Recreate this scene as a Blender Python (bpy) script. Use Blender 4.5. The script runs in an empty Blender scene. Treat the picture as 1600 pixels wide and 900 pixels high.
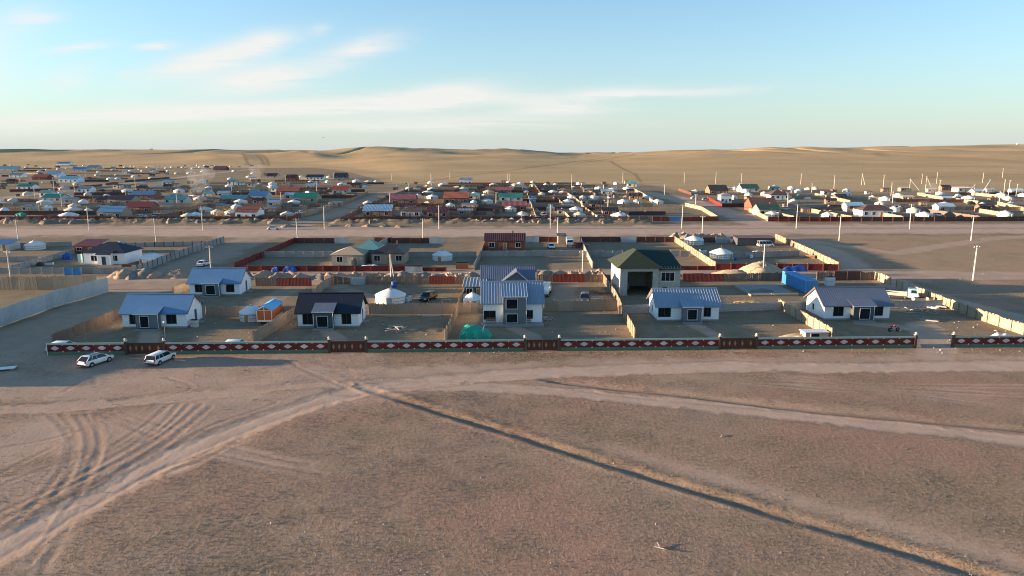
import bpy, math, random
import numpy as np
from mathutils import Vector, Matrix

# ------------------------------------------------------------------ camera, sky, sun, exposure
SC = bpy.context.scene
COL = SC.collection
H, F, PITCH = 28.0, 1081.0, math.atan(210.0 / 1081.0)
cam_data = bpy.data.cameras.new('camera')
cam_data.sensor_width = 36.0
cam_data.lens = 36.0 * F / 1600.0
cam_data.clip_start = 0.5
cam_data.clip_end = 40000.0
cam = bpy.data.objects.new('camera', cam_data)
cam.location = (0, 0, H)
cam.rotation_euler = (math.pi / 2 - PITCH, 0, 0)
COL.objects.link(cam)
SC.camera = cam

SUN_EL, SUN_AZ = math.radians(5.0), math.radians(1.5)     # light travels along +X, turned SUN_AZ towards +Y
SUN_POWER, SKY_POWER, EXPOSURE = 5.0, 0.105, 2.0
sun_data = bpy.data.lights.new('sun', 'SUN')
sun_data.energy = SUN_POWER
sun_data.angle = math.radians(0.5)
sun_data.color = (1.0, 0.72, 0.47)
sun = bpy.data.objects.new('sun', sun_data)
sun_dir = Vector((math.cos(SUN_EL) * math.cos(SUN_AZ), math.cos(SUN_EL) * math.sin(SUN_AZ), -math.sin(SUN_EL)))
sun.rotation_euler = sun_dir.to_track_quat('-Z', 'Y').to_euler()
sun.location = (-60, 60, 60)
COL.objects.link(sun)

world = bpy.data.worlds.new('World')
SC.world = world
world.use_nodes = True


class NB:
    """small node-tree helper"""
    def __init__(self, tree):
        self.t = tree
    def n(self, kind, **kw):
        nd = self.t.nodes.new(kind)
        for k, v in kw.items():
            if k == 'inp':
                for i, x in v.items():
                    if isinstance(x, bpy.types.NodeSocket):
                        self.t.links.new(x, nd.inputs[i])
                    else:
                        nd.inputs[i].default_value = x
            else:
                setattr(nd, k, v)
        return nd
    def m(self, op, a, b=0.0, c=None, clamp=False):
        d = {0: a, 1: b}
        if c is not None:
            d[2] = c
        return self.n('ShaderNodeMath', operation=op, use_clamp=clamp, inp=d).outputs[0]
    def mix(self, fac, a, b, blend='MIX'):
        nd = self.n('ShaderNodeMix', data_type='RGBA', blend_type=blend, inp={0: fac, 6: a, 7: b})
        return nd.outputs[2]
    def ramp(self, x, lo, hi, a=0.0, b=1.0):
        nd = self.n('ShaderNodeMapRange', interpolation_type='SMOOTHSTEP', inp={0: x, 1: lo, 2: hi, 3: a, 4: b})
        return nd.outputs[0]
    def noise(self, vec, scale, detail=3.0, rough=0.55, dist=0.0):
        return self.n('ShaderNodeTexNoise', inp={'Vector': vec, 'Scale': scale, 'Detail': detail, 'Roughness': rough, 'Distortion': dist}).outputs[0]


def build_world():
    t = world.node_tree
    t.nodes.clear()
    b = NB(t)
    sky = b.n('ShaderNodeTexSky', sky_type='NISHITA', sun_disc=False)
    sky.sun_elevation = SUN_EL
    sky.sun_rotation = math.radians(270.0) + SUN_AZ
    sky.altitude = 1000
    sky.air_density = 1.0
    sky.dust_density = 0.3
    sky.ozone_density = 2.5
    gen = b.n('ShaderNodeTexCoord').outputs['Generated']
    sep = b.n('ShaderNodeSeparateXYZ', inp={0: gen})
    x, y, z = sep.outputs
    yy = b.m('MAXIMUM', b.m('ABSOLUTE', y), 0.05)
    a = b.m('DIVIDE', x, yy)
    e = b.m('DIVIDE', z, yy)
    comb = b.n('ShaderNodeCombineXYZ', inp={0: a, 1: b.m('MULTIPLY', e, 4.0), 2: b.m('SIGN', y)}).outputs[0]
    warp = b.noise(comb, 3.0, 4.0, 0.6)
    wispy = b.n('ShaderNodeTexNoise', inp={'Vector': b.n('ShaderNodeMapping', inp={'Vector': comb, 'Rotation': (0, 0, 0.35), 'Scale': (1.0, 3.2, 1.0)}).outputs[0],
                'Scale': 5.0, 'Detail': 4.0, 'Roughness': 0.62, 'Distortion': 0.5}).outputs[0]
    aw = b.m('ADD', a, b.m('MULTIPLY', b.m('SUBTRACT', warp, 0.5), 0.10))
    ew = b.m('ADD', e, b.m('MULTIPLY', b.m('SUBTRACT', wispy, 0.5), 0.022))
    total = None
    # (a, e, half length, half thickness, tilt, strength) : direction of each wisp of cloud in the sky
    blobs = []
    for px, py, hl, ht, tilt, s in CLOUDS:
        aa, ee = (px - 800.0) / 1100.0, (240.0 - py) / 1100.0
        blobs.append((aa, ee, 1.1 * hl / 1100.0, 1.5 * ht / 1100.0, tilt, 0.80 * s))
    for aa, ee, hl, ht, tilt, s in blobs:
        da = b.m('SUBTRACT', aw, aa)
        de = b.m('SUBTRACT', ew, ee)
        c, sn = math.cos(math.radians(tilt)), math.sin(math.radians(tilt))
        p = b.m('DIVIDE', b.m('ADD', b.m('MULTIPLY', da, c), b.m('MULTIPLY', de, sn)), hl)
        q = b.m('DIVIDE', b.m('SUBTRACT', b.m('MULTIPLY', de, c), b.m('MULTIPLY', da, sn)), ht)
        r2 = b.m('ADD', b.m('MULTIPLY', p, p), b.m('MULTIPLY', q, q))
        g = b.m('MULTIPLY', b.m('POWER', 2.718, b.m('MULTIPLY', r2, -1.0)), s)
        total = g if total is None else b.m('ADD', total, g)
    total = b.m('MULTIPLY', total, b.ramp(y, 0.0, 0.2))
    tex = b.ramp(wispy, 0.22, 0.58, 0.35, 1.5)
    cov = b.m('MULTIPLY', total, tex)
    # thin cirrus over the rest of the dome
    plane = b.n('ShaderNodeCombineXYZ', inp={0: b.m('DIVIDE', x, b.m('ADD', b.m('MAXIMUM', z, 0.0), 0.12)),
                                             1: b.m('DIVIDE', y, b.m('ADD', b.m('MAXIMUM', z, 0.0), 0.12)), 2: 0.0}).outputs[0]
    cir = b.noise(b.n('ShaderNodeMapping', inp={'Vector': plane, 'Scale': (0.35, 0.9, 1.0), 'Rotation': (0, 0, 0.3)}).outputs[0], 1.3, 3.0, 0.6, 0.4)
    cov = b.m('ADD', cov, b.m('MULTIPLY', b.ramp(cir, 0.52, 0.80), b.ramp(z, 0.22, 0.45, 0.0, 0.35)))
    cov = b.m('MINIMUM', cov, 0.9)
    cov = b.m('MULTIPLY', cov, b.ramp(z, -0.01, 0.03))
    tint = b.mix(1.0, sky.outputs[0], SKY_TINT, 'MULTIPLY')
    hz = b.m('POWER', 2.718, b.m('MULTIPLY', b.m('MAXIMUM', z, 0.0), -8.0))
    tint = b.mix(b.m('MULTIPLY', hz, 0.97), tint, HAZE_COLOUR)
    col = b.mix(cov, tint, CLOUD_COLOUR)
    bg = b.n('ShaderNodeBackground', inp={0: col, 1: SKY_POWER})
    out = b.n('ShaderNodeOutputWorld', inp={0: bg.outputs[0]})


CLOUD_COLOUR = (2.2, 2.16, 2.08, 1)
HAZE_COLOUR = (1.47, 1.62, 1.66, 1)
SKY_TINT = (0.94, 1.0, 1.0, 1)
CLOUDS = [  # pixel-sized numbers only describe directions in the sky
    (72, 38, 36, 10, 5, 0.55), (152, 81, 36, 4, 8, 0.6), (262, 79, 28, 3.5, 4, 0.7), (345, 98, 85, 12, 14, 0.95), (425, 70, 40, 9, 6, 0.5),
    (420, 126, 92, 13, 8, 0.9), (575, 82, 50, 11, 12, 0.75), (125, 126, 40, 9, 14, 0.45), (508, 56, 16, 5, 8, 0.4), (218, 121, 14, 3, 4, 0.4),
    (690, 152, 70, 11, 9, 0.85), (560, 168, 170, 9, 4, 0.7), (300, 175, 240, 9, 3, 0.65), (120, 190, 200, 12, 2, 0.4), (830, 160, 70, 8, -4, 0.5),
    (930, 152, 60, 7, 4, 0.7), (1010, 150, 60, 5, 3, 0.6), (1110, 146, 60, 5, 4, 0.4), (880, 172, 90, 5, 2, 0.5), (620, 192, 190, 7, 2, 0.45),
    (-20, 90, 60, 40, 0, 0.35), (760, 195, 160, 6, 1, 0.45), (-250, 120, 200, 30, 8, 0.6), (-500, 170, 250, 25, 3, 0.6),
]
build_world()
vs = SC.view_settings
SC.display_settings.display_device = 'sRGB'
vs.view_transform = 'Standard'
vs.look = 'None'
vs.exposure = EXPOSURE
vs.gamma = 1.0
vs.use_curve_mapping = False
SC.cycles.filter_width = 1.1
SC.cycles.use_denoising = True
SC.cycles.use_adaptive_sampling = False
SC.cycles.sample_clamp_indirect = 3.0
SC.cycles.max_bounces = 5
SC.cycles.diffuse_bounces = 3
SC.cycles.glossy_bounces = 2
SC.cycles.transmission_bounces = 2
SC.cycles.volume_bounces = 0
SC.cycles.caustics_reflective = False
SC.cycles.caustics_refractive = False

# ------------------------------------------------------------------ helpers
RNG = random.Random(11)


def P(px, py, z=0.0):
    """the place on the ground that the photograph shows at (px, py)"""
    cx, cy = (px - 800.0) / F, (450.0 - py) / F
    den = math.sin(PITCH) - cy * math.cos(PITCH)
    t = (H - z) / den
    return Vector((cx * t, (math.cos(PITCH) + cy * math.sin(PITCH)) * t, z))


def pix(X, Y, z=0.0):
    dz = z - H
    fw = Y * math.cos(PITCH) - dz * math.sin(PITCH)
    up = Y * math.sin(PITCH) + dz * math.cos(PITCH)
    return 800 + F * X / fw, 450 - F * up / fw


def mpp(py):
    """metres per photo pixel across, for something standing on the ground at row py"""
    a = P(800, py); b = P(801, py)
    return (b - a).length


class MB:
    """collects faces, then builds ONE mesh object"""
    def __init__(self):
        self.v, self.f, self.mi = [], [], []
    def add(self, verts, faces, mi=0):
        o = len(self.v)
        self.v += [tuple(p) for p in verts]
        for q in faces:
            self.f.append([o + i for i in q]); self.mi.append(mi)
        return self
    def box(self, x0, x1, y0, y1, z0, z1, mi=0):
        vs_ = [(x0, y0, z0), (x1, y0, z0), (x1, y1, z0), (x0, y1, z0), (x0, y0, z1), (x1, y0, z1), (x1, y1, z1), (x0, y1, z1)]
        return self.add(vs_, [(0, 3, 2, 1), (4, 5, 6, 7), (0, 1, 5, 4), (1, 2, 6, 5), (2, 3, 7, 6), (3, 0, 4, 7)], mi)
    def hexa(self, p, mi=0):
        """8 points, bottom four counter-clockwise then top four"""
        return self.add(p, [(0, 3, 2, 1), (4, 5, 6, 7), (0, 1, 5, 4), (1, 2, 6, 5), (2, 3, 7, 6), (3, 0, 4, 7)], mi)
    def bar(self, p, q, w, h, mi=0):
        p, q = Vector(p), Vector(q)
        d = (q - p).normalized()
        up = Vector((0, 0, 1)) if abs(d.z) < 0.95 else Vector((1, 0, 0))
        s = d.cross(up).normalized() * (w / 2)
        u = s.cross(d).normalized() * (h / 2)
        return self.hexa([p - s - u, p + s - u, q + s - u, q - s - u, p - s + u, p + s + u, q + s + u, q - s + u], mi)
    def tube(self, p, q, r0, r1=None, n=8, mi=0, cap=True):
        r1 = r0 if r1 is None else r1
        p, q = Vector(p), Vector(q)
        d = (q - p).normalized()
        up = Vector((0, 0, 1)) if abs(d.z) < 0.95 else Vector((1, 0, 0))
        s = d.cross(up).normalized(); u = s.cross(d).normalized()
        a = [p + (s * math.cos(2 * math.pi * i / n) + u * math.sin(2 * math.pi * i / n)) * r0 for i in range(n)]
        c = [q + (s * math.cos(2 * math.pi * i / n) + u * math.sin(2 * math.pi * i / n)) * r1 for i in range(n)]
        fs = [(i, (i + 1) % n, n + (i + 1) % n, n + i) for i in range(n)]
        if cap:
            fs += [tuple(range(n))[::-1], tuple(range(n, 2 * n))]
        return self.add(a + c, fs, mi)
    def lathe(self, prof, n=16, cx=0, cy=0, mi=0, a0=0.0, cap=True):
        o = []
        for r, z in prof:
            for i in range(n):
                t = a0 + 2 * math.pi * i / n
                o.append((cx + r * math.cos(t), cy + r * math.sin(t), z))
        fs = []
        for k in range(len(prof) - 1):
            for i in range(n):
                fs.append((k * n + i, k * n + (i + 1) % n, (k + 1) * n + (i + 1) % n, (k + 1) * n + i))
        if cap:
            fs.append(tuple(range(n))[::-1]); fs.append(tuple((len(prof) - 1) * n + i for i in range(n)))
        return self.add(o, fs, mi)
    def prism(self, poly, y0, y1, mi=0, axis='y'):
        """poly in (x, z), pushed along y (or in (y, z) pushed along x)"""
        n = len(poly)
        if axis == 'y':
            a = [(p[0], y0, p[1]) for p in poly]; c = [(p[0], y1, p[1]) for p in poly]
        elif axis == 'x':
            a = [(y0, p[0], p[1]) for p in poly]; c = [(y1, p[0], p[1]) for p in poly]
        else:
            a = [(p[0], p[1], y0) for p in poly]; c = [(p[0], p[1], y1) for p in poly]
        fs = [(i, (i + 1) % n, n + (i + 1) % n, n + i) for i in range(n)] + [tuple(range(n))[::-1], tuple(range(n, 2 * n))]
        return self.add(a + c, fs, mi)
    def mesh(self, name, mats, smooth=False):
        me = bpy.data.meshes.new(name)
        me.from_pydata(self.v, [], self.f)
        for m in (mats if isinstance(mats, (list, tuple)) else [mats]):
            me.materials.append(m)
        if isinstance(mats, (list, tuple)) and len(mats) > 1:
            me.polygons.foreach_set('material_index', self.mi)
        import bmesh
        bm = bmesh.new(); bm.from_mesh(me)
        bmesh.ops.recalc_face_normals(bm, faces=bm.faces)
        bm.to_mesh(me); bm.free()
        if smooth:
            me.polygons.foreach_set('use_smooth', [True] * len(me.polygons))
            try:
                me.set_sharp_from_angle(angle=math.radians(35))
            except Exception:
                pass
        me.update()
        return me
    def build(self, name, mats, parent=None, loc=(0, 0, 0), rotz=0.0, smooth=False):
        return link(name, self.mesh(name, mats, smooth), parent, loc, rotz)


def link(name, me, parent=None, loc=(0, 0, 0), rotz=0.0, scale=None):
    o = bpy.data.objects.new(name, me)
    o.location = loc
    o.rotation_euler = (0, 0, rotz)
    if scale:
        o.scale = scale
    if parent is not None:
        o.parent = parent
        KIDS.setdefault(parent.name, []).append(o)
    COL.objects.link(o)
    return o


THINGS = []
KIDS = {}


def tag(o, label, cat, group=None, kind=None):
    if label:
        o['label'] = label
    if cat:
        o['category'] = cat
    if group:
        o['group'] = group
    o['kind'] = kind or 'thing'
    THINGS.append(o)
    return o


def thing(name, label, cat, loc=(0, 0, 0), rotz=0.0, group=None):
    o = bpy.data.objects.new(name, None)
    o.empty_display_size = 0.3
    o.location = loc
    o.rotation_euler = (0, 0, rotz)
    COL.objects.link(o)
    return tag(o, label, cat, group)


def copy_tree(o, parent=None):
    c = o.copy()
    COL.objects.link(c)
    c.parent = parent
    for ch in KIDS.get(o.name, ()):
        copy_tree(ch, c)
    return c


# ------------------------------------------------------------------ materials
MATS = {}


def mat(name, col, rough=0.8, var=0.12, scale=2.0, metallic=0.0, bump=0.0, bscale=20.0, spec=0.3, dirt=None, dirt_amt=0.35, objvar=0.0, stretch=(1, 1, 1), dist=0.02):
    """base colour with two sizes of mottling, dirt patches and fine relief"""
    if name in MATS:
        return MATS[name]
    m = bpy.data.materials.new(name)
    m.use_nodes = True
    t = m.node_tree
    b = NB(t)
    bs = t.nodes['Principled BSDF']
    tc = b.n('ShaderNodeTexCoord').outputs['Object']
    info = b.n('ShaderNodeObjectInfo')
    off = b.n('ShaderNodeVectorMath', operation='MULTIPLY_ADD', inp={0: (37.0, 11.0, 5.0), 1: info.outputs['Random'], 2: tc}).outputs[0]
    mp = b.n('ShaderNodeMapping', inp={'Vector': off, 'Scale': stretch}).outputs[0]
    n1 = b.noise(mp, scale, 4.0, 0.6)
    n2 = b.noise(mp, scale * 7.0, 2.0, 0.5)
    k = b.m('ADD', b.m('MULTIPLY', b.m('SUBTRACT', n1, 0.5), 2.2 * var), b.m('MULTIPLY', b.m('SUBTRACT', n2, 0.5), 1.2 * var))
    if objvar:
        k = b.m('ADD', k, b.m('MULTIPLY', b.m('SUBTRACT', info.outputs['Random'], 0.5), 2 * objvar))
    k = b.m('ADD', k, 1.0)
    kc = b.n('ShaderNodeCombineColor', inp={0: k, 1: k, 2: k}).outputs[0]
    c = b.mix(1.0, (col[0], col[1], col[2], 1), kc, 'MULTIPLY')
    if dirt is not None:
        n3 = b.noise(mp, scale * 0.7, 5.0, 0.7)
        c = b.mix(b.ramp(n3, 0.48, 0.75, 0.0, dirt_amt), c, (dirt[0], dirt[1], dirt[2], 1))
    t.links.new(c, bs.inputs['Base Color'])
    bs.inputs['Roughness'].default_value = rough
    bs.inputs['Metallic'].default_value = metallic
    bs.inputs['Specular IOR Level'].default_value = spec
    if bump:
        bn = b.n('ShaderNodeBump', inp={'Height': b.noise(mp, bscale, 3.0, 0.6), 'Strength': bump, 'Distance': dist})
        t.links.new(bn.outputs[0], bs.inputs['Normal'])
    MATS[name] = m
    return m


def brick_mat(name, c1, c2, mortar, scale=3.2, rough=0.9):
    if name in MATS:
        return MATS[name]
    m = bpy.data.materials.new(name)
    m.use_nodes = True
    t = m.node_tree; b = NB(t); bs = t.nodes['Principled BSDF']
    tc = b.n('ShaderNodeTexCoord').outputs['Object']
    sp = b.n('ShaderNodeSeparateXYZ', inp={0: tc})
    cb = b.n('ShaderNodeCombineXYZ', inp={0: b.m('ADD', sp.outputs[0], sp.outputs[1]), 1: sp.outputs[2], 2: 0.0}).outputs[0]
    br = b.n('ShaderNodeTexBrick', inp={'Vector': cb, 'Color1': (*c1, 1), 'Color2': (*c2, 1), 'Mortar': (*mortar, 1), 'Scale': scale,
                                        'Mortar Size': 0.03, 'Brick Width': 1.2, 'Row Height': 0.62})
    nz = b.noise(tc, 1.5, 4.0, 0.6)
    c = b.mix(b.ramp(nz, 0.4, 0.75, 0.0, 0.4), br.outputs[0], (*mortar, 1))
    t.links.new(c, bs.inputs['Base Color'])
    bn = b.n('ShaderNodeBump', inp={'Height': br.outputs[1], 'Strength': 0.6, 'Distance': -0.02})
    t.links.new(bn.outputs[0], bs.inputs['Normal'])
    bs.inputs['Roughness'].default_value = rough
    MATS[name] = m
    return m


DUST = (0.30, 0.23, 0.17)
M = dict(
    siding=mat('white_siding', (0.87, 0.87, 0.85), 0.55, 0.04, 0.8, bump=0.12, bscale=6, dirt=(0.6, 0.56, 0.5), dirt_amt=0.22, stretch=(1, 1, 8)),
    grey_clad=mat('grey_cladding', (0.16, 0.17, 0.18), 0.6, 0.12, 1.5, bump=0.2, bscale=6, stretch=(6, 6, 0.6)),
    dark_clad=mat('charcoal_cladding', (0.075, 0.085, 0.09), 0.6, 0.12, 1.5, bump=0.2, bscale=6, stretch=(6, 6, 0.6)),
    blue_roof=mat('blue_sheet_roof', (0.115, 0.235, 0.40), 0.38, 0.12, 0.9, metallic=0.0, bump=0.05, bscale=4, dirt=(0.2, 0.26, 0.34), dirt_amt=0.35, spec=0.4),
    grey_roof=mat('blue_grey_sheet_roof', (0.22, 0.29, 0.38), 0.42, 0.12, 0.9, bump=0.05, bscale=4, dirt=(0.34, 0.33, 0.32), dirt_amt=0.35, spec=0.45),
    slate_roof=mat('slate_blue_sheet_roof', (0.12, 0.148, 0.205), 0.5, 0.12, 0.9, bump=0.05, bscale=4, dirt=(0.22, 0.22, 0.24), dirt_amt=0.3, spec=0.4),
    black_roof=mat('black_sheet_roof', (0.020, 0.027, 0.044), 0.55, 0.2, 0.9, bump=0.05, bscale=4, dirt=(0.04, 0.046, 0.06), dirt_amt=0.3, spec=0.2),
    olive_roof=mat('dark_green_shingle_roof', (0.030, 0.042, 0.028), 0.85, 0.25, 1.5, bump=0.3, bscale=12, dirt=(0.06, 0.062, 0.038), dirt_amt=0.4),
    trim=mat('white_trim', (0.75, 0.74, 0.72), 0.5, 0.05, 2),
    soffit=mat('brown_soffit', (0.16, 0.10, 0.07), 0.7, 0.1, 2),
    glass=mat('dark_window_glass', (0.012, 0.016, 0.020), 0.08, 0.3, 0.6, spec=0.35),
    plinth=mat('concrete_plinth', (0.30, 0.28, 0.26), 0.9, 0.15, 1.5, bump=0.3, dirt=DUST),
    concrete=mat('weathered_concrete', (0.33, 0.31, 0.285), 0.92, 0.14, 0.6, bump=0.4, bscale=9, dirt=(0.2, 0.18, 0.16), dirt_amt=0.5, objvar=0.1),
    pole=mat('pole_concrete', (0.55, 0.51, 0.46), 0.9, 0.1, 0.8, bump=0.2, objvar=0.08),
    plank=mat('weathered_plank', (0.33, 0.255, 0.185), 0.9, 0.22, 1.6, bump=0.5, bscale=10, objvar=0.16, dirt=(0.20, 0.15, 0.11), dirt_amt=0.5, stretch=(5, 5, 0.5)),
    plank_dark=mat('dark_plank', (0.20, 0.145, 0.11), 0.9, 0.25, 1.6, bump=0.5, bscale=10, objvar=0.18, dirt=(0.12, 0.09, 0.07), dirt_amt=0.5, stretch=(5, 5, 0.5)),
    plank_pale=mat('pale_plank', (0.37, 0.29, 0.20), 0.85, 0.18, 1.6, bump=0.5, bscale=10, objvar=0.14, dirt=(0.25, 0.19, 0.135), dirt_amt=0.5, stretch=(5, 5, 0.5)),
    red_sheet=mat('red_sheet', (0.22, 0.045, 0.035), 0.55, 0.15, 0.7, bump=0.1, dirt=(0.15, 0.07, 0.055), dirt_amt=0.45, objvar=0.15),
    red_paint=mat('dark_red_paint', (0.15, 0.018, 0.015), 0.65, 0.22, 0.8, dirt=(0.15, 0.065, 0.05), dirt_amt=0.55, objvar=0.16),
    brown_sheet=mat('brown_sheet', (0.115, 0.05, 0.04), 0.6, 0.15, 0.7, dirt=(0.12, 0.08, 0.06), dirt_amt=0.4, objvar=0.15),
    red_post=mat('red_post', (0.30, 0.09, 0.06), 0.7, 0.12, 2, objvar=0.1),
    galv=mat('galvanised_sheet', (0.36, 0.42, 0.45), 0.45, 0.12, 0.5, metallic=0.25, bump=0.08, dirt=(0.22, 0.27, 0.31), dirt_amt=0.5, objvar=0.08),
    pale_green=mat('pale_green_paint', (0.37, 0.49, 0.41), 0.6, 0.1, 2, dirt=(0.4, 0.42, 0.36)),
    deep_green=mat('deep_green_paint', (0.09, 0.19, 0.125), 0.7, 0.25, 1.5, dirt=(0.18, 0.19, 0.13), dirt_amt=0.4),
    motif=mat('motif_paint', (0.66, 0.53, 0.51), 0.75, 0.22, 2, objvar=0.12, dirt=(0.42, 0.28, 0.25), dirt_amt=0.4),
    gate_brown=mat('gate_brown', (0.095, 0.036, 0.022), 0.6, 0.2, 2, dirt=(0.12, 0.07, 0.04), dirt_amt=0.4),
    gate_gold=mat('gate_ornament', (0.33, 0.185, 0.115), 0.6, 0.15, 2),
    post_dark=mat('gate_pillar_brown', (0.085, 0.062, 0.05), 0.8, 0.2, 2, bump=0.3),
    canvas=mat('ger_canvas', (0.74, 0.73, 0.71), 0.85, 0.06, 1.0, bump=0.35, bscale=3, dirt=(0.5, 0.47, 0.42), dirt_amt=0.25, objvar=0.05, dist=0.04),
    canvas_cream=mat('ger_canvas_cream', (0.62, 0.56, 0.47), 0.85, 0.08, 1.0, bump=0.35, bscale=3, dirt=(0.42, 0.37, 0.3), dirt_amt=0.35, objvar=0.08),
    rope=mat('ger_rope', (0.36, 0.33, 0.30), 0.9, 0.1, 4),
    door_wood=mat('door_wood', (0.42, 0.22, 0.085), 0.7, 0.15, 3),
    door_orange=mat('orange_cladding', (0.42, 0.115, 0.035), 0.6, 0.1, 1.5, dirt=(0.3, 0.1, 0.05)),
    steel=mat('dark_steel', (0.06, 0.06, 0.065), 0.5, 0.1, 3, metallic=0.3),
    rust=mat('rusty_iron', (0.16, 0.075, 0.045), 0.8, 0.25, 2, bump=0.2),
    tyre=mat('tyre_rubber', (0.02, 0.02, 0.021), 0.85, 0.1, 3),
    rim=mat('wheel_rim', (0.45, 0.45, 0.46), 0.35, 0.05, 3, metallic=0.6),
    car_white=mat('white_car_paint', (0.80, 0.80, 0.79), 0.25, 0.03, 1, spec=0.5, dirt=(0.6, 0.56, 0.5), dirt_amt=0.2),
    car_black=mat('black_car_paint', (0.015, 0.015, 0.017), 0.25, 0.1, 1, spec=0.5),
    car_silver=mat('silver_car_paint', (0.42, 0.44, 0.46), 0.3, 0.05, 1, metallic=0.4, spec=0.5),
    car_blue=mat('dusty_blue_car_paint', (0.055, 0.075, 0.10), 0.35, 0.1, 1, spec=0.5, dirt=(0.2, 0.18, 0.16), dirt_amt=0.3),
    cab_blue=mat('pale_blue_cab_paint', (0.30, 0.52, 0.58), 0.45, 0.1, 1),
    light=mat('lamp_lens', (0.7, 0.7, 0.68), 0.15, 0.02, 4, spec=0.6),
    tail=mat('tail_lens', (0.28, 0.012, 0.012), 0.2, 0.05, 4, spec=0.6),
    tarp_blue=mat('blue_tarpaulin', (0.025, 0.085, 0.33), 0.5, 0.15, 1.2, bump=0.6, bscale=4, dist=0.06),
    tarp_green=mat('green_tarpaulin', (0.02, 0.34, 0.22), 0.5, 0.15, 1.2, bump=0.6, bscale=3, dist=0.08),
    tarp_white=mat('white_tarpaulin', (0.66, 0.66, 0.64), 0.6, 0.1, 1.2, bump=0.6, bscale=3, dist=0.06),
    shed_blue=mat('bright_blue_sheet', (0.06, 0.27, 0.55), 0.5, 0.1, 0.8, bump=0.1, dirt=(0.2, 0.33, 0.48), dirt_amt=0.3),
    sky_blue=mat('sky_blue_sheet', (0.13, 0.42, 0.70), 0.45, 0.08, 0.8, dirt=(0.26, 0.42, 0.55), dirt_amt=0.3),
    soil=mat('excavated_soil', (0.36, 0.26, 0.185), 0.97, 0.2, 0.9, bump=0.9, bscale=5, objvar=0.14, dirt=(0.23, 0.17, 0.13), dirt_amt=0.5, spec=0.05, dist=0.1),
    soil_grey=mat('grey_soil', (0.25, 0.215, 0.18), 0.97, 0.2, 0.9, bump=0.9, bscale=5, objvar=0.14, dirt=(0.17, 0.16, 0.12), dirt_amt=0.5, spec=0.05, dist=0.1),
    sand=mat('building_sand', (0.42, 0.33, 0.235), 0.97, 0.15, 1.0, bump=0.7, bscale=5, spec=0.05, dist=0.08),
    rock=mat('loose_stone', (0.38, 0.34, 0.30), 0.9, 0.2, 2.0, objvar=0.1),
    pale_concrete=mat('pale_cast_concrete', (0.52, 0.47, 0.40), 0.92, 0.12, 0.7, bump=0.3, bscale=8, dirt=(0.34, 0.3, 0.25), dirt_amt=0.45),
    hall_block=brick_mat('hall_block', (0.54, 0.50, 0.43), (0.46, 0.42, 0.36), (0.34, 0.31, 0.27), 1.6),
    block=brick_mat('concrete_block', (0.44, 0.42, 0.39), (0.36, 0.34, 0.315), (0.27, 0.255, 0.24), 1.6),
    block_warm=brick_mat('raw_block', (0.45, 0.40, 0.33), (0.38, 0.335, 0.275), (0.29, 0.26, 0.22), 1.6),
    brick_red=brick_mat('red_brick', (0.30, 0.12, 0.075), (0.25, 0.095, 0.06), (0.30, 0.22, 0.17), 2.6),
    brick_tan=brick_mat('tan_brick', (0.42, 0.30, 0.20), (0.36, 0.25, 0.165), (0.36, 0.31, 0.25), 2.6),
    render_wall=mat('pale_render', (0.58, 0.54, 0.48), 0.9, 0.08, 0.8, bump=0.2, dirt=(0.42, 0.38, 0.32), dirt_amt=0.35),
    render_red=mat('brick_red_render', (0.24, 0.085, 0.055), 0.9, 0.12, 0.8, bump=0.2, dirt=(0.2, 0.1, 0.075), dirt_amt=0.35),
    green_wall=mat('pale_green_wall', (0.40, 0.47, 0.38), 0.9, 0.1, 0.8),
    cream=mat('cream_wall', (0.60, 0.50, 0.32), 0.85, 0.08, 0.8, dirt=(0.45, 0.36, 0.24)),
    timber=mat('raw_timber', (0.42, 0.33, 0.22), 0.85, 0.2, 2.5, bump=0.4, objvar=0.2, stretch=(0.4, 4, 4)),
    scrap=mat('pale_scrap_board', (0.40, 0.37, 0.33), 0.85, 0.15, 2, objvar=0.25),
    seat_black=mat('black_vinyl', (0.02, 0.02, 0.02), 0.5, 0.1, 3),
    bike_red=mat('red_enamel', (0.42, 0.05, 0.03), 0.35, 0.08, 3),
    hay=mat('dry_straw', (0.44, 0.31, 0.12), 0.95, 0.25, 2, bump=0.8, bscale=14, dist=0.06),
)
ROOFS = dict(red=(0.40, 0.085, 0.06), orange=(0.50, 0.15, 0.07), pink=(0.36, 0.13, 0.12), green=(0.035, 0.24, 0.16), teal=(0.12, 0.30, 0.29), blue=(0.04, 0.17, 0.48),
             paleblue=(0.30, 0.44, 0.55), greyblue=(0.20, 0.27, 0.36), brown=(0.11, 0.065, 0.05), maroon=(0.10, 0.035, 0.032), darkgreen=(0.035, 0.085, 0.065),
             dark=(0.04, 0.04, 0.045), grey=(0.28, 0.29, 0.30), cyan=(0.26, 0.45, 0.50))


def roof_mat(k):
    c = ROOFS[k]
    return mat(k + '_sheet_roof', c, 0.5, 0.14, 0.5, bump=0.1, bscale=3, dirt=tuple(0.6 * v + 0.10 for v in c), dirt_amt=0.35, objvar=0.08)

# ------------------------------------------------------------------ the ground, one sheet to the horizon
NR = np.random.RandomState(5)
LAT = NR.rand(256, 256)


def vnoise(x, y):
    xi, yi = np.floor(x).astype(int), np.floor(y).astype(int)
    fx, fy = x - xi, y - yi
    fx, fy = fx * fx * (3 - 2 * fx), fy * fy * (3 - 2 * fy)
    a = LAT[xi & 255, yi & 255]; b_ = LAT[(xi + 1) & 255, yi & 255]
    c = LAT[xi & 255, (yi + 1) & 255]; d = LAT[(xi + 1) & 255, (yi + 1) & 255]
    return (a * (1 - fx) + b_ * fx) * (1 - fy) + (c * (1 - fx) + d * fx) * fy


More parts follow.
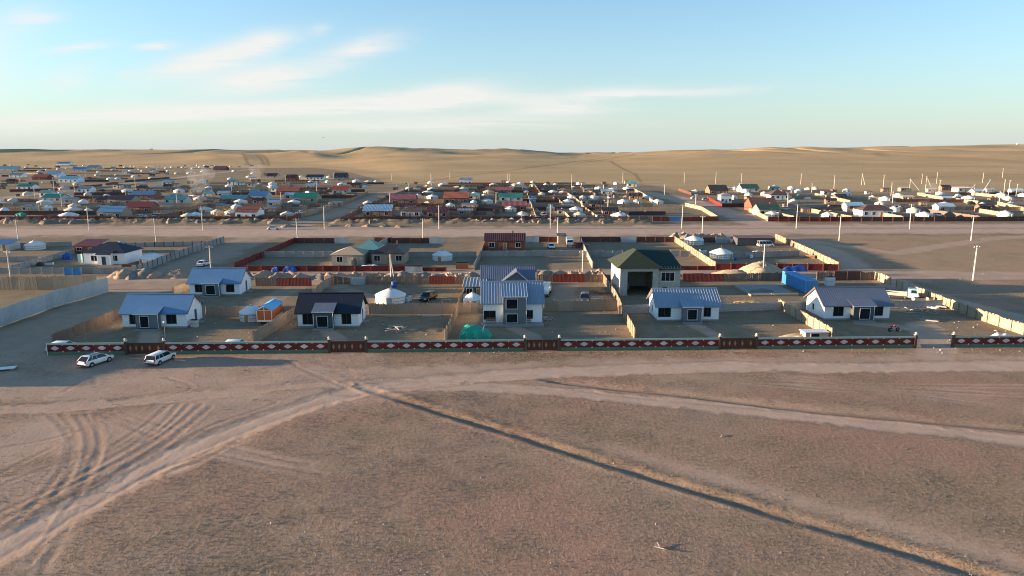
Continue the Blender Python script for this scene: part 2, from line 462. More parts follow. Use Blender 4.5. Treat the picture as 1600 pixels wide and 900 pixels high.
def fbm(x, y, o=4):
    s, amp, tot = 0.0, 1.0, 0.0
    for k in range(o):
        s = s + amp * vnoise(x * 2 ** k + 17.3 * k, y * 2 ** k + 9.1 * k); tot += amp; amp *= 0.5
    return s / tot


def sstep(a, b_, x):
    t = np.clip((x - a) / (b_ - a), 0, 1)
    return t * t * (3 - 2 * t)


def pl_dist(X, Y, pts):
    """distance to a polyline, and which side (+ is left of its direction)"""
    best = np.full(X.shape, 1e9); side = np.zeros(X.shape)
    for (x0, y0), (x1, y1) in zip(pts[:-1], pts[1:]):
        dx, dy = x1 - x0, y1 - y0
        L2 = dx * dx + dy * dy + 1e-9
        t = np.clip(((X - x0) * dx + (Y - y0) * dy) / L2, 0, 1)
        ex, ey = X - x0 - t * dx, Y - y0 - t * dy
        d = np.hypot(ex, ey)
        s = np.sign(dx * ey - dy * ex)
        k = d < best
        best = np.where(k, d, best); side = np.where(k, s, side)
    return best, side


def W2(pts):
    return [tuple(P(x, y).xy) for x, y in pts]


def smooth_pts(pts, n=6):
    p = W2(pts)
    out = []
    for i in range(len(p) - 1):
        p0 = p[max(i - 1, 0)]; p1 = p[i]; p2 = p[i + 1]; p3 = p[min(i + 2, len(p) - 1)]
        for k in range(n):
            t = k / n
            out.append(tuple(0.5 * (2 * b1 + (c - a) * t + (2 * a - 5 * b1 + 4 * c - d) * t * t + (-a + 3 * b1 - 3 * c + d) * t ** 3)
                             for a, b1, c, d in zip(p0, p1, p2, p3)))
    out.append(p[-1])
    return out


# far hills: spurs that fall away from the sun (direction, distance, height, long side, steep side, length)
HOLLOWS = [(490, 2350, 26, 330, 75, 240), (470, 2600, 10, 420, 110, 420), (190, 2700, 10, 420, 120, 350), (60, 2900, 10, 300, 130, 300), (330, 2300, 7, 200, 60, 300), (385, 2350, 8, 130, 40, 250), (860, 2700, 9, 350, 100, 300), (735, 2400, 6, 140, 45, 260),
           (990, 2300, 6, 200, 50, 250), (1195, 2700, 9, 200, 50, 300), (1095, 2500, 6, 150, 40, 260), (1285, 2600, 9, 260, 60, 350), (1480, 2900, 10, 420, 120, 350), (1350, 2000, 4, 120, 30, 160), (600, 2900, 12, 360, 90, 300), (680, 2800, 8, 200, 60, 260)]


def hill_height(X, Y):
    a = X / np.maximum(Y, 1.0)
    start = 1750 - 1000 * sstep(-0.32, -0.12, a)
    D = np.maximum(Y, 0)
    k = sstep(0, 1, (D - start) / np.maximum(3600 - start, 1))
    crest = 40 + 20 * sstep(0.12, 0.42, a) - 14 * sstep(-0.02, 0.10, a) * (1 - sstep(0.12, 0.3, a)) + 14 * sstep(0.45, 0.75, a)
    crest = crest + 6 * sstep(-0.45, -0.62, a)
    n = fbm(X / 620 + 3.1, Y / 900 + 1.7, 4) - 0.5
    n2 = fbm(X / 170 + 8.1, Y / 330 + 4.7, 3) - 0.5
    # gullies running down slope
    gul = np.abs(fbm(X / 240 + 40.0 + 0.3 * n, Y / 1500 + 3.0, 3) - 0.5)
    g = -6.0 * np.exp(-(gul / 0.03) ** 2) * sstep(0.35, 0.75, k) * (1 - 0.5 * sstep(0.9, 1.0, k))
    n3 = fbm(X / 520 + 21.0, Y / 520 + 2.0, 2) - 0.5
    z = k * crest * (1 + 0.22 * n) + k * (n * 30 + n2 * 6 + n3 * 26 * sstep(0.25, 0.7, k)) + g
    for px_, d0, amp, wl, wr, ln in HOLLOWS:
        x0 = (px_ - 800) / F * D
        u_ = X - x0 + 0.06 * (D - d0)
        z = z + (0.36 * amp) * np.where(u_ < 0, np.exp(-(u_ / wl) ** 2), np.exp(-(u_ / wr) ** 2)) * np.exp(-((D - d0) / ln) ** 2) * (0.7 + 0.6 * (n + 0.5))
    far = sstep(3600, 6500, D)
    return z * (1 - 0.35 * far)


TRACKS = [  # (pixel polyline, half width m, strength)
    ([(1640, 571), (1450, 573), (1300, 575), (1150, 573), (1000, 577), (860, 582), (760, 588), (690, 594), (620, 602), (560, 612), (500, 626), (430, 650), (350, 682), (270, 715), (190, 757), (110, 800), (40, 838), (-60, 890)], 2.1, 1.0),
    ([(-40, 642), (60, 638), (160, 632), (280, 620), (380, 612), (470, 603), (560, 600), (640, 597)], 1.7, 0.75),
    ([(540, 611), (620, 604), (720, 604), (830, 609), (950, 620), (1100, 634), (1250, 651), (1400, 667), (1520, 680), (1650, 695)], 1.6, 0.85),
    ([(560, 600), (660, 590), (790, 580), (900, 573), (1010, 567), (1150, 563), (1300, 560), (1600, 558)], 1.3, 0.35),
    ([(500, 560), (540, 580), (570, 602)], 1.2, 0.5),
]
RUTS = [  # thin wheel marks
    [(80, 650), (107, 680), (102, 725), (60, 780), (10, 830)], [(95, 648), (117, 680), (112, 730), (85, 775)],
    [(120, 648), (138, 680), (135, 725), (115, 770)], [(133, 645), (150, 680), (148, 720), (120, 780)], [(148, 650), (158, 690), (142, 735), (120, 772)],
    [(330, 635), (295, 665), (240, 705), (150, 755), (60, 800), (0, 822)], [(315, 632), (275, 665), (215, 705), (120, 755), (0, 815)],
    [(280, 632), (255, 660), (200, 700), (110, 750), (0, 800)], [(295, 632), (265, 662), (225, 690)], [(262, 634), (230, 662), (180, 695)],
    [(155, 648), (210, 670), (255, 686)], [(195, 645), (240, 660), (285, 672)], [(325, 707), (400, 724), (500, 742)], [(350, 698), (420, 715), (480, 727)],
    [(365, 690), (300, 716), (240, 738), (150, 790)], [(380, 684), (330, 712), (260, 740)], [(400, 625), (430, 630), (330, 665), (270, 700)],
    [(120, 795), (100, 830), (70, 880), (60, 905)], [(110, 790), (85, 830), (45, 880)], [(880, 606), (1000, 622), (1200, 640), (1400, 655)],
    [(1100, 590), (1250, 605), (1400, 615), (1600, 640)], [(1250, 590), (1400, 606), (1600, 618)], [(1150, 592), (1300, 600), (1600, 604)], [(440, 560), (480, 580), (540, 605)],
    [(0, 700), (60, 690), (130, 672)], [(0, 760), (60, 735), (130, 715)], [(0, 740), (80, 700)], [(460, 600), (530, 596), (600, 606)],
    [(260, 590), (300, 605), (250, 622)], [(100, 612), (140, 590), (150, 600)],
]
BARE = [  # ground worn bare by traffic: polyline, half width, strength
    ([(-80, 606), (120, 604), (300, 598), (450, 592), (570, 594)], 6.5, 0.62), ([(-80, 690), (60, 684), (200, 662), (350, 640), (480, 620), (560, 606)], 6.5, 0.60), ([(-80, 780), (60, 752), (200, 710), (330, 670)], 5.0, 0.52),
    ([(560, 590), (700, 582), (900, 572), (1250, 568), (1660, 563)], 3.6, 0.55), ([(620, 602), (900, 606), (1250, 640), (1660, 690)], 2.8, 0.4), ([(-80, 840), (40, 800)], 4.0, 0.4), ([(1000, 575), (1300, 600), (1660, 640)], 3.0, 0.25),
]
TRENCH = [(560, 604), (600, 618), (650, 634), (700, 650), (780, 674), (850, 696), (930, 722), (1000, 743), (1100, 772), (1200, 802), (1300, 832), (1400, 862), (1480, 886), (1560, 910), (1680, 946)]
TRENCH_THIN = [(860, 596), (950, 607), (1050, 617), (1150, 629), (1250, 641), (1350, 651), (1450, 660), (1600, 674), (1680, 682)]
STREETS = [  # bare streets between the plots
    ([(1700, 430), (1450, 430), (1330, 428), (1000, 427), (700, 428), (400, 428), (300, 431), (120, 440)], 5.5, 0.7),
    ([(-20, 560), (60, 520), (150, 480), (215, 450), (260, 430), (300, 412), (350, 388), (420, 366), (480, 346), (520, 334), (560, 318), (610, 300)], 7.0, 0.5),
    ([(-60, 362), (200, 360), (440, 362), (700, 362), (1000, 360), (1300, 358), (1660, 356)], 16.0, 1.0),
    ([(-60, 318), (60, 303), (150, 292), (250, 281), (330, 271), (400, 264)], 7.0, 0.8),
    ([(1260, 380), (1300, 395), (1340, 420), (1400, 445), (1480, 470), (1600, 500), (1700, 525)], 4.0, 0.7),
    ([(1240, 373), (1320, 385), (1400, 396), (1470, 384), (1560, 372), (1650, 366)], 3.0, 0.6),
    ([(1000, 300), (1060, 310), (1110, 325), (1160, 338), (1200, 352)], 9.0, 0.8), ([(640, 295), (600, 310), (560, 322)], 8.0, 0.6),
    ([(-60, 540), (0, 548), (60, 560), (120, 572), (300, 570), (560, 562)], 4.0, 0.4),
    ([(228, 552), (232, 530), (237, 517)], 1.3, 0.6), ([(545, 552), (530, 530), (510, 517)], 1.3, 0.6), ([(848, 548), (830, 525), (803, 513)], 1.2, 0.55), ([(1152, 546), (1110, 520), (1080, 506)], 1.2, 0.55), ([(1462, 520), (1400, 510), (1346, 505)], 1.6, 0.55), ([(510, 440), (560, 460), (650, 480)], 2.0, 0.4), ([(890, 443), (880, 460), (890, 480)], 2.2, 0.4), ([(460, 448), (430, 465), (400, 480)], 2.2, 0.4),
    ([(1000, 425), (930, 432), (860, 434)], 3.0, 0.6), ([(495, 442), (495, 430)], 2.5, 0.7), ([(1462, 560), (1462, 530), (1440, 510)], 2.4, 0.7),
]
HILL_ROADS = [[(820, 262), (900, 252), (980, 243), (1000, 240)], [(900, 255), (975, 244)], [(952, 252), (968, 262), (990, 272), (1000, 285)], [(640, 288), (720, 275), (800, 266), (860, 258)],
              [(385, 240), (392, 250), (396, 258)], [(405, 241), (416, 250), (420, 258)], [(412, 241), (424, 250), (426, 259)], [(1380, 281), (1460, 276), (1600, 272)], [(1160, 283), (1300, 279), (1460, 277), (1600, 277)]]


def terrain(X, Y):
    """height and colour masks (dust, yard, dark marks and painted ditch shade, straw)"""
    X = np.asarray(X, float); Y = np.asarray(Y, float)
    z = hill_height(X, Y)
    dust = np.zeros(X.shape); yard = np.zeros(X.shape); dark = np.zeros(X.shape); straw = np.zeros(X.shape)
    near = (Y > 20) & (Y < 104) & (np.abs(X) < 160)
    wob = fbm(X / 5, Y / 5, 3) - 0.5
    if near.any():
        x, y = X[near], Y[near]
        w = wob[near]
        zz = 0.09 * (fbm(x / 9 + 5, y / 9, 2) - 0.5)
        du = np.zeros(x.shape); dk = np.zeros(x.shape); st = np.zeros(x.shape)
        w2 = fbm(x / 0.8 + 4, y / 0.8, 2); w3 = fbm(x / 6 + 14, y / 6, 2)
        for pts, hw, s in TRACKS:
            d, _ = pl_dist(x, y, smooth_pts(pts, 4))
            d = d + w * 1.6 + 0.9 * (fbm(x / 0.9 + 11, y / 0.9, 2) - 0.5)
            m = (1 - sstep(hw * 0.55, hw * 1.5, d)) * s
            du = np.maximum(du, m)
            zz = zz * (1 - 0.6 * m) - 0.03 * m - 0.016 * s * np.exp(-((d - hw * 0.5) / 0.28) ** 2)
            dk = np.maximum(dk, 0.35 * s * np.exp(-((d - hw * 1.15) / 0.25) ** 2))
        for pts, hw, s in BARE:
            d, _ = pl_dist(x, y, W2(pts))
            du = np.maximum(du, s * (0.55 + 0.9 * w3) * (1 - sstep(hw * 0.5, hw * 1.4, d + w * 5 + (w2 - 0.5) * 2)))
        for pts in RUTS:
            d, _ = pl_dist(x, y, smooth_pts(pts, 5))
            d = np.abs(d + w * 0.45 + 0.25 * (w2 - 0.5))
            zz = zz - 0.011 * (0.3 + 1.4 * w3) * np.exp(-(d / 0.30) ** 2) + 0.009 * np.exp(-((d - 0.55) / 0.25) ** 2)
            du = np.maximum(du, 0.9 * np.clip(w3 - 0.1, 0, 0.7) * np.exp(-((d - 0.5) / 0.5) ** 2))
            dk = np.maximum(dk, 0.45 * w3 * np.exp(-(d / 0.25) ** 2))
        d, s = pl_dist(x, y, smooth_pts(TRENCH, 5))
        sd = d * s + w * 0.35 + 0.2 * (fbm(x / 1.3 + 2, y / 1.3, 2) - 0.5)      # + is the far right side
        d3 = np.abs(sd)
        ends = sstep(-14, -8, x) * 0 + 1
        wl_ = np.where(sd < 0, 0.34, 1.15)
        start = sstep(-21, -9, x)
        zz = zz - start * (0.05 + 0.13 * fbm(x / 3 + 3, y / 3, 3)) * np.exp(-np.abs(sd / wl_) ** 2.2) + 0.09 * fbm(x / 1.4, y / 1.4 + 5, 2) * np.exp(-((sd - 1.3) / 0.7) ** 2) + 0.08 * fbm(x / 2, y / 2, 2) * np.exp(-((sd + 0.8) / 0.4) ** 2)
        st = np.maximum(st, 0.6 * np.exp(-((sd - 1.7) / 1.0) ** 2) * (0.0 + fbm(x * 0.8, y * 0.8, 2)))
        du = np.maximum(du, 0.5 * np.exp(-((sd - 3.6) / 1.6) ** 2) * sstep(0, 15, x))
        dk = np.maximum(dk, 0.35 * start * np.exp(-((sd - 0.15) / 0.4) ** 4))  # shade painted into the ground colour along the ditch's shadow line
        d, s = pl_dist(x, y, smooth_pts(TRENCH_THIN, 4))
        sd = d * s + w * 0.5
        zz = zz - 0.14 * np.exp(-np.abs(sd / np.where(sd < 0, 0.3, 1.5)) ** 2.2)
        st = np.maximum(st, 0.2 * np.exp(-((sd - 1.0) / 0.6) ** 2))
        dk = np.maximum(dk, 0.6 * np.exp(-(sd / 0.6) ** 4))  # the thin ditch's dark line, its shade painted in too
        # dark scratches and worn pale patch beside the main track
        d, _ = pl_dist(x, y, W2([(300, 858), (345, 828), (425, 775)])); dk = np.maximum(dk, 0.7 * np.exp(-(d / 0.22) ** 2) * (fbm(x, y, 2) > 0.45))
        d, _ = pl_dist(x, y, W2([(268, 737), (286, 731)])); du = np.maximum(du, 0.9 * np.exp(-(d / 0.9) ** 2))
        # bare foot of the painted fence
        A, B = P(75, 555), P(1600, 542)
        t = (y - (A.y + (x - A.x) / (B.x - A.x) * (B.y - A.y)))
        st = np.maximum(st, 0.35 * np.exp(-((t + 1.6) / 1.6) ** 2) * sstep(-25, -5, x))
        z[near] += zz
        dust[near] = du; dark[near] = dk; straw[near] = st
    mid = (Y >= 20) & (Y < 1400)
    if mid.any():
        x, y = X[mid], Y[mid]
        w = wob[mid]
        du = np.zeros(x.shape)
        for pts, hw, s in STREETS:
            d, _ = pl_dist(x, y, W2(pts))
            du = np.maximum(du, s * (1 - sstep(hw * 0.7, hw * 1.4, d + w * hw * 0.8)))
        dust[mid] = np.maximum(dust[mid], du)
        A, B = P(75, 553), P(1600, 541)
        t = (y - (A.y + (x - A.x) / (B.x - A.x) * (B.y - A.y)))
        # trodden plots behind the painted fence, and the village
        yd = sstep(-0.3, 0.8, t) * (1 - sstep(270, 300, y) * 0.12)
        right = x / np.maximum(y, 1)
        yd = yd * np.where(y < 240, 1 - 1.0 * sstep(83, 88, x) , 1.0)
        lim = 1500 - 820 * sstep(-0.30, -0.16, right) - 150 * sstep(0.18, 0.26, right)
        yd = yd * (1 - sstep(0.93, 1.0, y / (lim * (1 + 0.1 * w))))
        yard[mid] = yd
        z[mid] += np.where(y > 97, 0.06 * (fbm(x / 4, y / 4, 3) - 0.5), 0)
        # the low bank along the broad road
        for seg in ([(-60, 349), (438, 349)], [(530, 349), (1010, 349)]):
            d, _ = pl_dist(x, y, W2(seg))
            z[mid] += 1.9 * np.exp(-(d / 2.6) ** 2) * (0.45 + 0.9 * fbm(x / 2.5, y / 2.5, 2))
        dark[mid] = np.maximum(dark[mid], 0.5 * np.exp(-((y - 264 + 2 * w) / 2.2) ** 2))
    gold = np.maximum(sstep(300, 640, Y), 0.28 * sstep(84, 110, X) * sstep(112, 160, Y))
    far = Y > 600
    if far.any():
        x, y = X[far], Y[far]
        dk = np.zeros(x.shape)
        for pts in HILL_ROADS:
            q = []
            for px, py in pts:                      # a place on the rising ground seen in this direction
                k = (px - 800) / F
                yy_ = np.linspace(600, 3500, 300)
                zz_ = hill_height(k * yy_, yy_)
                fw_ = yy_ * math.cos(PITCH) - (zz_ - H) * math.sin(PITCH); up_ = yy_ * math.sin(PITCH) + (zz_ - H) * math.cos(PITCH)
                b0 = yy_[np.argmin(np.abs(450 - F * up_ / fw_ - py))]
                q.append((k * b0, b0))
            d, _ = pl_dist(x, y, q)
            dk = np.maximum(dk, 0.8 * np.exp(-(d / (y * 0.0022)) ** 2))
        dark[far] = np.maximum(dark[far], dk)
    return z, dust, yard, dark, straw, gold


def build_ground():
    rows = [-6000, -3000, -1500, -700, -300, -120, -40, 0, 18, 28]
    y = 33.0
    while y < 12000:
        rows.append(y)
        y += 0.22 if y < 100 else (0.22 + (y - 100) * 0.006 if y < 300 else y * 0.010 if y < 4200 else y * 0.04)
    rows = np.array(rows)
    u = np.linspace(-1, 1, 760)
    out = 1 + np.geomspace(0.02, 60, 22)
    u = np.concatenate([-out[::-1], u, out])
    wid = np.where(rows < 33, 40.0, 0.82 * np.maximum(rows, 33) + 13)
    X = u[None, :] * wid[:, None]
    Y = np.repeat(rows[:, None], len(u), 1)
    z, dust, yard, dark, straw, gold = terrain(X.ravel(), Y.ravel())
    nr, nc = X.shape
    co = np.stack([X.ravel(), Y.ravel(), z], 1).astype(np.float32)
    i = np.arange((nr - 1) * (nc - 1)); r, c = i // (nc - 1), i % (nc - 1)
    a = r * nc + c
    quads = np.stack([a, a + 1, a + nc + 1, a + nc], 1).astype(np.int32)
    me = bpy.data.meshes.new('ground')
    me.vertices.add(len(co)); me.vertices.foreach_set('co', co.ravel())
    me.loops.add(quads.size); me.loops.foreach_set('vertex_index', quads.ravel())
    me.polygons.add(len(quads)); me.polygons.foreach_set('loop_start', np.arange(0, quads.size, 4, dtype=np.int32))
    me.update(calc_edges=True)
    me.polygons.foreach_set('use_smooth', np.ones(len(quads), bool))
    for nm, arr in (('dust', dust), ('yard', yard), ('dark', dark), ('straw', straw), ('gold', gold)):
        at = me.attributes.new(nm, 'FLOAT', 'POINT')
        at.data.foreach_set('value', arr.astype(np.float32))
    me.materials.append(ground_mat())
    o = link('ground', me)
    o['kind'] = 'structure'
    o['label'] = 'dry steppe ground crossed by dirt tracks, rising to low golden hills'
    return o


def ground_mat():
    m = bpy.data.materials.new('steppe_ground')
    m.use_nodes = True
    t = m.node_tree; b = NB(t); bs = t.nodes['Principled BSDF']
    pos = b.n('ShaderNodeNewGeometry').outputs['Position']
    def at(n):
        return b.n('ShaderNodeAttribute', attribute_name=n).outputs['Fac']
    n_big = b.noise(pos, 0.035, 4.0, 0.55)
    n_mid = b.noise(pos, 0.33, 4.0, 0.6)
    n_fine = b.noise(pos, 2.6, 3.0, 0.65)
    n_grit = b.noise(pos, 7.5, 3.0, 0.75)
    c = b.mix(b.ramp(n_mid, 0.32, 0.68), STEPPE[0], STEPPE[1])
    c = b.mix(b.ramp(n_big, 0.40, 0.58, 0.0, 1.0), c, STEPPE[2])
    c = b.mix(b.ramp(b.noise(pos, 0.085, 5.0, 0.65), 0.46, 0.66, 0.0, 0.75), c, (0.195, 0.148, 0.092, 1))
    c = b.mix(b.ramp(b.noise(pos, 0.16, 5.0, 0.7, 0.6), 0.60, 0.78, 0.0, 0.4), c, (0.42, 0.30, 0.215, 1))
    c = b.mix(b.ramp(n_fine, 0.40, 0.70, 0.0, 0.7), c, STEPPE[3])
    c = b.mix(b.ramp(n_grit, 0.52, 0.70, 0.0, 0.55), c, STEPPE[4])
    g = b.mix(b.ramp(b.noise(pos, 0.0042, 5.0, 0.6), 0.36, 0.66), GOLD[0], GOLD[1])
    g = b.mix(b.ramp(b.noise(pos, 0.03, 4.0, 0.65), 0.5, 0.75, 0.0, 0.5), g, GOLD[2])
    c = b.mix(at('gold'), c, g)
    y_ = b.mix(b.ramp(n_mid, 0.3, 0.7), YARD[0], YARD[1])
    y_ = b.mix(b.ramp(n_fine, 0.5, 0.75, 0.0, 0.6), y_, YARD[2])
    c = b.mix(b.m('MULTIPLY', at('yard'), b.ramp(n_big, 0.2, 0.55, 0.6, 1.0)), c, y_)
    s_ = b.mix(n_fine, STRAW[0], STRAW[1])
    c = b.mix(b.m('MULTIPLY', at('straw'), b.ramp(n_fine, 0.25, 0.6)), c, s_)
    d_ = b.mix(b.ramp(n_mid, 0.3, 0.7), DUSTC[0], DUSTC[1])
    dm = b.m('MULTIPLY', at('dust'), b.ramp(b.m('ADD', n_fine, b.m('MULTIPLY', at('dust'), 0.5)), 0.30, 0.75))
    c = b.mix(dm, c, d_)
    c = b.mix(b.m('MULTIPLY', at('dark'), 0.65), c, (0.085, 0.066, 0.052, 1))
    t.links.new(c, bs.inputs['Base Color'])
    bs.inputs['Roughness'].default_value = 1.0
    bs.inputs['Specular IOR Level'].default_value = 0.05
    h = b.m('MULTIPLY', b.m('ADD', b.m('MULTIPLY', n_fine, 0.6), b.m('MULTIPLY', n_grit, 0.35)), b.m('SUBTRACT', 1.0, b.m('MULTIPLY', at('gold'), 0.85)))
    h = b.m('ADD', h, b.m('MULTIPLY', b.m('MULTIPLY', at('gold'), b.noise(pos, 1.6, 1.0, 0.5)), 1.0))
    h = b.m('MULTIPLY', h, b.m('SUBTRACT', 1.0, b.m('MULTIPLY', dm, 0.7)))
    bn = b.n('ShaderNodeBump', inp={'Height': h, 'Strength': 1.0, 'Distance': 0.11})
    t.links.new(bn.outputs[0], bs.inputs['Normal'])
    return m


STEPPE = [(0.295, 0.202, 0.136, 1), (0.347, 0.246, 0.169, 1), (0.335, 0.200, 0.139, 1), (0.405, 0.298, 0.208, 1), (0.145, 0.104, 0.070, 1)]
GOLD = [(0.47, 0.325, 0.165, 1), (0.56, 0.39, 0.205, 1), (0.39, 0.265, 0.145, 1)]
YARD = [(0.225, 0.172, 0.110, 1), (0.275, 0.215, 0.145, 1), (0.175, 0.155, 0.080, 1)]
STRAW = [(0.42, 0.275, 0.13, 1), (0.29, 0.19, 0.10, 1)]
DUSTC = [(0.50, 0.345, 0.25, 1), (0.56, 0.40, 0.295, 1)]
ground = build_ground()


def ground_z(x, y):
    if y > 600:
        return float(hill_height(np.array([x]), np.array([y]))[0])
    return float(terrain(np.array([x]), np.array([y]))[0][0])


def build_grass():
    n = 260000
    y = np.sqrt(NR.rand(n) * (96.0 ** 2 - 34.0 ** 2) + 34.0 ** 2)
    x = (NR.rand(n) * 2 - 1) * (0.80 * y + 9)
    z, dust, yard, dark, straw, gold = terrain(x, y)
    clump = 0.55 * fbm(x / 1.7, y / 1.7, 3) + 0.45 * fbm(x / 11 + 3, y / 11, 3)
    keep = (NR.rand(n) < (1 - 0.97 * np.clip(dust * 1.3, 0, 1)) * (0.1 + 2.4 * np.clip(clump - 0.32, 0, 1))) & (yard < 0.5) & (dark < 0.45)
    x, y, z, straw = x[keep], y[keep], z[keep], straw[keep]
    n = len(x)
    K = 5
    vs_ = np.zeros((n, K, 3, 3), np.float32)
    ang = NR.rand(n, K) * 2 * np.pi
    size = (0.035 + 0.075 * NR.rand(n, 1) ** 2) * (1 + 0.4 * straw[:, None])
    lean = NR.rand(n, K) * 1.0 + 0.4
    ox = np.cos(ang); oy = np.sin(ang)
    wdt = size * 0.30
    for k, s in ((0, -1), (1, 1)):
        vs_[:, :, k, 0] = x[:, None] - oy * wdt * s
        vs_[:, :, k, 1] = y[:, None] + ox * wdt * s
        vs_[:, :, k, 2] = z[:, None] - 0.01
    vs_[:, :, 2, 0] = x[:, None] + ox * size * lean
    vs_[:, :, 2, 1] = y[:, None] + oy * size * lean
    vs_[:, :, 2, 2] = z[:, None] + size * (0.30 + 0.35 * NR.rand(n, K) + 0.5 * straw[:, None])
    co = vs_.reshape(-1, 3)
    nf = n * K
    me = bpy.data.meshes.new('dry_grass')
    me.vertices.add(len(co)); me.vertices.foreach_set('co', co.ravel())
    me.loops.add(nf * 3); me.loops.foreach_set('vertex_index', np.arange(nf * 3, dtype=np.int32))
    me.polygons.add(nf); me.polygons.foreach_set('loop_start', np.arange(0, nf * 3, 3, dtype=np.int32))
    me.update(calc_edges=True)
    shade = np.repeat(np.clip(NR.rand(n) * 0.8 + straw * 0.6, 0, 1), K * 3).astype(np.float32)
    at = me.attributes.new('shade', 'FLOAT', 'POINT'); at.data.foreach_set('value', shade)
    m = bpy.data.materials.new('dry_grass_blades'); m.use_nodes = True
    b = NB(m.node_tree); bs = m.node_tree.nodes['Principled BSDF']
    c = b.mix(b.n('ShaderNodeAttribute', attribute_name='shade').outputs['Fac'], (0.25, 0.18, 0.128, 1), (0.36, 0.265, 0.185, 1))
    m.node_tree.links.new(c, bs.inputs['Base Color'])
    bs.inputs['Roughness'].default_value = 0.95; bs.inputs['Specular IOR Level'].default_value = 0.05
    me.materials.append(m)
    o = link('dry_grass', me)
    tag(o, 'short dry brown grass tufts scattered over the open steppe in front', 'grass', kind='stuff')


build_grass()

# ------------------------------------------------------------------ building kit
def wall_face(mb, o, u, W, Hh, holes, depth=0.14, n=None, mi=0, gable=None):
    """rectangular wall W x Hh from o along u with real openings (u0, u1, z0, z1); n is the outward normal"""
    o, u, n = Vector(o), Vector(u), Vector(n)
    us = sorted({0.0, W, *[h[0] for h in holes], *[h[1] for h in holes]})
    zs = sorted({0.0, Hh, *[h[2] for h in holes], *[h[3] for h in holes]})
    Z = Vector((0, 0, 1))
    for a, b_ in zip(us[:-1], us[1:]):
        for c, d in zip(zs[:-1], zs[1:]):
            if any(h[0] - 1e-6 <= a and b_ <= h[1] + 1e-6 and h[2] - 1e-6 <= c and d <= h[3] + 1e-6 for h in holes):
                continue
            mb.add([o + u * a + Z * c, o + u * b_ + Z * c, o + u * b_ + Z * d, o + u * a + Z * d], [(0, 1, 2, 3)], mi)
    for h in holes:
        p = [o + u * h[0] + Z * h[2], o + u * h[1] + Z * h[2], o + u * h[1] + Z * h[3], o + u * h[0] + Z * h[3]]
        q = [x - n * depth for x in p]
        mb.add(p + q, [(0, 1, 5, 4), (1, 2, 6, 5), (2, 3, 7, 6), (3, 0, 4, 7)], mi)
    if gable:
        mb.add([o + Z * Hh, o + u * W + Z * Hh, o + u * (W * gable[0]) + Z * gable[1]], [(0, 1, 2)], mi)


def window(parent, o, u, n, h, frame='trim', glass='glass', bars=1, name='window', depth=0.10, proud=0.03, fw=0.09):
    """frame with a pane and glazing bar, set in the opening h of a wall"""
    o, u, n = Vector(o), Vector(u), Vector(n)
    Z = Vector((0, 0, 1))
    def pt(a, z, d):
        return o + u * a + Z * z + n * d
    def slab(mb, a0, a1, z0, z1, d0, d1):
        mb.hexa([pt(a0, z0, d0), pt(a1, z0, d0), pt(a1, z0, d1), pt(a0, z0, d1), pt(a0, z1, d0), pt(a1, z1, d0), pt(a1, z1, d1), pt(a0, z1, d1)])
    f = MB()
    a0, a1, z0, z1 = h
    slab(f, a0 - fw, a1 + fw, z1, z1 + fw, -depth, proud)
    slab(f, a0 - fw, a1 + fw, z0 - fw, z0, -depth, proud)
    slab(f, a0 - fw, a0, z0, z1, -depth, proud)
    slab(f, a1, a1 + fw, z0, z1, -depth, proud)
    for k in range(bars):
        c = a0 + (a1 - a0) * (k + 1) / (bars + 1)
        slab(f, c - 0.03, c + 0.03, z0, z1, -depth, -depth + 0.05)
    fo = f.build(name, M[frame], parent)
    g = MB(); slab(g, a0, a1, z0, z1, -depth - 0.03, -depth + 0.012)
    g.build('pane', M[glass], fo)
    return fo


def door(parent, o, u, n, h, m='steel', frame='trim', handle=True, glazed=False):
    o, u, n = Vector(o), Vector(u), Vector(n)
    Z = Vector((0, 0, 1))
    def slab(mb, a0, a1, z0, z1, d0, d1):
        p = lambda a, z, d: o + u * a + Z * z + n * d
        mb.hexa([p(a0, z0, d0), p(a1, z0, d0), p(a1, z0, d1), p(a0, z0, d1), p(a0, z1, d0), p(a1, z1, d0), p(a1, z1, d1), p(a0, z1, d1)])
    a0, a1, z0, z1 = h
    d = MB(); slab(d, a0, a1, z0, z1, -0.10, -0.05)
    do = d.build('door', M[m], parent)
    f = MB()
    for r in ((a0 - 0.07, a0, z0, z1 + 0.07), (a1, a1 + 0.07, z0, z1 + 0.07), (a0, a1, z1, z1 + 0.07)):
        slab(f, r[0], r[1], r[2], r[3], -0.09, 0.02)
    f.build('frame', M[frame], do)
    if handle:
        k = MB(); slab(k, a1 - 0.16, a1 - 0.08, z0 + 0.95, z0 + 1.12, -0.05, 0.01)
        k.build('handle', M['rim'], do)
    if glazed:
        g = MB(); slab(g, a0 + 0.12, a1 - 0.12, z0 + 0.9, z1 - 0.15, -0.05, -0.035)
        g.build('pane', M['glass'], do)
    return do


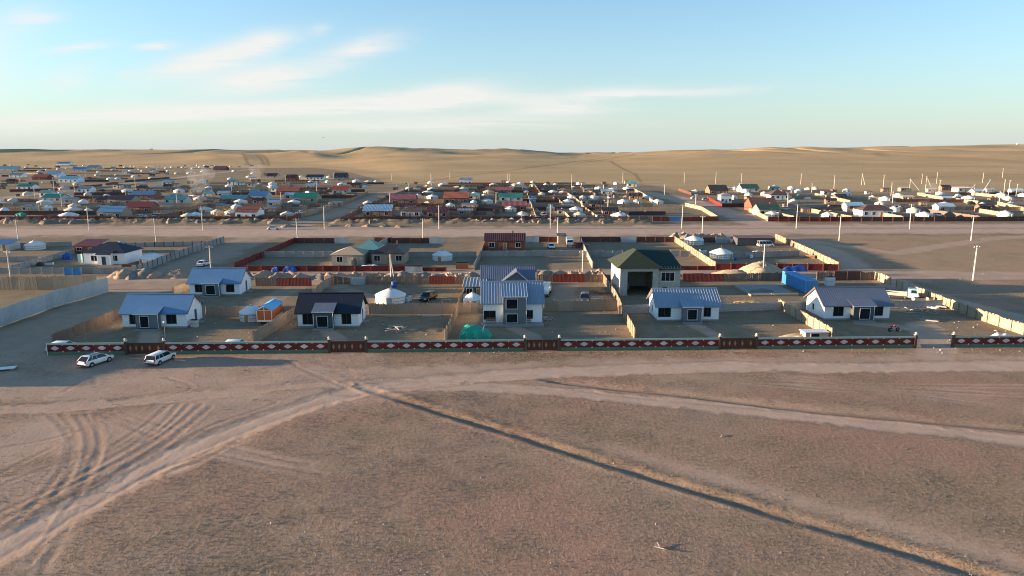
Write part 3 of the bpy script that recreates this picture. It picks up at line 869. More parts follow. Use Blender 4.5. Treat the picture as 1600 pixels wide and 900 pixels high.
def slope(mb, a, b_, c, d, thick=0.07, rib=0.30, rib_h=0.035):
    """sheet-metal slope; a-b eave left to right, d-c ridge left to right, with standing ribs"""
    a, b_, c, d = map(Vector, (a, b_, c, d))
    n = (b_ - a).cross(d - a).normalized()
    if n.z < 0:
        n = -n
    t = n * thick
    mb.hexa([a - t, b_ - t, c - t, d - t, a, b_, c, d])
    if rib:
        L = (b_ - a).length
        k = max(1, int(L / rib))
        for i in range(k + 1):
            s = min(max((i + 0.0) / k, 0.006), 0.994)
            p, q = a.lerp(b_, s), d.lerp(c, s)
            w = (b_ - a).normalized() * (0.03 if rib_h < 0.05 else 0.05)
            h_ = n * rib_h
            mb.add([p - w * 1.6, p + w * 1.6, q + w * 1.6, q - w * 1.6, p - w * 0.7 + h_, p + w * 0.7 + h_, q + w * 0.7 + h_, q - w * 0.7 + h_],
                   [(4, 5, 6, 7), (0, 1, 5, 4), (1, 2, 6, 5), (2, 3, 7, 6), (3, 0, 4, 7)])


def cottage(name, label, loc, rot, W, D, hw, hr, roof='blue_roof', porch=None, front=(), right=(), left=(), porch_mat='grey_clad', rib=0.30, porch_roof=None, group='white sided cottages', side_door=None, porch_door=None, porch_h=None, extra=None, wall='siding', chimney=None, over=0.45, rib_h=0.006):
    """gabled cottage, ridge along x, front towards -y, origin at the front left corner"""
    r = thing(name, label, 'house', loc, rot, group)
    base = MB(); base.box(-0.06, W + 0.06, -0.06, D + 0.06, -0.3, 0.28)
    base.build('plinth', M['plinth'], r)
    z0 = 0.28
    w = MB()
    fr = [(a, b_, c - z0, d - z0) for a, b_, c, d in front]
    cut = list(fr)
    wall_face(w, (0, 0, z0), (1, 0, 0), W, hw - z0, cut, n=(0, -1, 0))
    wall_face(w, (W, D, z0), (-1, 0, 0), W, hw - z0, [], n=(0, 1, 0))
    rt = [(a, b_, c - z0, d - z0) for a, b_, c, d in right]
    sd = [(side_door[0], side_door[1], 0.02, side_door[2])] if side_door and side_door[3] == 'right' else []
    wall_face(w, (W, 0, z0), (0, 1, 0), D, hw - z0, rt + sd, n=(1, 0, 0), gable=(0.5, hr - z0 - 0.05))
    lt = [(D - b_, D - a, c - z0, d - z0) for a, b_, c, d in left]
    wall_face(w, (0, D, z0), (0, -1, 0), D, hw - z0, lt, n=(-1, 0, 0), gable=(0.5, hr - z0 - 0.05))
    w.build('wall', M[wall], r)
    for h in fr:
        window(r, (0, 0, z0), (1, 0, 0), (0, -1, 0), h, 'dark_clad', fw=0.06)
    for h in rt:
        window(r, (W, 0, z0), (0, 1, 0), (1, 0, 0), h, 'trim', bars=0)
    for h in lt:
        window(r, (0, D, z0), (0, -1, 0), (-1, 0, 0), h, 'trim', bars=0)
    for h in sd:
        door(r, (W, 0, z0), (0, 1, 0), (1, 0, 0), h, 'dark_clad')
        st = MB(); st.box(W + 0.06, W + 1.1, side_door[0] - 0.2, side_door[1] + 0.2, -0.1, 0.2)
        st.build('step', M['plinth'], r)
    k = (hr - hw) / (D / 2)
    zo = hw - k * over
    m = MB()
    slope(m, (-over, -over, zo + 0.1), (W + over, -over, zo + 0.1), (W + over, D / 2, hr + 0.1), (-over, D / 2, hr + 0.1), rib=rib, rib_h=rib_h)
    slope(m, (W + over, D + over, zo + 0.1), (-over, D + over, zo + 0.1), (-over, D / 2, hr + 0.1), (W + over, D / 2, hr + 0.1), rib=None)
    ro = m.build('roof', M[roof], r)
    cap = MB(); cap.prism([(D / 2 - 0.22, hr + 0.06), (D / 2, hr + 0.17), (D / 2 + 0.22, hr + 0.06), (D / 2, hr + 0.11)], -over - 0.02, W + over + 0.02, axis='x')
    cap.build('ridge_cap', M[roof], ro)
    for x in (-over - 0.03, W + over):
        for s in (0, 1):
            bg = MB()
            y0, y1 = (-over, D / 2 - 0.002) if s == 0 else (D + over, D / 2 + 0.002)
            bg.hexa([(x, y0, zo - 0.12), (x + 0.03, y0, zo - 0.12), (x + 0.03, y1, hr - 0.12), (x, y1, hr - 0.12), (x, y0, zo + 0.09), (x + 0.03, y0, zo + 0.09), (x + 0.03, y1, hr + 0.09), (x, y1, hr + 0.09)])
            bg.build('bargeboard', M['soffit'], ro)
    gt = MB(); gt.box(-over, W + over, -over - 0.09, -over - 0.005, zo - 0.05, zo + 0.08)
    gt.build('gutter', M[roof], ro)
    if porch:
        x0, x1, pj = porch
        ph = porch_h or hw - 0.05
        p = MB()
        ho = [(q[0] - x0, q[1] - x0, q[2] - z0, q[3] - z0) for q in (porch_door or [])]
        wall_face(p, (x0, -pj, z0), (1, 0, 0), x1 - x0, ph - z0, ho, n=(0, -1, 0))
        wall_face(p, (x1, -pj, z0), (0, 1, 0), pj - 0.01, ph - z0, [], n=(1, 0, 0))
        wall_face(p, (x0, -0.01, z0), (0, -1, 0), pj - 0.01, ph - z0, [], n=(-1, 0, 0))
        # cheeks between porch top and main roof
        kk = 0.30
        run = max((ph - hw) / max(k - kk, 0.05) + (kk * pj) / max(k - kk, 0.05), 0.4)
        run = min(run, D / 2 - 0.2)
        zt = hw + k * run
        for x in (x0, x1):
            p.add([(x, -pj, ph), (x, 0, ph), (x, run, zt), (x, 0, hw)], [(0, 1, 2), (1, 2, 3)])
        po = p.build('porch', M[porch_mat], r)
        for h in ho:
            window(po, (x0, -pj, z0), (1, 0, 0), (0, -1, 0), h, 'trim', name='glazed_door', bars=0, fw=0.07)
        s = MB()
        ov = 0.28
        zf = ph + 0.09 - (zt - ph) / (run + pj) * ov
        slope(s, (x0 - ov, -pj - ov, zf), (x1 + ov, -pj - ov, zf), (x1 + ov, run + 0.15, zt + 0.2), (x0 - ov, run + 0.15, zt + 0.2), rib=rib, rib_h=rib_h)
        so = s.build('porch_roof', M[porch_roof or roof], r)
        fb = MB(); fb.box(x0 - ov, x1 + ov, -pj - ov - 0.04, -pj - ov - 0.003, zf - 0.14, zf + 0.02)
        fb.build('fascia', M['trim'], so)
        pl = MB(); pl.box(x0 - 0.1, x1 + 0.1, -pj - 0.9, -0.07, -0.3, 0.16)
        pl.build('step', M['plinth'], r)
        dp = MB(); dp.tube((x1 + 0.06, -pj + 0.02, 0.2), (x1 + 0.06, -pj + 0.02, ph), 0.045, n=6)
        dp.build('downpipe', M['trim'], po)
    if chimney:
        c = MB(); c.box(chimney[0] - 0.22, chimney[0] + 0.22, chimney[1] - 0.22, chimney[1] + 0.22, hw, hr + 0.7)
        c.build('chimney', M['plinth'], r)
    return r


def hip_roof(mb, x0, x1, y0, y1, z, h, over=0.4, thick=0.12, ins=None):
    x0 -= over; x1 += over; y0 -= over; y1 += over
    W, D = x1 - x0, y1 - y0
    i = (min(W, D) / 2) if ins is None else ins
    if W >= D:
        a, b_ = (x0 + i, (y0 + y1) / 2, z + h), (x1 - i, (y0 + y1) / 2, z + h)
        top = [a, b_]
        fs = [(0, 1, 5, 4), (1, 2, 5), (2, 3, 4, 5), (3, 0, 4)]
    else:
        a, b_ = ((x0 + x1) / 2, y0 + i, z + h), ((x0 + x1) / 2, y1 - i, z + h)
        top = [a, b_]
        fs = [(0, 1, 4), (1, 2, 5, 4), (2, 3, 5), (3, 0, 4, 5)]
    e = [(x0, y0, z), (x1, y0, z), (x1, y1, z), (x0, y1, z)]
    lo = [(p[0], p[1], p[2] - thick) for p in e]
    mb.add(e + top + lo, fs + [(0, 1, 7, 6), (1, 2, 8, 7), (2, 3, 9, 8), (3, 0, 6, 9), (6, 7, 8, 9)])
    return mb


def small_house(name, label, loc, rot, W, D, hw, hr, roof, wall, kind='gable', wins=2, group=None, cat='house', dr=True, over=0.35, side_wins=0, axis='x', chimney=True, frame='trim'):
    """house of the wider village: walls with openings, roof, windows, door"""
    r = thing(name, label, cat, loc, rot, group)
    w = MB()
    nslot = wins + (1 if dr else 0)
    holes, dh = [], None
    di = nslot // 2 if dr else -1
    for i in range(nslot):
        c = W * (i + 0.5) / nslot
        if i == di:
            dh = (c - 0.5, c + 0.5, 0.05, min(2.1, hw - 0.25))
        else:
            ww = min(0.75, W / nslot * 0.28)
            holes.append((c - ww, c + ww, 0.9, min(2.25, hw - 0.3)))
    allh = holes + ([dh] if dh else [])
    g = kind in ('gable', 'gable_y')
    wall_face(w, (0, 0, 0), (1, 0, 0), W, hw, allh, n=(0, -1, 0), gable=(0.5, hr - 0.04) if kind == 'gable_y' else None)
    wall_face(w, (W, D, 0), (-1, 0, 0), W, hw, [], n=(0, 1, 0), gable=(0.5, hr - 0.04) if kind == 'gable_y' else None)
    wall_face(w, (W, 0, 0), (0, 1, 0), D, hw, [], n=(1, 0, 0), gable=(0.5, hr - 0.04) if kind == 'gable' else None)
    wall_face(w, (0, D, 0), (0, -1, 0), D, hw, [], n=(-1, 0, 0), gable=(0.5, hr - 0.04) if kind == 'gable' else None)
    w.build('wall', M[wall], r)
    for h in holes:
        window(r, (0, 0, 0), (1, 0, 0), (0, -1, 0), h, frame)
    if dh:
        door(r, (0, 0, 0), (1, 0, 0), (0, -1, 0), dh, 'door_wood', 'trim', handle=False)
    m = MB()
    rm = roof_mat(roof) if roof in ROOFS else M[roof]
    if kind == 'gable':
        k = (hr - hw) / (D / 2); zo = hw - k * over + 0.1
        slope(m, (-over, -over, zo), (W + over, -over, zo), (W + over, D / 2, hr + 0.1), (-over, D / 2, hr + 0.1), rib=0.6, rib_h=0.05)
        slope(m, (W + over, D + over, zo), (-over, D + over, zo), (-over, D / 2, hr + 0.1), (W + over, D / 2, hr + 0.1), rib=None)
    elif kind == 'gable_y':
        k = (hr - hw) / (W / 2); zo = hw - k * over + 0.1
        slope(m, (-over, D + over, zo), (-over, -over, zo), (W / 2, -over, hr + 0.1), (W / 2, D + over, hr + 0.1), rib=0.6, rib_h=0.05)
        slope(m, (W + over, -over, zo), (W + over, D + over, zo), (W / 2, D + over, hr + 0.1), (W / 2, -over, hr + 0.1), rib=0.6, rib_h=0.05)
    elif kind == 'hip':
        hip_roof(m, 0, W, 0, D, hw + 0.13, hr - hw)
    else:  # mono-pitch shed
        slope(m, (-over, -over, hw + 0.1), (W + over, -over, hw + 0.1), (W + over, D + over, hr + 0.1), (-over, D + over, hr + 0.1), rib=0.6, rib_h=0.05)
    m.build('roof', rm, r)
    if chimney:
        c = MB(); cx, cy = W * 0.7, D * 0.62
        c.box(cx - 0.22, cx + 0.22, cy - 0.22, cy + 0.22, hw, hr + 0.75)
        c.build('chimney', M['brick_red'], r)
    return r


# ------------------------------------------------------------------ gers
def make_ger(name, label, loc, rot, R=2.9, canvas='canvas', full=True, door_mat='door_wood', group='round felt gers', chimney=True):
    r = thing(name, label, 'ger', loc, rot, group)
    key = ('ger', canvas, full, door_mat)
    if key not in MESHES:
        n = 28 if full else 18
        w = MB(); w.lathe([(0.985, -0.05), (1.0, 0.05), (1.005, 0.25), (1.0, 0.55)], n, cap=False)
        t = MB(); t.lathe([(1.045, 0.52), (1.035, 0.565), (0.80, 0.70), (0.55, 0.825), (0.30, 0.93), (0.16, 0.97), (0.16, 0.985), (0.0, 1.0)], n, cap=False)
        c = MB(); c.lathe([(0.19, 0.955), (0.20, 0.99), (0.17, 1.02), (0.05, 1.025), (0.0, 1.025)], 14, cap=False)
        b1 = MB(); b1.lathe([(1.006, 0.20), (1.022, 0.205), (1.022, 0.232), (1.006, 0.237)], n, cap=False)
        b2 = MB(); b2.lathe([(1.006, 0.40), (1.022, 0.405), (1.022, 0.432), (1.006, 0.437)], n, cap=False)
        d = MB(); d.box(-0.17, 0.17, -1.03, -0.94, 0.0, 0.50)
        df = MB(); df.box(-0.22, -0.17, -1.06, -0.93, 0, 0.54); df.box(0.17, 0.22, -1.06, -0.93, 0, 0.54); df.box(-0.17, 0.17, -1.06, -0.93, 0.50, 0.54)
        ch = MB(); ch.tube((0.06, 0.02, 0.95), (0.06, 0.02, 1.28), 0.028, n=7)
        MESHES[key] = [w.mesh('ger_wall', M[canvas], True), t.mesh('ger_roof', M[canvas], True), c.mesh('ger_crown', M['rope'], True), b1.mesh('ger_band', M['rope']),
                       b2.mesh('ger_band', M['rope']), d.mesh('ger_door', M[door_mat]), df.mesh('ger_frame', M['trim']), ch.mesh('ger_pipe', M['steel'])]
    ms = MESHES[key]
    sc = (R, R, 2.75 * (0.9 + 0.05 * R / 2.9) if full else 2.6)
    r.scale = sc
    link('wall', ms[0], r); link('roof', ms[1], r); link('crown_ring', ms[2], r)
    if full:
        link('rope_band', ms[3], r); link('rope_band', ms[4], r)
    d = link('door', ms[5], r)
    link('frame', ms[6], d)
    if chimney:
        link('stove_pipe', ms[7], r)
    return r


MESHES = {}


# ------------------------------------------------------------------ fences
def bay_mesh(kind, k, Hh):
    key = (kind, k, round(Hh, 2))
    if key in MESHES:
        return MESHES[key]
    rr = random.Random(hash((kind, k)) % 1000 + k * 7 + len(kind))
    mb = MB(); L = 2.5
    if kind in ('plank', 'plank_dark', 'plank_pale'):
        x = 0.02
        while x < L - 0.03:
            w = rr.uniform(0.11, 0.19)
            h = Hh * rr.uniform(0.92, 1.06)
            y = rr.uniform(-0.012, 0.012); t = rr.uniform(-0.015, 0.015)
            x1 = min(x + w, L - 0.01)
            mb.hexa([(x, y - 0.012, -0.1), (x1, y - 0.012, -0.1), (x1, y + 0.012, -0.1), (x, y + 0.012, -0.1), (x + t, y - 0.012, h), (x1 + t, y - 0.012, h - rr.uniform(-0.03, 0.03)), (x1 + t, y + 0.012, h), (x + t, y + 0.012, h)])
            x = x1 + rr.uniform(0.006, 0.02)
        mb.box(0, L, 0.027, 0.075, Hh * 0.22, Hh * 0.22 + 0.09); mb.box(0, L, 0.027, 0.075, Hh * 0.78, Hh * 0.78 + 0.09)
        me = mb.mesh(kind + '_bay', M[kind])
    elif kind in ('red_sheet', 'brown_sheet', 'galv', 'shed_blue'):
        n = 16
        pr = []
        for i in range(n + 1):
            x = L * i / n
            pr.append((x, 0.02 if i % 2 else -0.02))
        for (a, ya), (c, yc) in zip(pr[:-1], pr[1:]):
            mb.hexa([(a, ya - 0.006, 0.02), (c, yc - 0.006, 0.02), (c, yc + 0.006, 0.02), (a, ya + 0.006, 0.02), (a, ya - 0.006, Hh), (c, yc - 0.006, Hh), (c, yc + 0.006, Hh), (a, ya + 0.006, Hh)])
        mb.box(0, L, 0.028, 0.07, Hh * 0.2, Hh * 0.2 + 0.05); mb.box(0, L, 0.028, 0.07, Hh * 0.85, Hh * 0.85 + 0.05)
        mb.box(0, L, -0.035, 0.035, Hh + 0.002, Hh + 0.045)
        me = mb.mesh(kind + '_bay', M[kind])
    else:  # concrete or block slab with a raised border
        mb.box(0, L, -0.05, 0.05, -0.1, Hh - 0.12)
        mb.box(0.0, L, -0.085, 0.085, Hh - 0.12, Hh + rr.uniform(-0.02, 0.02))
        mb.box(0.0, L, -0.075, 0.075, 0.0, 0.18)
        me = mb.mesh(kind + '_bay', M[kind])
    MESHES[key] = me
    return me


def post_mesh(kind, Hh):
    key = ('post', kind, round(Hh, 2))
    if key not in MESHES:
        mb = MB()
        if kind == 'red_post':
            mb.box(-0.11, 0.11, -0.11, 0.11, -0.2, Hh + 0.12); mb.box(-0.15, 0.15, -0.15, 0.15, Hh + 0.12, Hh + 0.2)
        elif kind in ('concrete', 'post_dark'):
            mb.box(-0.10, 0.10, -0.12, 0.12, -0.2, Hh + 0.10)
        elif kind == 'rust':
            mb.tube((0, 0.05, -0.2), (0, 0.05, Hh + 0.08), 0.04, n=6)
        else:
            mb.tube((0, 0.12, -0.2), (0, 0.12, Hh + 0.12), 0.07, 0.06, n=6)
        MESHES[key] = mb.mesh('fence_post', M[kind])
    return MESHES[key]


def fence(label, kind, pts, Hh=2.0, post='plank_dark', bay=2.6, missing=(), name=None, posts=True, lean=0.012, group=None):
    """fence along ground points; every bay and every post is a part"""
    pts = [P(*p) if not isinstance(p, Vector) else p for p in pts]
    nm = name or {'plank': 'plank_fence', 'plank_dark': 'plank_fence', 'plank_pale': 'plank_fence', 'red_sheet': 'red_fence', 'brown_sheet': 'sheet_fence', 'galv': 'metal_fence', 'concrete': 'panel_wall', 'block': 'block_wall', 'block_warm': 'block_wall'}.get(kind, 'fence')
    cat = 'wall' if kind in ('concrete', 'block', 'block_warm') else 'fence'
    r = thing(nm, label, cat, pts[0], 0.0, group)
    rr = random.Random(len(label) * 13 + int(abs(pts[0].x) * 10))
    part = {'concrete': 'slab', 'block': 'block_panel', 'block_warm': 'block_panel'}.get(kind, 'board_bay' if 'plank' in kind else 'sheet')
    i = 0
    for a, b_ in zip(pts[:-1], pts[1:]):
        d = b_ - a
        L = d.length
        n = max(1, round(L / bay))
        ang = math.atan2(d.y, d.x)
        for k in range(n):
            p = a + d * (k / n) - pts[0]
            if i not in missing:
                o = link(part, bay_mesh(kind, rr.randrange(4), Hh), r, p, ang, (L / n / 2.5, 1, 1 + rr.uniform(-0.03, 0.03)))
                o.rotation_euler = (rr.uniform(-lean, lean), 0, ang)
            if posts:
                link('post', post_mesh(post, Hh), r, p + Vector((0, 0, 0)), ang)
            i += 1
    if posts:
        link('post', post_mesh(post, Hh), r, pts[-1] - pts[0], ang)
    return r


# ------------------------------------------------------------------ power poles
def pole(label, px, yb, yt, aframe=None, arm=True, group='concrete power poles', lean=0.0):
    p = P(px, yb)
    p.z = ground_z(p.x, p.y) if p.y > 600 else 0.0
    hgt = max(6.0, min(11.0, (yb - yt) * mpp(yb) * 1.03))
    r = thing('power_pole', label, 'pole', p, RNG.uniform(-0.3, 0.3), group)
    far = p.y > 330
    rad = 0.14 if not far else 0.17
    m = MB(); m.tube((0, 0, -0.3), (lean * hgt, 0, hgt), rad * 1.15, rad * 0.8, 8); m.build('shaft', M['pole'], r)
    if arm:
        a = MB(); a.box(-0.85 + lean * hgt, 0.85 + lean * hgt, -0.05, 0.05, hgt - 0.45, hgt - 0.35)
        ao = a.build('crossarm', M['pole'], r)
        for x in (-0.75, 0.75):
            c = MB(); c.lathe([(0.05, 0), (0.07, 0.05), (0.05, 0.1), (0.07, 0.15), (0.03, 0.2)], 8, x + lean * hgt, 0); o = c.build('insulator', M['trim'], ao); o.location = (0, 0, hgt - 0.345)
    if aframe:
        s = MB(); s.tube((aframe, 0, -0.3), (0.0, 0, hgt * 0.92), rad * 0.95, rad * 0.8, 8); s.build('strut', M['pole'], r)
    return r, p, hgt

# ------------------------------------------------------------------ vehicles
def wheel(parent, x, y, R=0.33, w=0.22):
    key = ('wheel', R, w)
    if key not in MESHES:
        t = MB(); t.lathe([(R * 0.62, -w / 2), (R * 0.93, -w / 2), (R, -w * 0.3), (R, w * 0.3), (R * 0.93, w / 2), (R * 0.62, w / 2)], 18, cap=True)
        m = MB(); m.lathe([(R * 0.60, -w * 0.515), (R * 0.25, -w * 0.56), (0.02, -w * 0.54)], 12, cap=False); m.lathe([(R * 0.60, w * 0.515), (R * 0.25, w * 0.56), (0.02, w * 0.54)], 12, cap=False)
        MESHES[key] = (t.mesh('tyre', M['tyre'], True), m.mesh('rim', M['rim']))
    t, m = MESHES[key]
    o = link('wheel', t, parent, (x, y, R))
    o.rotation_euler = (math.pi / 2, 0, 0)
    link('rim', m, o)
    return o


CAR_STYLE = {  # length, width, roof height, belt height, [cabin: rear base, rear top, front top, front base] along x (front is +x)
    'suv': (4.65, 1.86, 1.62, 0.98, (-2.22, -1.75, 0.45, 1.15)),
    'wagon': (4.5, 1.76, 1.50, 0.92, (-2.18, -1.92, 0.55, 1.22)),
    'sedan': (4.6, 1.78, 1.44, 0.90, (-1.75, -1.0, 0.35, 1.15)),
    'hatch': (4.4, 1.78, 1.50, 0.94, (-2.12, -1.45, 0.45, 1.20)),
    'van': (4.9, 1.85, 1.95, 1.05, (-2.40, -2.30, 1.35, 2.0)),
}


def car(name, label, loc, rot, style='suv', paint='car_white', group=None, cat='car', glass='glass', rails=False):
    L, Wd, Hr, Hb, (rb, rt, ft, fb) = CAR_STYLE[style]
    r = thing(name, label, cat, loc, rot, group)
    hw = Wd / 2
    xs = [-L / 2, -L / 2 + 0.06, -L / 2 + 0.35, -0.6, 0.5, fb, L / 2 - 0.55, L / 2 - 0.10, L / 2]
    rear_h = Hb if rb < -L / 2 + 0.35 else Hb + 0.03
    tz = [rear_h * 0.88, rear_h * 0.97, rear_h, Hb + 0.01, Hb, Hb - 0.02, Hb - 0.12, Hb - 0.24, Hb - 0.38]
    wz = [0.86, 0.93, 0.98, 1.0, 1.0, 0.99, 0.96, 0.90, 0.80]
    b = MB()
    ring = []
    for x, t, k in zip(xs, tz, wz):
        w = hw * k
        zb = 0.30 if abs(x) < L / 2 - 0.2 else 0.36
        ring.append([(x, -w * 0.92, zb), (x, -w, zb + 0.12), (x, -w, t * 0.72), (x, -w * 0.93, t), (x, w * 0.93, t), (x, w, t * 0.72), (x, w, zb + 0.12), (x, w * 0.92, zb)])
    vs_ = [p for rg in ring for p in rg]
    fs = []
    for i in range(len(ring) - 1):
        for j in range(8):
            fs.append((i * 8 + j, i * 8 + (j + 1) % 8, (i + 1) * 8 + (j + 1) % 8, (i + 1) * 8 + j))
    fs += [tuple(range(8)), tuple((len(ring) - 1) * 8 + j for j in range(8))]
    b.add(vs_, fs)
    body = b.build('body', M[paint], r, smooth=True)
    # glasshouse
    g = MB()
    zt = Hr - 0.05
    wb, wt = hw * 0.92, hw * 0.76
    g.hexa([(rb + 0.03, -wb, Hb - 0.03), (fb - 0.02, -wb, Hb - 0.03), (fb - 0.02, wb, Hb - 0.03), (rb + 0.03, wb, Hb - 0.03), (rt, -wt, zt), (ft, -wt, zt), (ft, wt, zt), (rt, wt, zt)])
    g.build('window_band', M[glass], r)
    rf = MB()
    rf.add([(rt - 0.06, -wt - 0.02, zt - 0.02), (ft + 0.08, -wt - 0.02, zt - 0.02), (ft + 0.08, wt + 0.02, zt - 0.02), (rt - 0.06, wt + 0.02, zt - 0.02),
            (rt + 0.12, -wt + 0.1, Hr), (ft - 0.12, -wt + 0.1, Hr), (ft - 0.12, wt - 0.1, Hr), (rt + 0.12, wt - 0.1, Hr)],
           [(0, 1, 5, 4), (1, 2, 6, 5), (2, 3, 7, 6), (3, 0, 4, 7), (4, 5, 6, 7), (0, 3, 2, 1)])
    ro = rf.build('roof', M[paint], r, smooth=True)
    for s in (-1, 1):
        for (xb, xt) in ((rb + 0.05, rt + 0.02), (fb - 0.04, ft), ((rb * 0.45 + fb * 0.55) - 0.1, (rt * 0.45 + ft * 0.55) - 0.1), ((rb * 0.72 + fb * 0.28) - 0.1, (rt * 0.72 + ft * 0.28) - 0.05)):
            pl = MB(); pl.bar((xb, s * (wb + 0.006), Hb - 0.03), (xt, s * (wt + 0.012), zt), 0.09, 0.04)
            pl.build('pillar', M[paint], r)
    if rails:
        k = MB()
        for s in (-1, 1):
            k.box(rt + 0.1, ft - 0.1, s * (wt - 0.12) - 0.02, s * (wt - 0.12) + 0.02, Hr + 0.002, Hr + 0.06)
        k.build('roof_rails', M['steel'], ro)
        sr = MB(); sr.box(rt + 0.5, ft - 0.3, -wt * 0.55, wt * 0.55, Hr + 0.002, Hr + 0.012); sr.build('sunroof', M['glass'], ro)
    Rw = 0.35 if style in ('suv', 'van') else 0.32
    for x in (-L / 2 + 0.85, L / 2 - 0.88):
        for s in (-1, 1):
            wheel(r, x, s * (hw - 0.10), Rw)
            a = MB(); a.prism([(x + (Rw + 0.07) * math.cos(t), Rw + (Rw + 0.07) * math.sin(t)) for t in np.linspace(0, math.pi, 9)], s * (hw + 0.004) - 0.006, s * (hw + 0.004) + 0.006)
            a.build('wheel_arch', M['tyre'], body)
    for s in (-1, 1):
        h = MB(); h.box(L / 2 - 0.20, L / 2 - 0.02, s * hw * 0.62 - 0.2, s * hw * 0.62 + 0.2, Hb - 0.36, Hb - 0.22); h.build('headlight', M['light'], r)
        h = MB(); h.box(-L / 2 - 0.015, -L / 2 + 0.12, s * hw * 0.78 - 0.1, s * hw * 0.78 + 0.1, Hb - 0.30, Hb - 0.02); h.build('tail_light', M['tail'], r)
        h = MB(); h.box(fb - 0.35, fb - 0.17, s * (hw + 0.08) - 0.09, s * (hw + 0.08) + 0.09, Hb - 0.02, Hb + 0.13); h.build('mirror', M[paint], r)
    h = MB(); h.box(-L / 2 - 0.03, -L / 2 + 0.1, -hw * 0.86, hw * 0.86, 0.33, 0.50); h.build('rear_bumper', M['steel'] if style != 'sedan' else M[paint], r)
    h = MB(); h.box(-L / 2 - 0.02, -L / 2 + 0.03, -0.24, 0.24, 0.60, 0.72); h.build('number_plate', M['trim'], r)
    h = MB(); h.box(L / 2 - 0.09, L / 2 + 0.015, -hw * 0.5, hw * 0.5, 0.40, 0.56); h.build('grille', M['steel'], r)
    return r


def truck(name, label, loc, rot, cab='car_white', bed='plank', box=False, L=6.2, group=None):
    r = thing(name, label, 'truck', loc, rot, group)
    m = MB(); m.box(-L / 2, L / 2 - 0.2, -0.42, 0.42, 0.55, 0.78); m.build('chassis', M['steel'], r)
    c = MB(); x0, x1 = L / 2 - 1.75, L / 2
    c.add([(x0, -1, 0.62), (x1, -1, 0.62), (x1, 1, 0.62), (x0, 1, 0.62), (x0, -1, 1.45), (x1, -1, 1.45), (x1, 1, 1.45), (x0, 1, 1.45), (x0, -0.92, 2.25), (x1 - 0.28, -0.92, 2.25), (x1 - 0.28, 0.92, 2.25), (x0, 0.92, 2.25)],
          [(0, 3, 2, 1), (0, 1, 5, 4), (1, 2, 6, 5), (2, 3, 7, 6), (3, 0, 4, 7), (4, 5, 9, 8), (5, 6, 10, 9), (6, 7, 11, 10), (7, 4, 8, 11), (8, 9, 10, 11)])
    co = c.build('cab', M[cab], r)
    w = MB(); w.hexa([(x1 - 0.02, -0.88, 1.50), (x1 + 0.015, -0.88, 1.50), (x1 + 0.015, 0.88, 1.50), (x1 - 0.02, 0.88, 1.50), (x1 - 0.25, -0.80, 2.15), (x1 - 0.222, -0.80, 2.15), (x1 - 0.222, 0.80, 2.15), (x1 - 0.25, 0.80, 2.15)])
    w.build('windscreen', M['glass'], co)
    for s in (-1, 1):
        d = MB(); d.hexa([(x0 + 0.5, s * 1.0 - 0.012, 1.5), (x1 - 0.2, s * 1.0 - 0.012, 1.5), (x1 - 0.2, s * 1.0 + 0.012, 1.5), (x0 + 0.5, s * 1.0 + 0.012, 1.5), (x0 + 0.5, s * 0.94 - 0.012, 2.1), (x1 - 0.42, s * 0.94 - 0.012, 2.1), (x1 - 0.42, s * 0.94 + 0.012, 2.1), (x0 + 0.5, s * 0.94 + 0.012, 2.1)])
        d.build('side_window', M['glass'], co)
        h = MB(); h.box(x1 - 0.05, x1 + 0.02, s * 0.72 - 0.14, s * 0.72 + 0.14, 0.85, 1.02); h.build('headlight', M['light'], r)
    b = MB(); b.box(x1 - 0.04, x1 + 0.08, -0.98, 0.98, 0.50, 0.72); b.build('bumper', M['steel'], r)
    f = MB()
    if box:
        f.box(-L / 2, x0 - 0.12, -1.05, 1.05, 0.85, 2.6)
    else:
        f.box(-L / 2, x0 - 0.12, -1.05, 1.05, 0.80, 0.90)
        f.box(-L / 2, x0 - 0.12, -1.05, -1.0, 0.902, 1.35); f.box(-L / 2, x0 - 0.12, 1.0, 1.05, 0.902, 1.35)
        f.box(-L / 2, -L / 2 + 0.05, -0.998, 0.998, 0.902, 1.35); f.box(x0 - 0.17, x0 - 0.12, -0.998, 0.998, 0.902, 1.6)
    f.build('cargo_bed', M[bed], r)
    for x in (L / 2 - 0.9, -L / 2 + 1.2):
        for s in (-1, 1):
            wheel(r, x, s * 0.86, 0.42, 0.26)
    return r


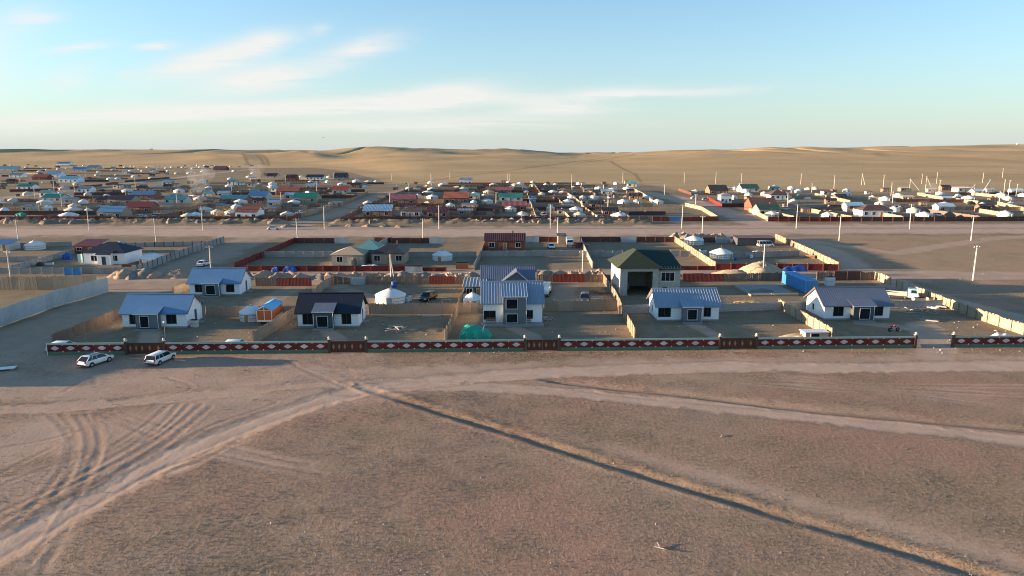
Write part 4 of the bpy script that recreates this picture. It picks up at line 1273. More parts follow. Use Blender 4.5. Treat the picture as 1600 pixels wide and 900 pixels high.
def motorbike(label, loc, rot):
    r = thing('motorbike', label, 'motorbike', loc, rot)
    for x in (-0.65, 0.68):
        t = MB(); t.lathe([(0.24, -0.05), (0.31, -0.05), (0.33, 0.0), (0.31, 0.05), (0.24, 0.05)], 18)
        o = t.build('wheel', M['tyre'], r, (x, 0, 0.33), smooth=True); o.rotation_euler = (math.pi / 2, 0, 0)
        q = MB(); q.lathe([(0.23, -0.02), (0.05, -0.07), (0.05, 0.07), (0.23, 0.02)], 12); q.build('rim', M['rim'], o)
    f = MB()
    f.bar((-0.65, 0.09, 0.33), (-0.15, 0.09, 0.42), 0.05, 0.05); f.bar((-0.65, -0.09, 0.33), (-0.15, -0.09, 0.42), 0.05, 0.05)
    f.bar((-0.15, 0, 0.40), (0.35, 0, 0.88), 0.06, 0.06); f.bar((-0.5, 0, 0.72), (0.38, 0, 0.86), 0.06, 0.06); f.bar((-0.15, 0, 0.4), (-0.45, 0, 0.74), 0.05, 0.05)
    f.build('frame', M['steel'], r)
    k = MB()
    for s in (-0.08, 0.08):
        k.bar((0.68, s, 0.33), (0.40, s, 0.98), 0.045, 0.045)
    k.build('fork', M['rim'], r)
    e = MB(); e.hexa([(-0.18, -0.13, 0.36), (0.22, -0.13, 0.36), (0.22, 0.13, 0.36), (-0.18, 0.13, 0.36), (-0.12, -0.1, 0.66), (0.18, -0.1, 0.66), (0.18, 0.1, 0.66), (-0.12, 0.1, 0.66)]); e.build('engine', M['rim'], r)
    t = MB(); t.hexa([(-0.08, -0.12, 0.78), (0.34, -0.1, 0.84), (0.34, 0.1, 0.84), (-0.08, 0.12, 0.78), (-0.04, -0.1, 1.0), (0.26, -0.09, 1.04), (0.26, 0.09, 1.04), (-0.04, 0.1, 1.0)]); t.build('fuel_tank', M['bike_red'], r, smooth=True)
    s = MB(); s.hexa([(-0.72, -0.13, 0.78), (-0.08, -0.12, 0.80), (-0.08, 0.12, 0.80), (-0.72, 0.13, 0.78), (-0.70, -0.11, 0.90), (-0.06, -0.1, 0.88), (-0.06, 0.1, 0.88), (-0.70, 0.11, 0.90)]); s.build('seat', M['seat_black'], r)
    g = MB()
    for y0, x in ((-0.15, 0.68), ):
        g.prism([(0.68 + 0.38 * math.cos(a), 0.33 + 0.38 * math.sin(a)) for a in np.linspace(0.4, 2.6, 8)] + [(0.68 + 0.35 * math.cos(a), 0.33 + 0.35 * math.sin(a)) for a in np.linspace(2.6, 0.4, 8)], -0.07, 0.07)
    g.prism([(-0.65 + 0.39 * math.cos(a), 0.33 + 0.39 * math.sin(a)) for a in np.linspace(0.6, 3.0, 8)] + [(-0.65 + 0.36 * math.cos(a), 0.33 + 0.36 * math.sin(a)) for a in np.linspace(3.0, 0.6, 8)], -0.08, 0.08)
    g.build('mudguards', M['bike_red'], r)
    h = MB(); h.tube((0.36, -0.38, 1.06), (0.40, 0, 1.0), 0.02, n=6); h.tube((0.36, 0.38, 1.06), (0.40, 0, 1.0), 0.02, n=6); h.build('handlebar', M['steel'], r)
    l = MB(); l.lathe([(0.02, -0.05), (0.09, -0.02), (0.09, 0.05), (0.0, 0.06)], 10); o = l.build('headlight', M['light'], r, (0.50, 0, 0.92)); o.rotation_euler = (0, math.pi / 2, 0)
    x = MB(); x.tube((0.1, -0.14, 0.36), (-0.75, -0.16, 0.42), 0.04, 0.05, 7); x.build('exhaust', M['rim'], r)
    return r


# ------------------------------------------------------------------ heaps, tarps, stacks and small yard things
def heap_mesh(k, soil):
    key = ('heap', k, soil)
    if key in MESHES:
        return MESHES[key]
    rs = np.random.RandomState(40 + k)
    nr_, na = 11, 26
    vs_, fs = [(0, 0, 0)], []
    vs_ = []
    ph = rs.rand(6) * 6.28
    for i in range(nr_ + 1):
        q = i / nr_
        for j in range(na):
            t = 2 * math.pi * j / na
            rad = q * (1 + 0.20 * math.sin(2 * t + ph[0]) + 0.13 * math.sin(3 * t + ph[1]) + 0.08 * math.sin(5 * t + ph[3]) + 0.04 * rs.randn())
            lump_ = float(vnoise(np.array([q * math.cos(t) * 3.1 + k * 5.3]), np.array([q * math.sin(t) * 3.1 + 9.7]))[0]) - 0.5
            h = (1 - q ** 1.9) ** 1.2 * (0.85 + 0.3 * math.sin(t + ph[2]) * q) + 0.55 * lump_ * (1 - q) + 0.05 * rs.randn() * (1 - q) * (q > 0.05)
            if i == nr_:
                h = -0.12
            vs_.append((rad * math.cos(t), rad * math.sin(t), h))
    for i in range(nr_):
        for j in range(na):
            fs.append((i * na + j, i * na + (j + 1) % na, (i + 1) * na + (j + 1) % na, (i + 1) * na + j))
    mb = MB(); mb.add(vs_, fs)
    MESHES[key] = mb.mesh('heap', M[soil], True)
    return MESHES[key]


def heap(label, loc, sx, sy, sz, k=0, soil='soil', rot=0.0, name='dirt_heap', group=None, cat='heap'):
    o = link(name, heap_mesh(k, soil), None, loc, rot, (sx, sy, sz))
    return tag(o, label, cat, group)


def lump(label, loc, sx, sy, sz, m, name, cat, rot=0.0, seed=1, folds=0.08, group=None, ropes=False):
    """a load under a draped tarpaulin: uneven top, folds running down the sides"""
    rs = np.random.RandomState(seed)
    nu, nv = 30, 20
    mb = MB()
    vs_ = []
    ph = rs.rand(8) * 6.28
    for i in range(nu + 1):
        for j in range(nv + 1):
            u, v = i / nu * 2 - 1, j / nv * 2 - 1
            e = max(abs(u), abs(v))
            h = (1 - e ** 5) ** 0.6 if e < 1 else 0
            h *= 0.82 + 0.12 * math.sin(2.3 * u + ph[0]) + 0.08 * math.sin(3.7 * v + ph[1]) + 0.05 * math.sin(7 * u - 4 * v + ph[3]) + 0.008 * rs.randn()
            k = 1 + (1 - h) * folds * math.sin(9 * (u + v * 1.3) + ph[2])
            vs_.append((u * sx / 2 * k, v * sy / 2 * k, max(h, 0) * sz - 0.03))
    fs = [(i * (nv + 1) + j, (i + 1) * (nv + 1) + j, (i + 1) * (nv + 1) + j + 1, i * (nv + 1) + j + 1) for i in range(nu) for j in range(nv)]
    mb.add(vs_, fs)
    r = thing(name, label, cat, loc, rot, group)
    mb.build('cover', M[m], r, smooth=True)
    if ropes:
        for u in (-0.25, 0.3):
            t = MB()
            for a, c in zip(np.linspace(-0.5, 0.5, 9)[:-1], np.linspace(-0.5, 0.5, 9)[1:]):
                za = sz * (1 - abs(2 * a) ** 5) ** 0.6 * 0.95; zc = sz * (1 - abs(2 * c) ** 5) ** 0.6 * 0.95
                t.tube((u * sx, a * sy, za + 0.02), (u * sx, c * sy, zc + 0.02), 0.03, n=5)
            t.build('rope', M['rope'], r)
    return r


def plank_pile(label, loc, rot, n=9, L=3.5, spread=1.2, m='timber', name='timber_pile', seed=3, tidy=True, sec=(0.16, 0.07)):
    rr = random.Random(seed)
    r = thing(name, label, 'timber', loc, rot)
    for i in range(n):
        mb = MB()
        l = L * rr.uniform(0.7, 1.05)
        mb.box(-l / 2, l / 2, -sec[0] / 2, sec[0] / 2, 0, sec[1])
        o = mb.build('plank', M[m], r)
        row, lay = i % 4, i // 4
        if tidy:
            o.location = (rr.uniform(-0.15, 0.15), (row - 1.5) * (sec[0] + 0.03) * spread, lay * (sec[1] + 0.004)); o.rotation_euler = (0, 0, rr.uniform(-0.04, 0.04))
        else:
            o.location = (rr.uniform(-spread, spread), rr.uniform(-spread, spread), 0.0 + 0.075 * i * 0.5); o.rotation_euler = (0, 0, rr.uniform(0, 3.1))
    return r


def barrel(label, loc, m='shed_blue', R=0.3, h=0.9, name='barrel', cat='barrel', lying=False):
    r = thing(name, label, cat, loc)
    b = MB(); b.lathe([(R * 0.96, 0), (R, 0.03), (R, h * 0.33), (R * 1.04, h * 0.35), (R, h * 0.37), (R, h * 0.66), (R * 1.04, h * 0.68), (R, h * 0.70), (R, h - 0.03), (R * 0.95, h)], 16)
    o = b.build('drum', M[m], r, smooth=True)
    k = MB(); k.lathe([(0.06, h), (0.06, h + 0.04), (0.0, h + 0.045)], 8, R * 0.5, 0); k.build('cap', M['steel'], o)
    return r


def table(label, loc, rot, L=1.8, name='work_bench', m='scrap'):
    r = thing(name, label, 'bench', loc, rot)
    t = MB(); t.box(-L / 2, L / 2, -0.3, 0.3, 0.72, 0.78); t.build('top', M[m], r)
    for x in (-L / 2 + 0.1, L / 2 - 0.1):
        for y in (-0.25, 0.25):
            q = MB(); q.box(x - 0.04, x + 0.04, y - 0.04, y + 0.04, 0, 0.72); q.build('leg', M[m], r)
    return r


def satellite_dish(label, loc, rot):
    r = thing('satellite_dish', label, 'dish', loc, rot)
    p = MB(); p.tube((0, 0, 0), (0, 0, 1.0), 0.04, n=6); p.build('mast', M['steel'], r)
    d = MB(); d.lathe([(0.02, 0), (0.3, 0.05), (0.55, 0.15), (0.55, 0.17), (0.3, 0.08), (0.0, 0.03)], 16, cap=False)
    o = d.build('reflector', M['trim'], r, (0, -0.05, 1.1), smooth=True); o.rotation_euler = (math.radians(65), 0, 0)
    a = MB(); a.bar((0, 0, 0.05), (0, 0.25, 0.5), 0.03, 0.03); a.build('feed_arm', M['steel'], o)
    return r


def crate_stack(label, loc, rot, nx=2, nz=2, s=0.6, m='scrap', name='crate', cat='crate'):
    r = thing(name, label, cat, loc, rot)
    f = MB(); f.box(-s * nx / 2, s * nx / 2, -s / 2, s / 2, 0, s * nz); f.build('box', M[m], r)
    k = MB()
    for i in range(nz + 1):
        z = min(i * s, nz * s - 0.06)
        k.box(-s * nx / 2 - 0.02, s * nx / 2 + 0.02, -s / 2 - 0.02, s / 2 + 0.02, z + 0.002, z + 0.06)
    k.build('slats', M['timber'], r)
    return r

# ------------------------------------------------------------------ the painted front fence and its gates
ROW = math.radians(1.7)


def front_y(px):
    return 555.0 - 13.0 * (px - 75.0) / 1525.0


def painted_fence(label, xa, xb):
    a, b_ = P(xa, front_y(xa)), P(xb, front_y(xb))
    L = (b_ - a).length
    r = thing('painted_fence', label, 'fence', a, math.atan2(b_.y - a.y, b_.x - a.x), 'painted front fence')
    n = max(1, round(L / 2.32)); w = L / n
    key = ('painted', round(w, 3))
    pm = MB()
    pm.box(0.03, w - 0.03, -0.03, 0.03, 0.50, 1.50)
    for x0, x1 in ((0.03, 0.10), (w - 0.10, w - 0.03)):
        pm.box(x0, x1, -0.045, -0.031, 0.50, 1.50)
    me = pm.mesh('painted_panel', M['red_paint'])
    mo = MB()                                    # stepped cloud-knot figure
    c = w / 2
    out = [(-0.62, 0), (-0.60, 0.10), (-0.40, 0.12), (-0.38, 0.24), (-0.20, 0.26), (-0.14, 0.34), (0.14, 0.34), (0.20, 0.26), (0.38, 0.24), (0.40, 0.12), (0.60, 0.10), (0.62, 0)]
    poly = out + [(x, -z) for x, z in out[::-1][1:-1]]
    mo.prism([(c + x * 0.88, 1.0 + z * 0.86) for x, z in poly], -0.062, -0.031)
    mm = mo.mesh('motif', M['motif'])
    ct = MB()
    d = 0.13
    ct.prism([(-d, 0), (0, -d * 0.9), (d, 0), (0, d * 0.9)], -0.066, -0.046)
    cm = ct.mesh('corner_ornament', M['motif'])
    pp = MB(); pp.box(-0.05, 0.05, 0.04, 0.14, -0.2, 1.72)
    ppm = pp.mesh('fence_post', M['deep_green'])
    rg = random.Random(int(xa) + 3)
    for i in range(n):
        po = link('panel', me, r, (i * w, 0, rg.uniform(-0.012, 0.012)))
        po.rotation_euler = (rg.uniform(-0.02, 0.012), rg.uniform(-0.006, 0.006), 0)
        link('motif', mm, po)
        if i:
            link('corner_ornament', cm, po, (0, 0, 0.52)); link('corner_ornament', cm, po, (0, 0, 1.48))
        link('post', ppm, r, (i * w, 0, 0))
    link('post', ppm, r, (L, 0, 0))
    t = MB(); t.box(0, L, -0.05, 0.035, 1.502, 1.70); t.box(0, L, -0.08, 0.06, 1.702, 1.76)
    t.build('top_rail', M['pale_green'], r)
    sk = MB(); sk.box(0, L, -0.035, 0.02, -0.08, 0.498)
    x = 0.0
    rr = random.Random(int(xa))
    while x < L - 0.2:
        sk.box(x, x + 0.16, -0.05, -0.036, -0.06, 0.44 + rr.uniform(0, 0.05)); x += 0.21
    sk.build('skirting_boards', M['deep_green'], r)
    e = MB(); e.box(-0.04, 0.04, -0.09, 0.05, -0.1, 1.77)
    link('end_trim', e.mesh('end_trim', M['trim']), r)
    return r


def pillar(r, x, y=0.0):
    m = MB(); m.box(x - 0.16, x + 0.16, y - 0.16, y + 0.16, -0.2, 1.95)
    o = m.build('pillar', M['post_dark'], r)
    c = MB(); c.box(x - 0.21, x + 0.21, y - 0.21, y + 0.21, 1.952, 2.02); c.lathe([(0.07, 2.02), (0.10, 2.07), (0.17, 2.15), (0.19, 2.25), (0.15, 2.36), (0.0, 2.42)], 12, x, y)
    c.build('cap', M['pale_concrete'], o)


def gate_leaf(r, x0, x1, n, ang=0.0):
    L = x1 - x0
    f = MB()
    f.box(0, L, -0.03, 0.03, 0.08, 0.20); f.box(0, L, -0.03, 0.03, 1.58, 1.70); f.box(0, 0.09, -0.028, 0.028, 0.2, 1.58); f.box(L - 0.09, L, -0.028, 0.028, 0.2, 1.58)
    f.box(0.09, L - 0.09, -0.008, 0.012, 0.2, 1.58)
    k = int(L / 0.22)
    for i in range(k):
        x = 0.14 + (L - 0.28) * i / max(k - 1, 1)
        f.box(x - 0.02, x + 0.02, -0.024, -0.009, 0.21, 1.57)
    o = f.build('leaf', M['gate_brown'], r, (x0, 0, 0), ang)
    for i in range(n):
        c = L * (i + 0.5) / n
        g = MB()
        pts = [(c - 0.19, 0.92), (c, 0.48), (c + 0.19, 0.92), (c, 1.36)]
        g.prism(pts, -0.05, -0.026)
        q = [(c - 0.10, 0.92), (c, 0.70), (c + 0.10, 0.92), (c, 1.14)]
        g.prism(q, -0.062, -0.052)
        g.build('lozenge', M['gate_gold'], o)
    h = MB(); h.box(L - 0.14, L - 0.04, -0.09, -0.031, 0.85, 1.05); h.build('latch', M['steel'], o)


def gate(label, xa, xb, is_open=False):
    a, b_ = P(xa, front_y(xa)), P(xb, front_y(xb))
    L = (b_ - a).length
    r = thing('courtyard_gate', label, 'gate', a, math.atan2(b_.y - a.y, b_.x - a.x), 'ornamented courtyard gates')
    pillar(r, 0.1); pillar(r, L - 0.1)
    if is_open:
        gate_leaf(r, 0.3, 2.5, 2, math.radians(62)); 
    else:
        gate_leaf(r, 0.30, L / 2 - 0.01, 3); gate_leaf(r, L / 2 + 0.01, L - 0.30, 2)
    return r


painted_fence('short painted red fence span at the left corner, behind the white cars', 75, 197)
gate('closed brown ornamented gate nearest the two parked white cars', 197, 259)
painted_fence('painted red fence span with white motifs in front of the orange hut', 259, 514)
gate('closed brown ornamented gate in front of the black-roofed cottage', 514, 574)
painted_fence('painted red fence span in front of the green tarpaulin pile', 574, 819)
gate('closed brown gate directly in front of the two-storey house', 819, 875)
painted_fence('painted red fence span between the two-storey house and ribbed-roof cottage', 875, 1123)
gate('closed brown gate right of the ribbed pale-roofed cottage', 1123, 1182)
painted_fence('painted red fence span in front of the rightmost cottage', 1182, 1428)
gate('open courtyard gate at right with one leaf swung inwards', 1428, 1489, True)
painted_fence('painted red fence span at the right edge, past the open gate', 1489, 1720)

# ------------------------------------------------------------------ the front row of houses


def C(name, label, xl, xr, yb, yt_eave, ridge, D, wins=(), porch=None, pdoor=None, right=(), left=(), **kw):
    a, b_ = P(xl, yb), P(xr, yb - (xr - xl) * 0.011)
    W = (b_ - a).length
    k = W / (xr - xl)
    f = [((p - xl) * k, (q - xl) * k, z0, z1) for p, q, z0, z1 in wins]
    if porch:
        porch = ((porch[0] - xl) * k, (porch[1] - xl) * k, porch[2])
    if pdoor:
        pdoor = [((p - xl) * k, (q - xl) * k, z0, z1) for p, q, z0, z1 in pdoor]
    return cottage(name, label, a, ROW, W, D, yt_eave, ridge, front=f, porch=porch, porch_door=pdoor, right=right, left=left, **kw)


C('white_cottage', 'white cottage with blue roof nearest the two parked white cars', 193, 293, 513, 2.75, 5.0, 6.2, [(204, 216.5, .75, 2.3), (262, 277, .75, 2.3)], (219, 253, 1.2), [(226, 239, .45, 2.25)],
  roof='blue_roof', rib=0.34, side_door=(3.2, 4.1, 2.05, 'right'))
C('white_cottage', 'white cottage with blue roof in the back plot, beside the dirt street', 297, 376, 462, 2.75, 5.0, 6.6, [(306, 318, .75, 2.2), (355, 367, .75, 2.2)], (320, 346, 1.0), [(326, 340, .45, 2.2)],
  roof='blue_roof', rib=0.34, side_door=(3.4, 4.3, 2.05, 'right'))
C('white_cottage', 'white cottage with black roof and charcoal porch', 466, 561, 512, 2.75, 5.1, 6.2, [(474, 489, .6, 2.25), (535, 549, .6, 2.25)], (494, 523, 1.2), [(499, 515, .4, 2.15)],
  roof='black_roof', porch_mat='dark_clad', porch_roof='slate_roof', rib=None, side_door=(3.2, 4.1, 2.05, 'right'), porch_h=2.95)
h4 = C('tall_house', 'tall white house with grey window tower and blue-grey ribbed roof', 755, 847, 507, 3.85, 6.6, 7.0, [(756.5, 774, .9, 2.3), (812 + 9, 832, 1.0, 2.35)], (786, 821, 1.1), [(791, 808, .55, 2.0), (791, 808, 2.9, 4.5)],
  roof='grey_roof', rib=0.46, rib_h=0.04, porch_h=5.0, group=None, over=0.4)
t = MB(); t.box(-0.3, 10.0, -2.1, -0.07, -0.2, 0.35); t.build('terrace', M['plinth'], h4)
for x in (1.3, 7.1):
    b = MB(); b.box(x - 0.8, x + 0.8, -0.75, -0.35, 0.78, 0.84); b.box(x - 0.75, x - 0.67, -0.7, -0.4, 0.352, 0.778); b.box(x + 0.67, x + 0.75, -0.7, -0.4, 0.352, 0.778); b.box(x - 0.8, x + 0.8, -0.36, -0.31, 0.95, 1.3)
    b.build('terrace_seat', M['rust'], h4)
h4b = C('gabled_house', 'house with slate-blue roof and front gable, mostly hidden behind the tall house', 754, 833, 460, 3.0, 5.3, 7.2, [(760, 772, .9, 2.2)], None, None, roof='slate_roof', rib=0.42, rib_h=0.016, group=None)
g = MB(); W4 = 10.0
ax0, ax1, axm = 4.0, 9.2, 6.9
g.prism([(ax0 + 0.3, 3.0), (ax1 - 0.3, 3.0), (axm, 4.75)], -0.9, 0.6); g.build('front_gable', M['grey_clad'], h4b)
g = MB()
slope(g, (ax0 - 0.2, 2.4, 2.86), (ax0 - 0.2, -1.3, 2.86), (axm, -1.3, 5.0), (axm, 2.4, 5.0), rib=0.34)
slope(g, (ax1 + 0.2, -1.3, 2.86), (ax1 + 0.2, 2.4, 2.86), (axm, 2.4, 5.0), (axm, -1.3, 5.0), rib=0.34)
go = g.build('gable_roof', M['slate_roof'], h4b)
g = MB()
g.hexa([(ax0 - 0.2, -1.36, 2.66), (axm, -1.36, 4.80), (axm, -1.305, 4.80), (ax0 - 0.2, -1.305, 2.66), (ax0 - 0.2, -1.36, 2.84), (axm, -1.36, 4.98), (axm, -1.305, 4.98), (ax0 - 0.2, -1.305, 2.84)])
g.hexa([(axm + 0.002, -1.36, 4.80), (ax1 + 0.2, -1.36, 2.66), (ax1 + 0.2, -1.305, 2.66), (axm + 0.002, -1.305, 4.80), (axm + 0.002, -1.36, 4.98), (ax1 + 0.2, -1.36, 2.84), (ax1 + 0.2, -1.305, 2.84), (axm + 0.002, -1.305, 4.98)])
g.box(-0.5, ax0 - 0.25, -0.56, -0.50, 2.62, 2.78)
g.build('white_trim', M['trim'], go)

C('white_cottage', 'white cottage with pale ribbed roof in front of the unfinished hall', 1027, 1122, 502, 2.8, 5.0, 6.4, [(1028.5, 1047, .8, 2.3), (1099, 1109, .8, 2.3)], (1064, 1092, 1.1), [(1071, 1085, .5, 2.2)],
  roof='grey_roof', rib=0.46, rib_h=0.04, left=((3.6, 4.3, .95, 2.0),))
C('white_cottage', 'rightmost white cottage with slate roof, near the red motorbike', 1287, 1388, 500, 2.75, 5.0, 6.8, [(1301, 1316, .75, 2.3), (1361, 1377, .75, 2.3)], (1327, 1358, 1.1), [(1337, 1352, .4, 2.2)],
  roof='slate_roof', rib=0.42, rib_h=0.016, porch_mat='dark_clad', left=((3.8, 4.5, .95, 2.0),))
cottage('white_cottage', 'white cottage beyond the left edge of the view, throwing a long shadow', Vector((-124, 86.0, 0)), ROW, 12, 7, 3.2, 5.6, front=((1, 2.6, .7, 2.2), (9, 10.6, .7, 2.2)), porch=(4, 7.5, 1.1), porch_door=[(4.9, 6.3, .4, 2.2)])

# unfinished block hall
a = P(968, 462)
r = thing('block_hall', 'unfinished grey block hall with wide dark gateway and dark green hip roof', 'building', a, ROW)
W, D, hw = 7.7, 10.5, 5.6
w = MB()
hole = [(1.5, 6.6, 0.0, 4.9)]
wall_face(w, (0, 0, 0), (1, 0, 0), W, hw, hole, depth=0.35, n=(0, -1, 0))
wall_face(w, (W, 0, 0), (0, 1, 0), D, hw, [], n=(1, 0, 0)); wall_face(w, (W, D, 0), (-1, 0, 0), W, hw, [], n=(0, 1, 0)); wall_face(w, (0, D, 0), (0, -1, 0), D, hw, [], n=(-1, 0, 0))
w.box(0.35, W - 0.35, D - 0.32, D - 0.3, 0, hw)
w.build('wall', M['hall_block'], r)
lt = MB(); lt.box(1.3, 6.8, -0.04, 0.3, 4.9, 5.25); lt.box(0.0, 0.35, -0.04, -0.002, 0, hw); lt.box(W - 0.35, W, -0.04, -0.002, 0, hw); lt.box(0.36, W - 0.36, -0.03, -0.002, 5.26, hw)
lt.build('concrete_frame', M['pale_concrete'], r)
m = MB(); hip_roof(m, 0, W, 0, D, hw + 0.14, 3.0, over=0.7); m.build('roof', M['olive_roof'], r)
w = MB(); wz = 4.9
wall_face(w, (W + 0.01, 1.2, 0), (1, 0, 0), 4.7, wz, [(0.9, 3.5, 2.75, 4.45), (1.2, 2.2, 0.9, 1.5)], n=(0, -1, 0))
wall_face(w, (W + 4.71, 1.2, 0), (0, 1, 0), 8.0, wz, [], n=(1, 0, 0)); wall_face(w, (W + 4.71, 9.2, 0), (-1, 0, 0), 4.7, wz, [], n=(0, 1, 0))
w.build('wing_wall', M['hall_block'], r)
window(r, (W + 0.01, 1.2, 0), (1, 0, 0), (0, -1, 0), (0.9, 3.5, 2.75, 4.45), 'trim', bars=2, fw=0.14)
window(r, (W + 0.01, 1.2, 0), (1, 0, 0), (0, -1, 0), (1.2, 2.2, 0.9, 1.5), 'concrete', bars=0)
m = MB()
slope(m, (W - 3.4, 0.7, wz + 0.2), (W + 5.3, 0.7, wz + 0.2), (W + 3.2, 5.2, hw + 3.0), (W - 3.4, 5.2, hw + 3.0), rib=None, thick=0.12)
slope(m, (W + 5.3, 0.7, wz + 0.2), (W + 5.3, 9.7, wz + 0.2), (W + 3.2, 5.21, hw + 3.0), (W + 3.2, 5.19, hw + 3.0), rib=None, thick=0.12)
slope(m, (W + 5.3, 9.7, wz + 0.2), (W - 3.4, 9.7, wz + 0.2), (W - 3.4, 5.2, hw + 3.0), (W + 3.2, 5.2, hw + 3.0), rib=None, thick=0.12)
m.build('wing_roof', mat('bottle_green_roof', (0.018, 0.042, 0.038), 0.7, 0.2, 1, bump=0.2), r)
b = MB()
for i in range(8):
    x = W + 0.4 + i * 0.62
    b.bar((x, 0.55, wz + 0.34), (x - 0.12, 1.35, wz + 0.83), 0.09, 0.09)
b.bar((W + 0.2, 0.62, wz + 0.42), (W + 5.2, 0.62, wz + 0.36), 0.09, 0.09)
b.build('rafter_tails', M['timber'], r)
b = MB(); b.box(1.6, 2.4, 6.0, 6.6, 0, 1.9); b.box(2.8, 3.3, 7, 7.3, 0, 1.5)
b.build('stored_blocks', M['scrap'], r)

# ------------------------------------------------------------------ plot fences of the front row
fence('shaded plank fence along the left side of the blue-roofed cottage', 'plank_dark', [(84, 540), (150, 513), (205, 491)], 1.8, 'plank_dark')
fence('low plank fence behind the small ger and the orange hut', 'plank', [(322, 495), (468, 493)], 1.75, 'plank_dark')
fence('weathered plank fence between the orange hut and the black-roofed cottage', 'plank', [(397, 538), (432, 516), (464, 494)], 1.95, 'plank_dark')
fence('pale plank fence between the back plots, left of the big ger', 'plank', [(491, 466), (506, 452), (523, 441)], 1.8, 'plank_dark')
fence('plank fence behind the black-roofed cottage yard, before the big ger', 'plank', [(576, 491), (715, 490)], 1.9, 'plank_dark')
fence('leaning plank fence left of the green tarpaulin pile', 'plank', [(697, 535), (712, 500), (722, 474), (735, 443)], 1.95, 'plank_dark', lean=0.06)
fence('short plank fence beside the tall house, left side', 'plank', [(716, 489), (757, 488)], 1.9, 'plank_dark')
fence('plank fence behind the right yard of the tall house', 'plank', [(850, 487), (964, 485)], 2.0, 'plank_dark')
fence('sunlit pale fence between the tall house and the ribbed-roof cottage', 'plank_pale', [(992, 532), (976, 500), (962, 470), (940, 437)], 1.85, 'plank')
fence('rough concrete wall behind the ribbed-roof cottage yard', 'block', [(966, 490), (1020, 489), (1128, 487), (1264, 483)], 1.5, 'concrete', posts=False)
fence('sunlit pale slab fence left of the rightmost cottage', 'plank_pale', [(1300, 531), (1262, 508), (1217, 482)], 1.75, 'plank')
fence('low rubble wall behind the rightmost cottage yard', 'block', [(1386, 481), (1472, 480)], 1.35, 'concrete', posts=False)
fence('long slab fence along the right side of the rightmost plot', 'plank_pale', [(1640, 541), (1600, 524), (1525, 498), (1472, 478), (1420, 457), (1366, 436)], 1.75, 'plank_dark', missing=(14, 15, 17))
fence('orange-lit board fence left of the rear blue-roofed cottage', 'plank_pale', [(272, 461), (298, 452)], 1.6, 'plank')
# back of the front row
fence('dark plank back fence right of the rear blue-roofed cottage', 'plank_dark', [(399, 447), (434, 447)], 1.9, 'plank_dark')
fence('dark red sheet gate panel behind the rear blue-roofed cottage', 'red_sheet', [(434, 447), (487, 447)], 1.75, 'rust', name='sheet_gate')
fence('brown plank back fence behind the big ger', 'plank_dark', [(507, 443), (548, 444)], 1.8, 'plank_dark')
fence('pale metal gate in the back fence behind the big ger', 'galv', [(548, 445), (571, 445)], 1.6, 'rust', name='metal_gate')
fence('brown plank back fence between the metal gate and red gate', 'plank_dark', [(571, 444), (672, 444)], 1.8, 'plank_dark')
fence('bright red sheet gate in the back fence near the black car', 'red_sheet', [(672, 444), (710, 444)], 1.75, 'rust', name='sheet_gate')
fence('short brown plank fence right of the bright red gate', 'plank_dark', [(710, 444), (733, 444)], 1.8, 'plank_dark')
fence('brown plank back fence behind the pickup beside the tall house', 'plank_dark', [(838, 441), (864, 441)], 1.8, 'plank_dark')
fence('red sheet gate behind the tall house yard', 'red_sheet', [(864, 441), (913, 441)], 1.8, 'rust', name='sheet_gate')
fence('brown plank back fence left of the unfinished hall', 'plank_dark', [(913, 441), (958, 441)], 1.8, 'plank_dark')
fence('red sheet gate right of the unfinished hall', 'red_sheet', [(1066, 440), (1131, 440)], 1.8, 'rust', name='sheet_gate')
fence('dark plank back fence in front of the big sand heap', 'plank_dark', [(1131, 440), (1226, 438)], 1.8, 'plank_dark')
fence('dark plank back fence right of the blue container', 'plank_dark', [(1276, 437), (1303, 437)], 1.8, 'plank_dark')
fence('maroon sheet gate at the far back of the rightmost plot', 'brown_sheet', [(1303, 438), (1344, 438)], 2.0, 'post_dark', name='sheet_gate')
fence('short dark plank fence at the back right plot corner', 'plank_dark', [(1344, 438), (1366, 437)], 1.8, 'plank_dark')

# ------------------------------------------------------------------ left block across the street
fence('tall bluish galvanised sheet fence along the left street', 'galv', [Vector((-88.2, 80, 0)), P(-60, 533), P(0, 511), P(85, 480), P(170, 456)], 3.0, 'rust', bay=2.4, posts=False)
fence('patched plank fence behind the left lot, partly sunlit', 'plank_pale', [(-40, 453), (60, 453), (152, 452)], 2.9, 'rust', bay=2.8)
fence('slab wall in front of the black-roofed portico house', 'concrete', [(-20, 428), (101, 428)], 1.5, 'concrete', bay=2.6)
fence('sky blue sheet gate in the slab wall at left', 'shed_blue', [(101, 430), (128, 430)], 1.7, 'concrete', name='sheet_gate')
fence('slab wall between the blue gate and the soil heaps', 'concrete', [(128, 428), (215, 427)], 1.5, 'concrete', bay=2.6)
fence('long panelled wall with dark posts beside the left street', 'concrete', [(215, 427), (280, 402), (350, 379)], 1.9, 'post_dark', bay=3.0)
fence('slab wall between the two left back plots', 'concrete', [(20, 424), (75, 408), (135, 391)], 1.5, 'concrete', bay=2.6)
fence('slab wall at the back of the far left plot', 'concrete', [(-20, 389), (112, 384)], 1.4, 'concrete', bay=2.6)
fence('dark slab wall behind the black-roofed portico house', 'concrete', [(197, 386), (330, 383)], 1.3, 'post_dark', bay=2.6)
fence('lower slab wall crossing the far left plot', 'concrete', [(-20, 410), (60, 408)], 1.4, 'concrete', bay=2.6)

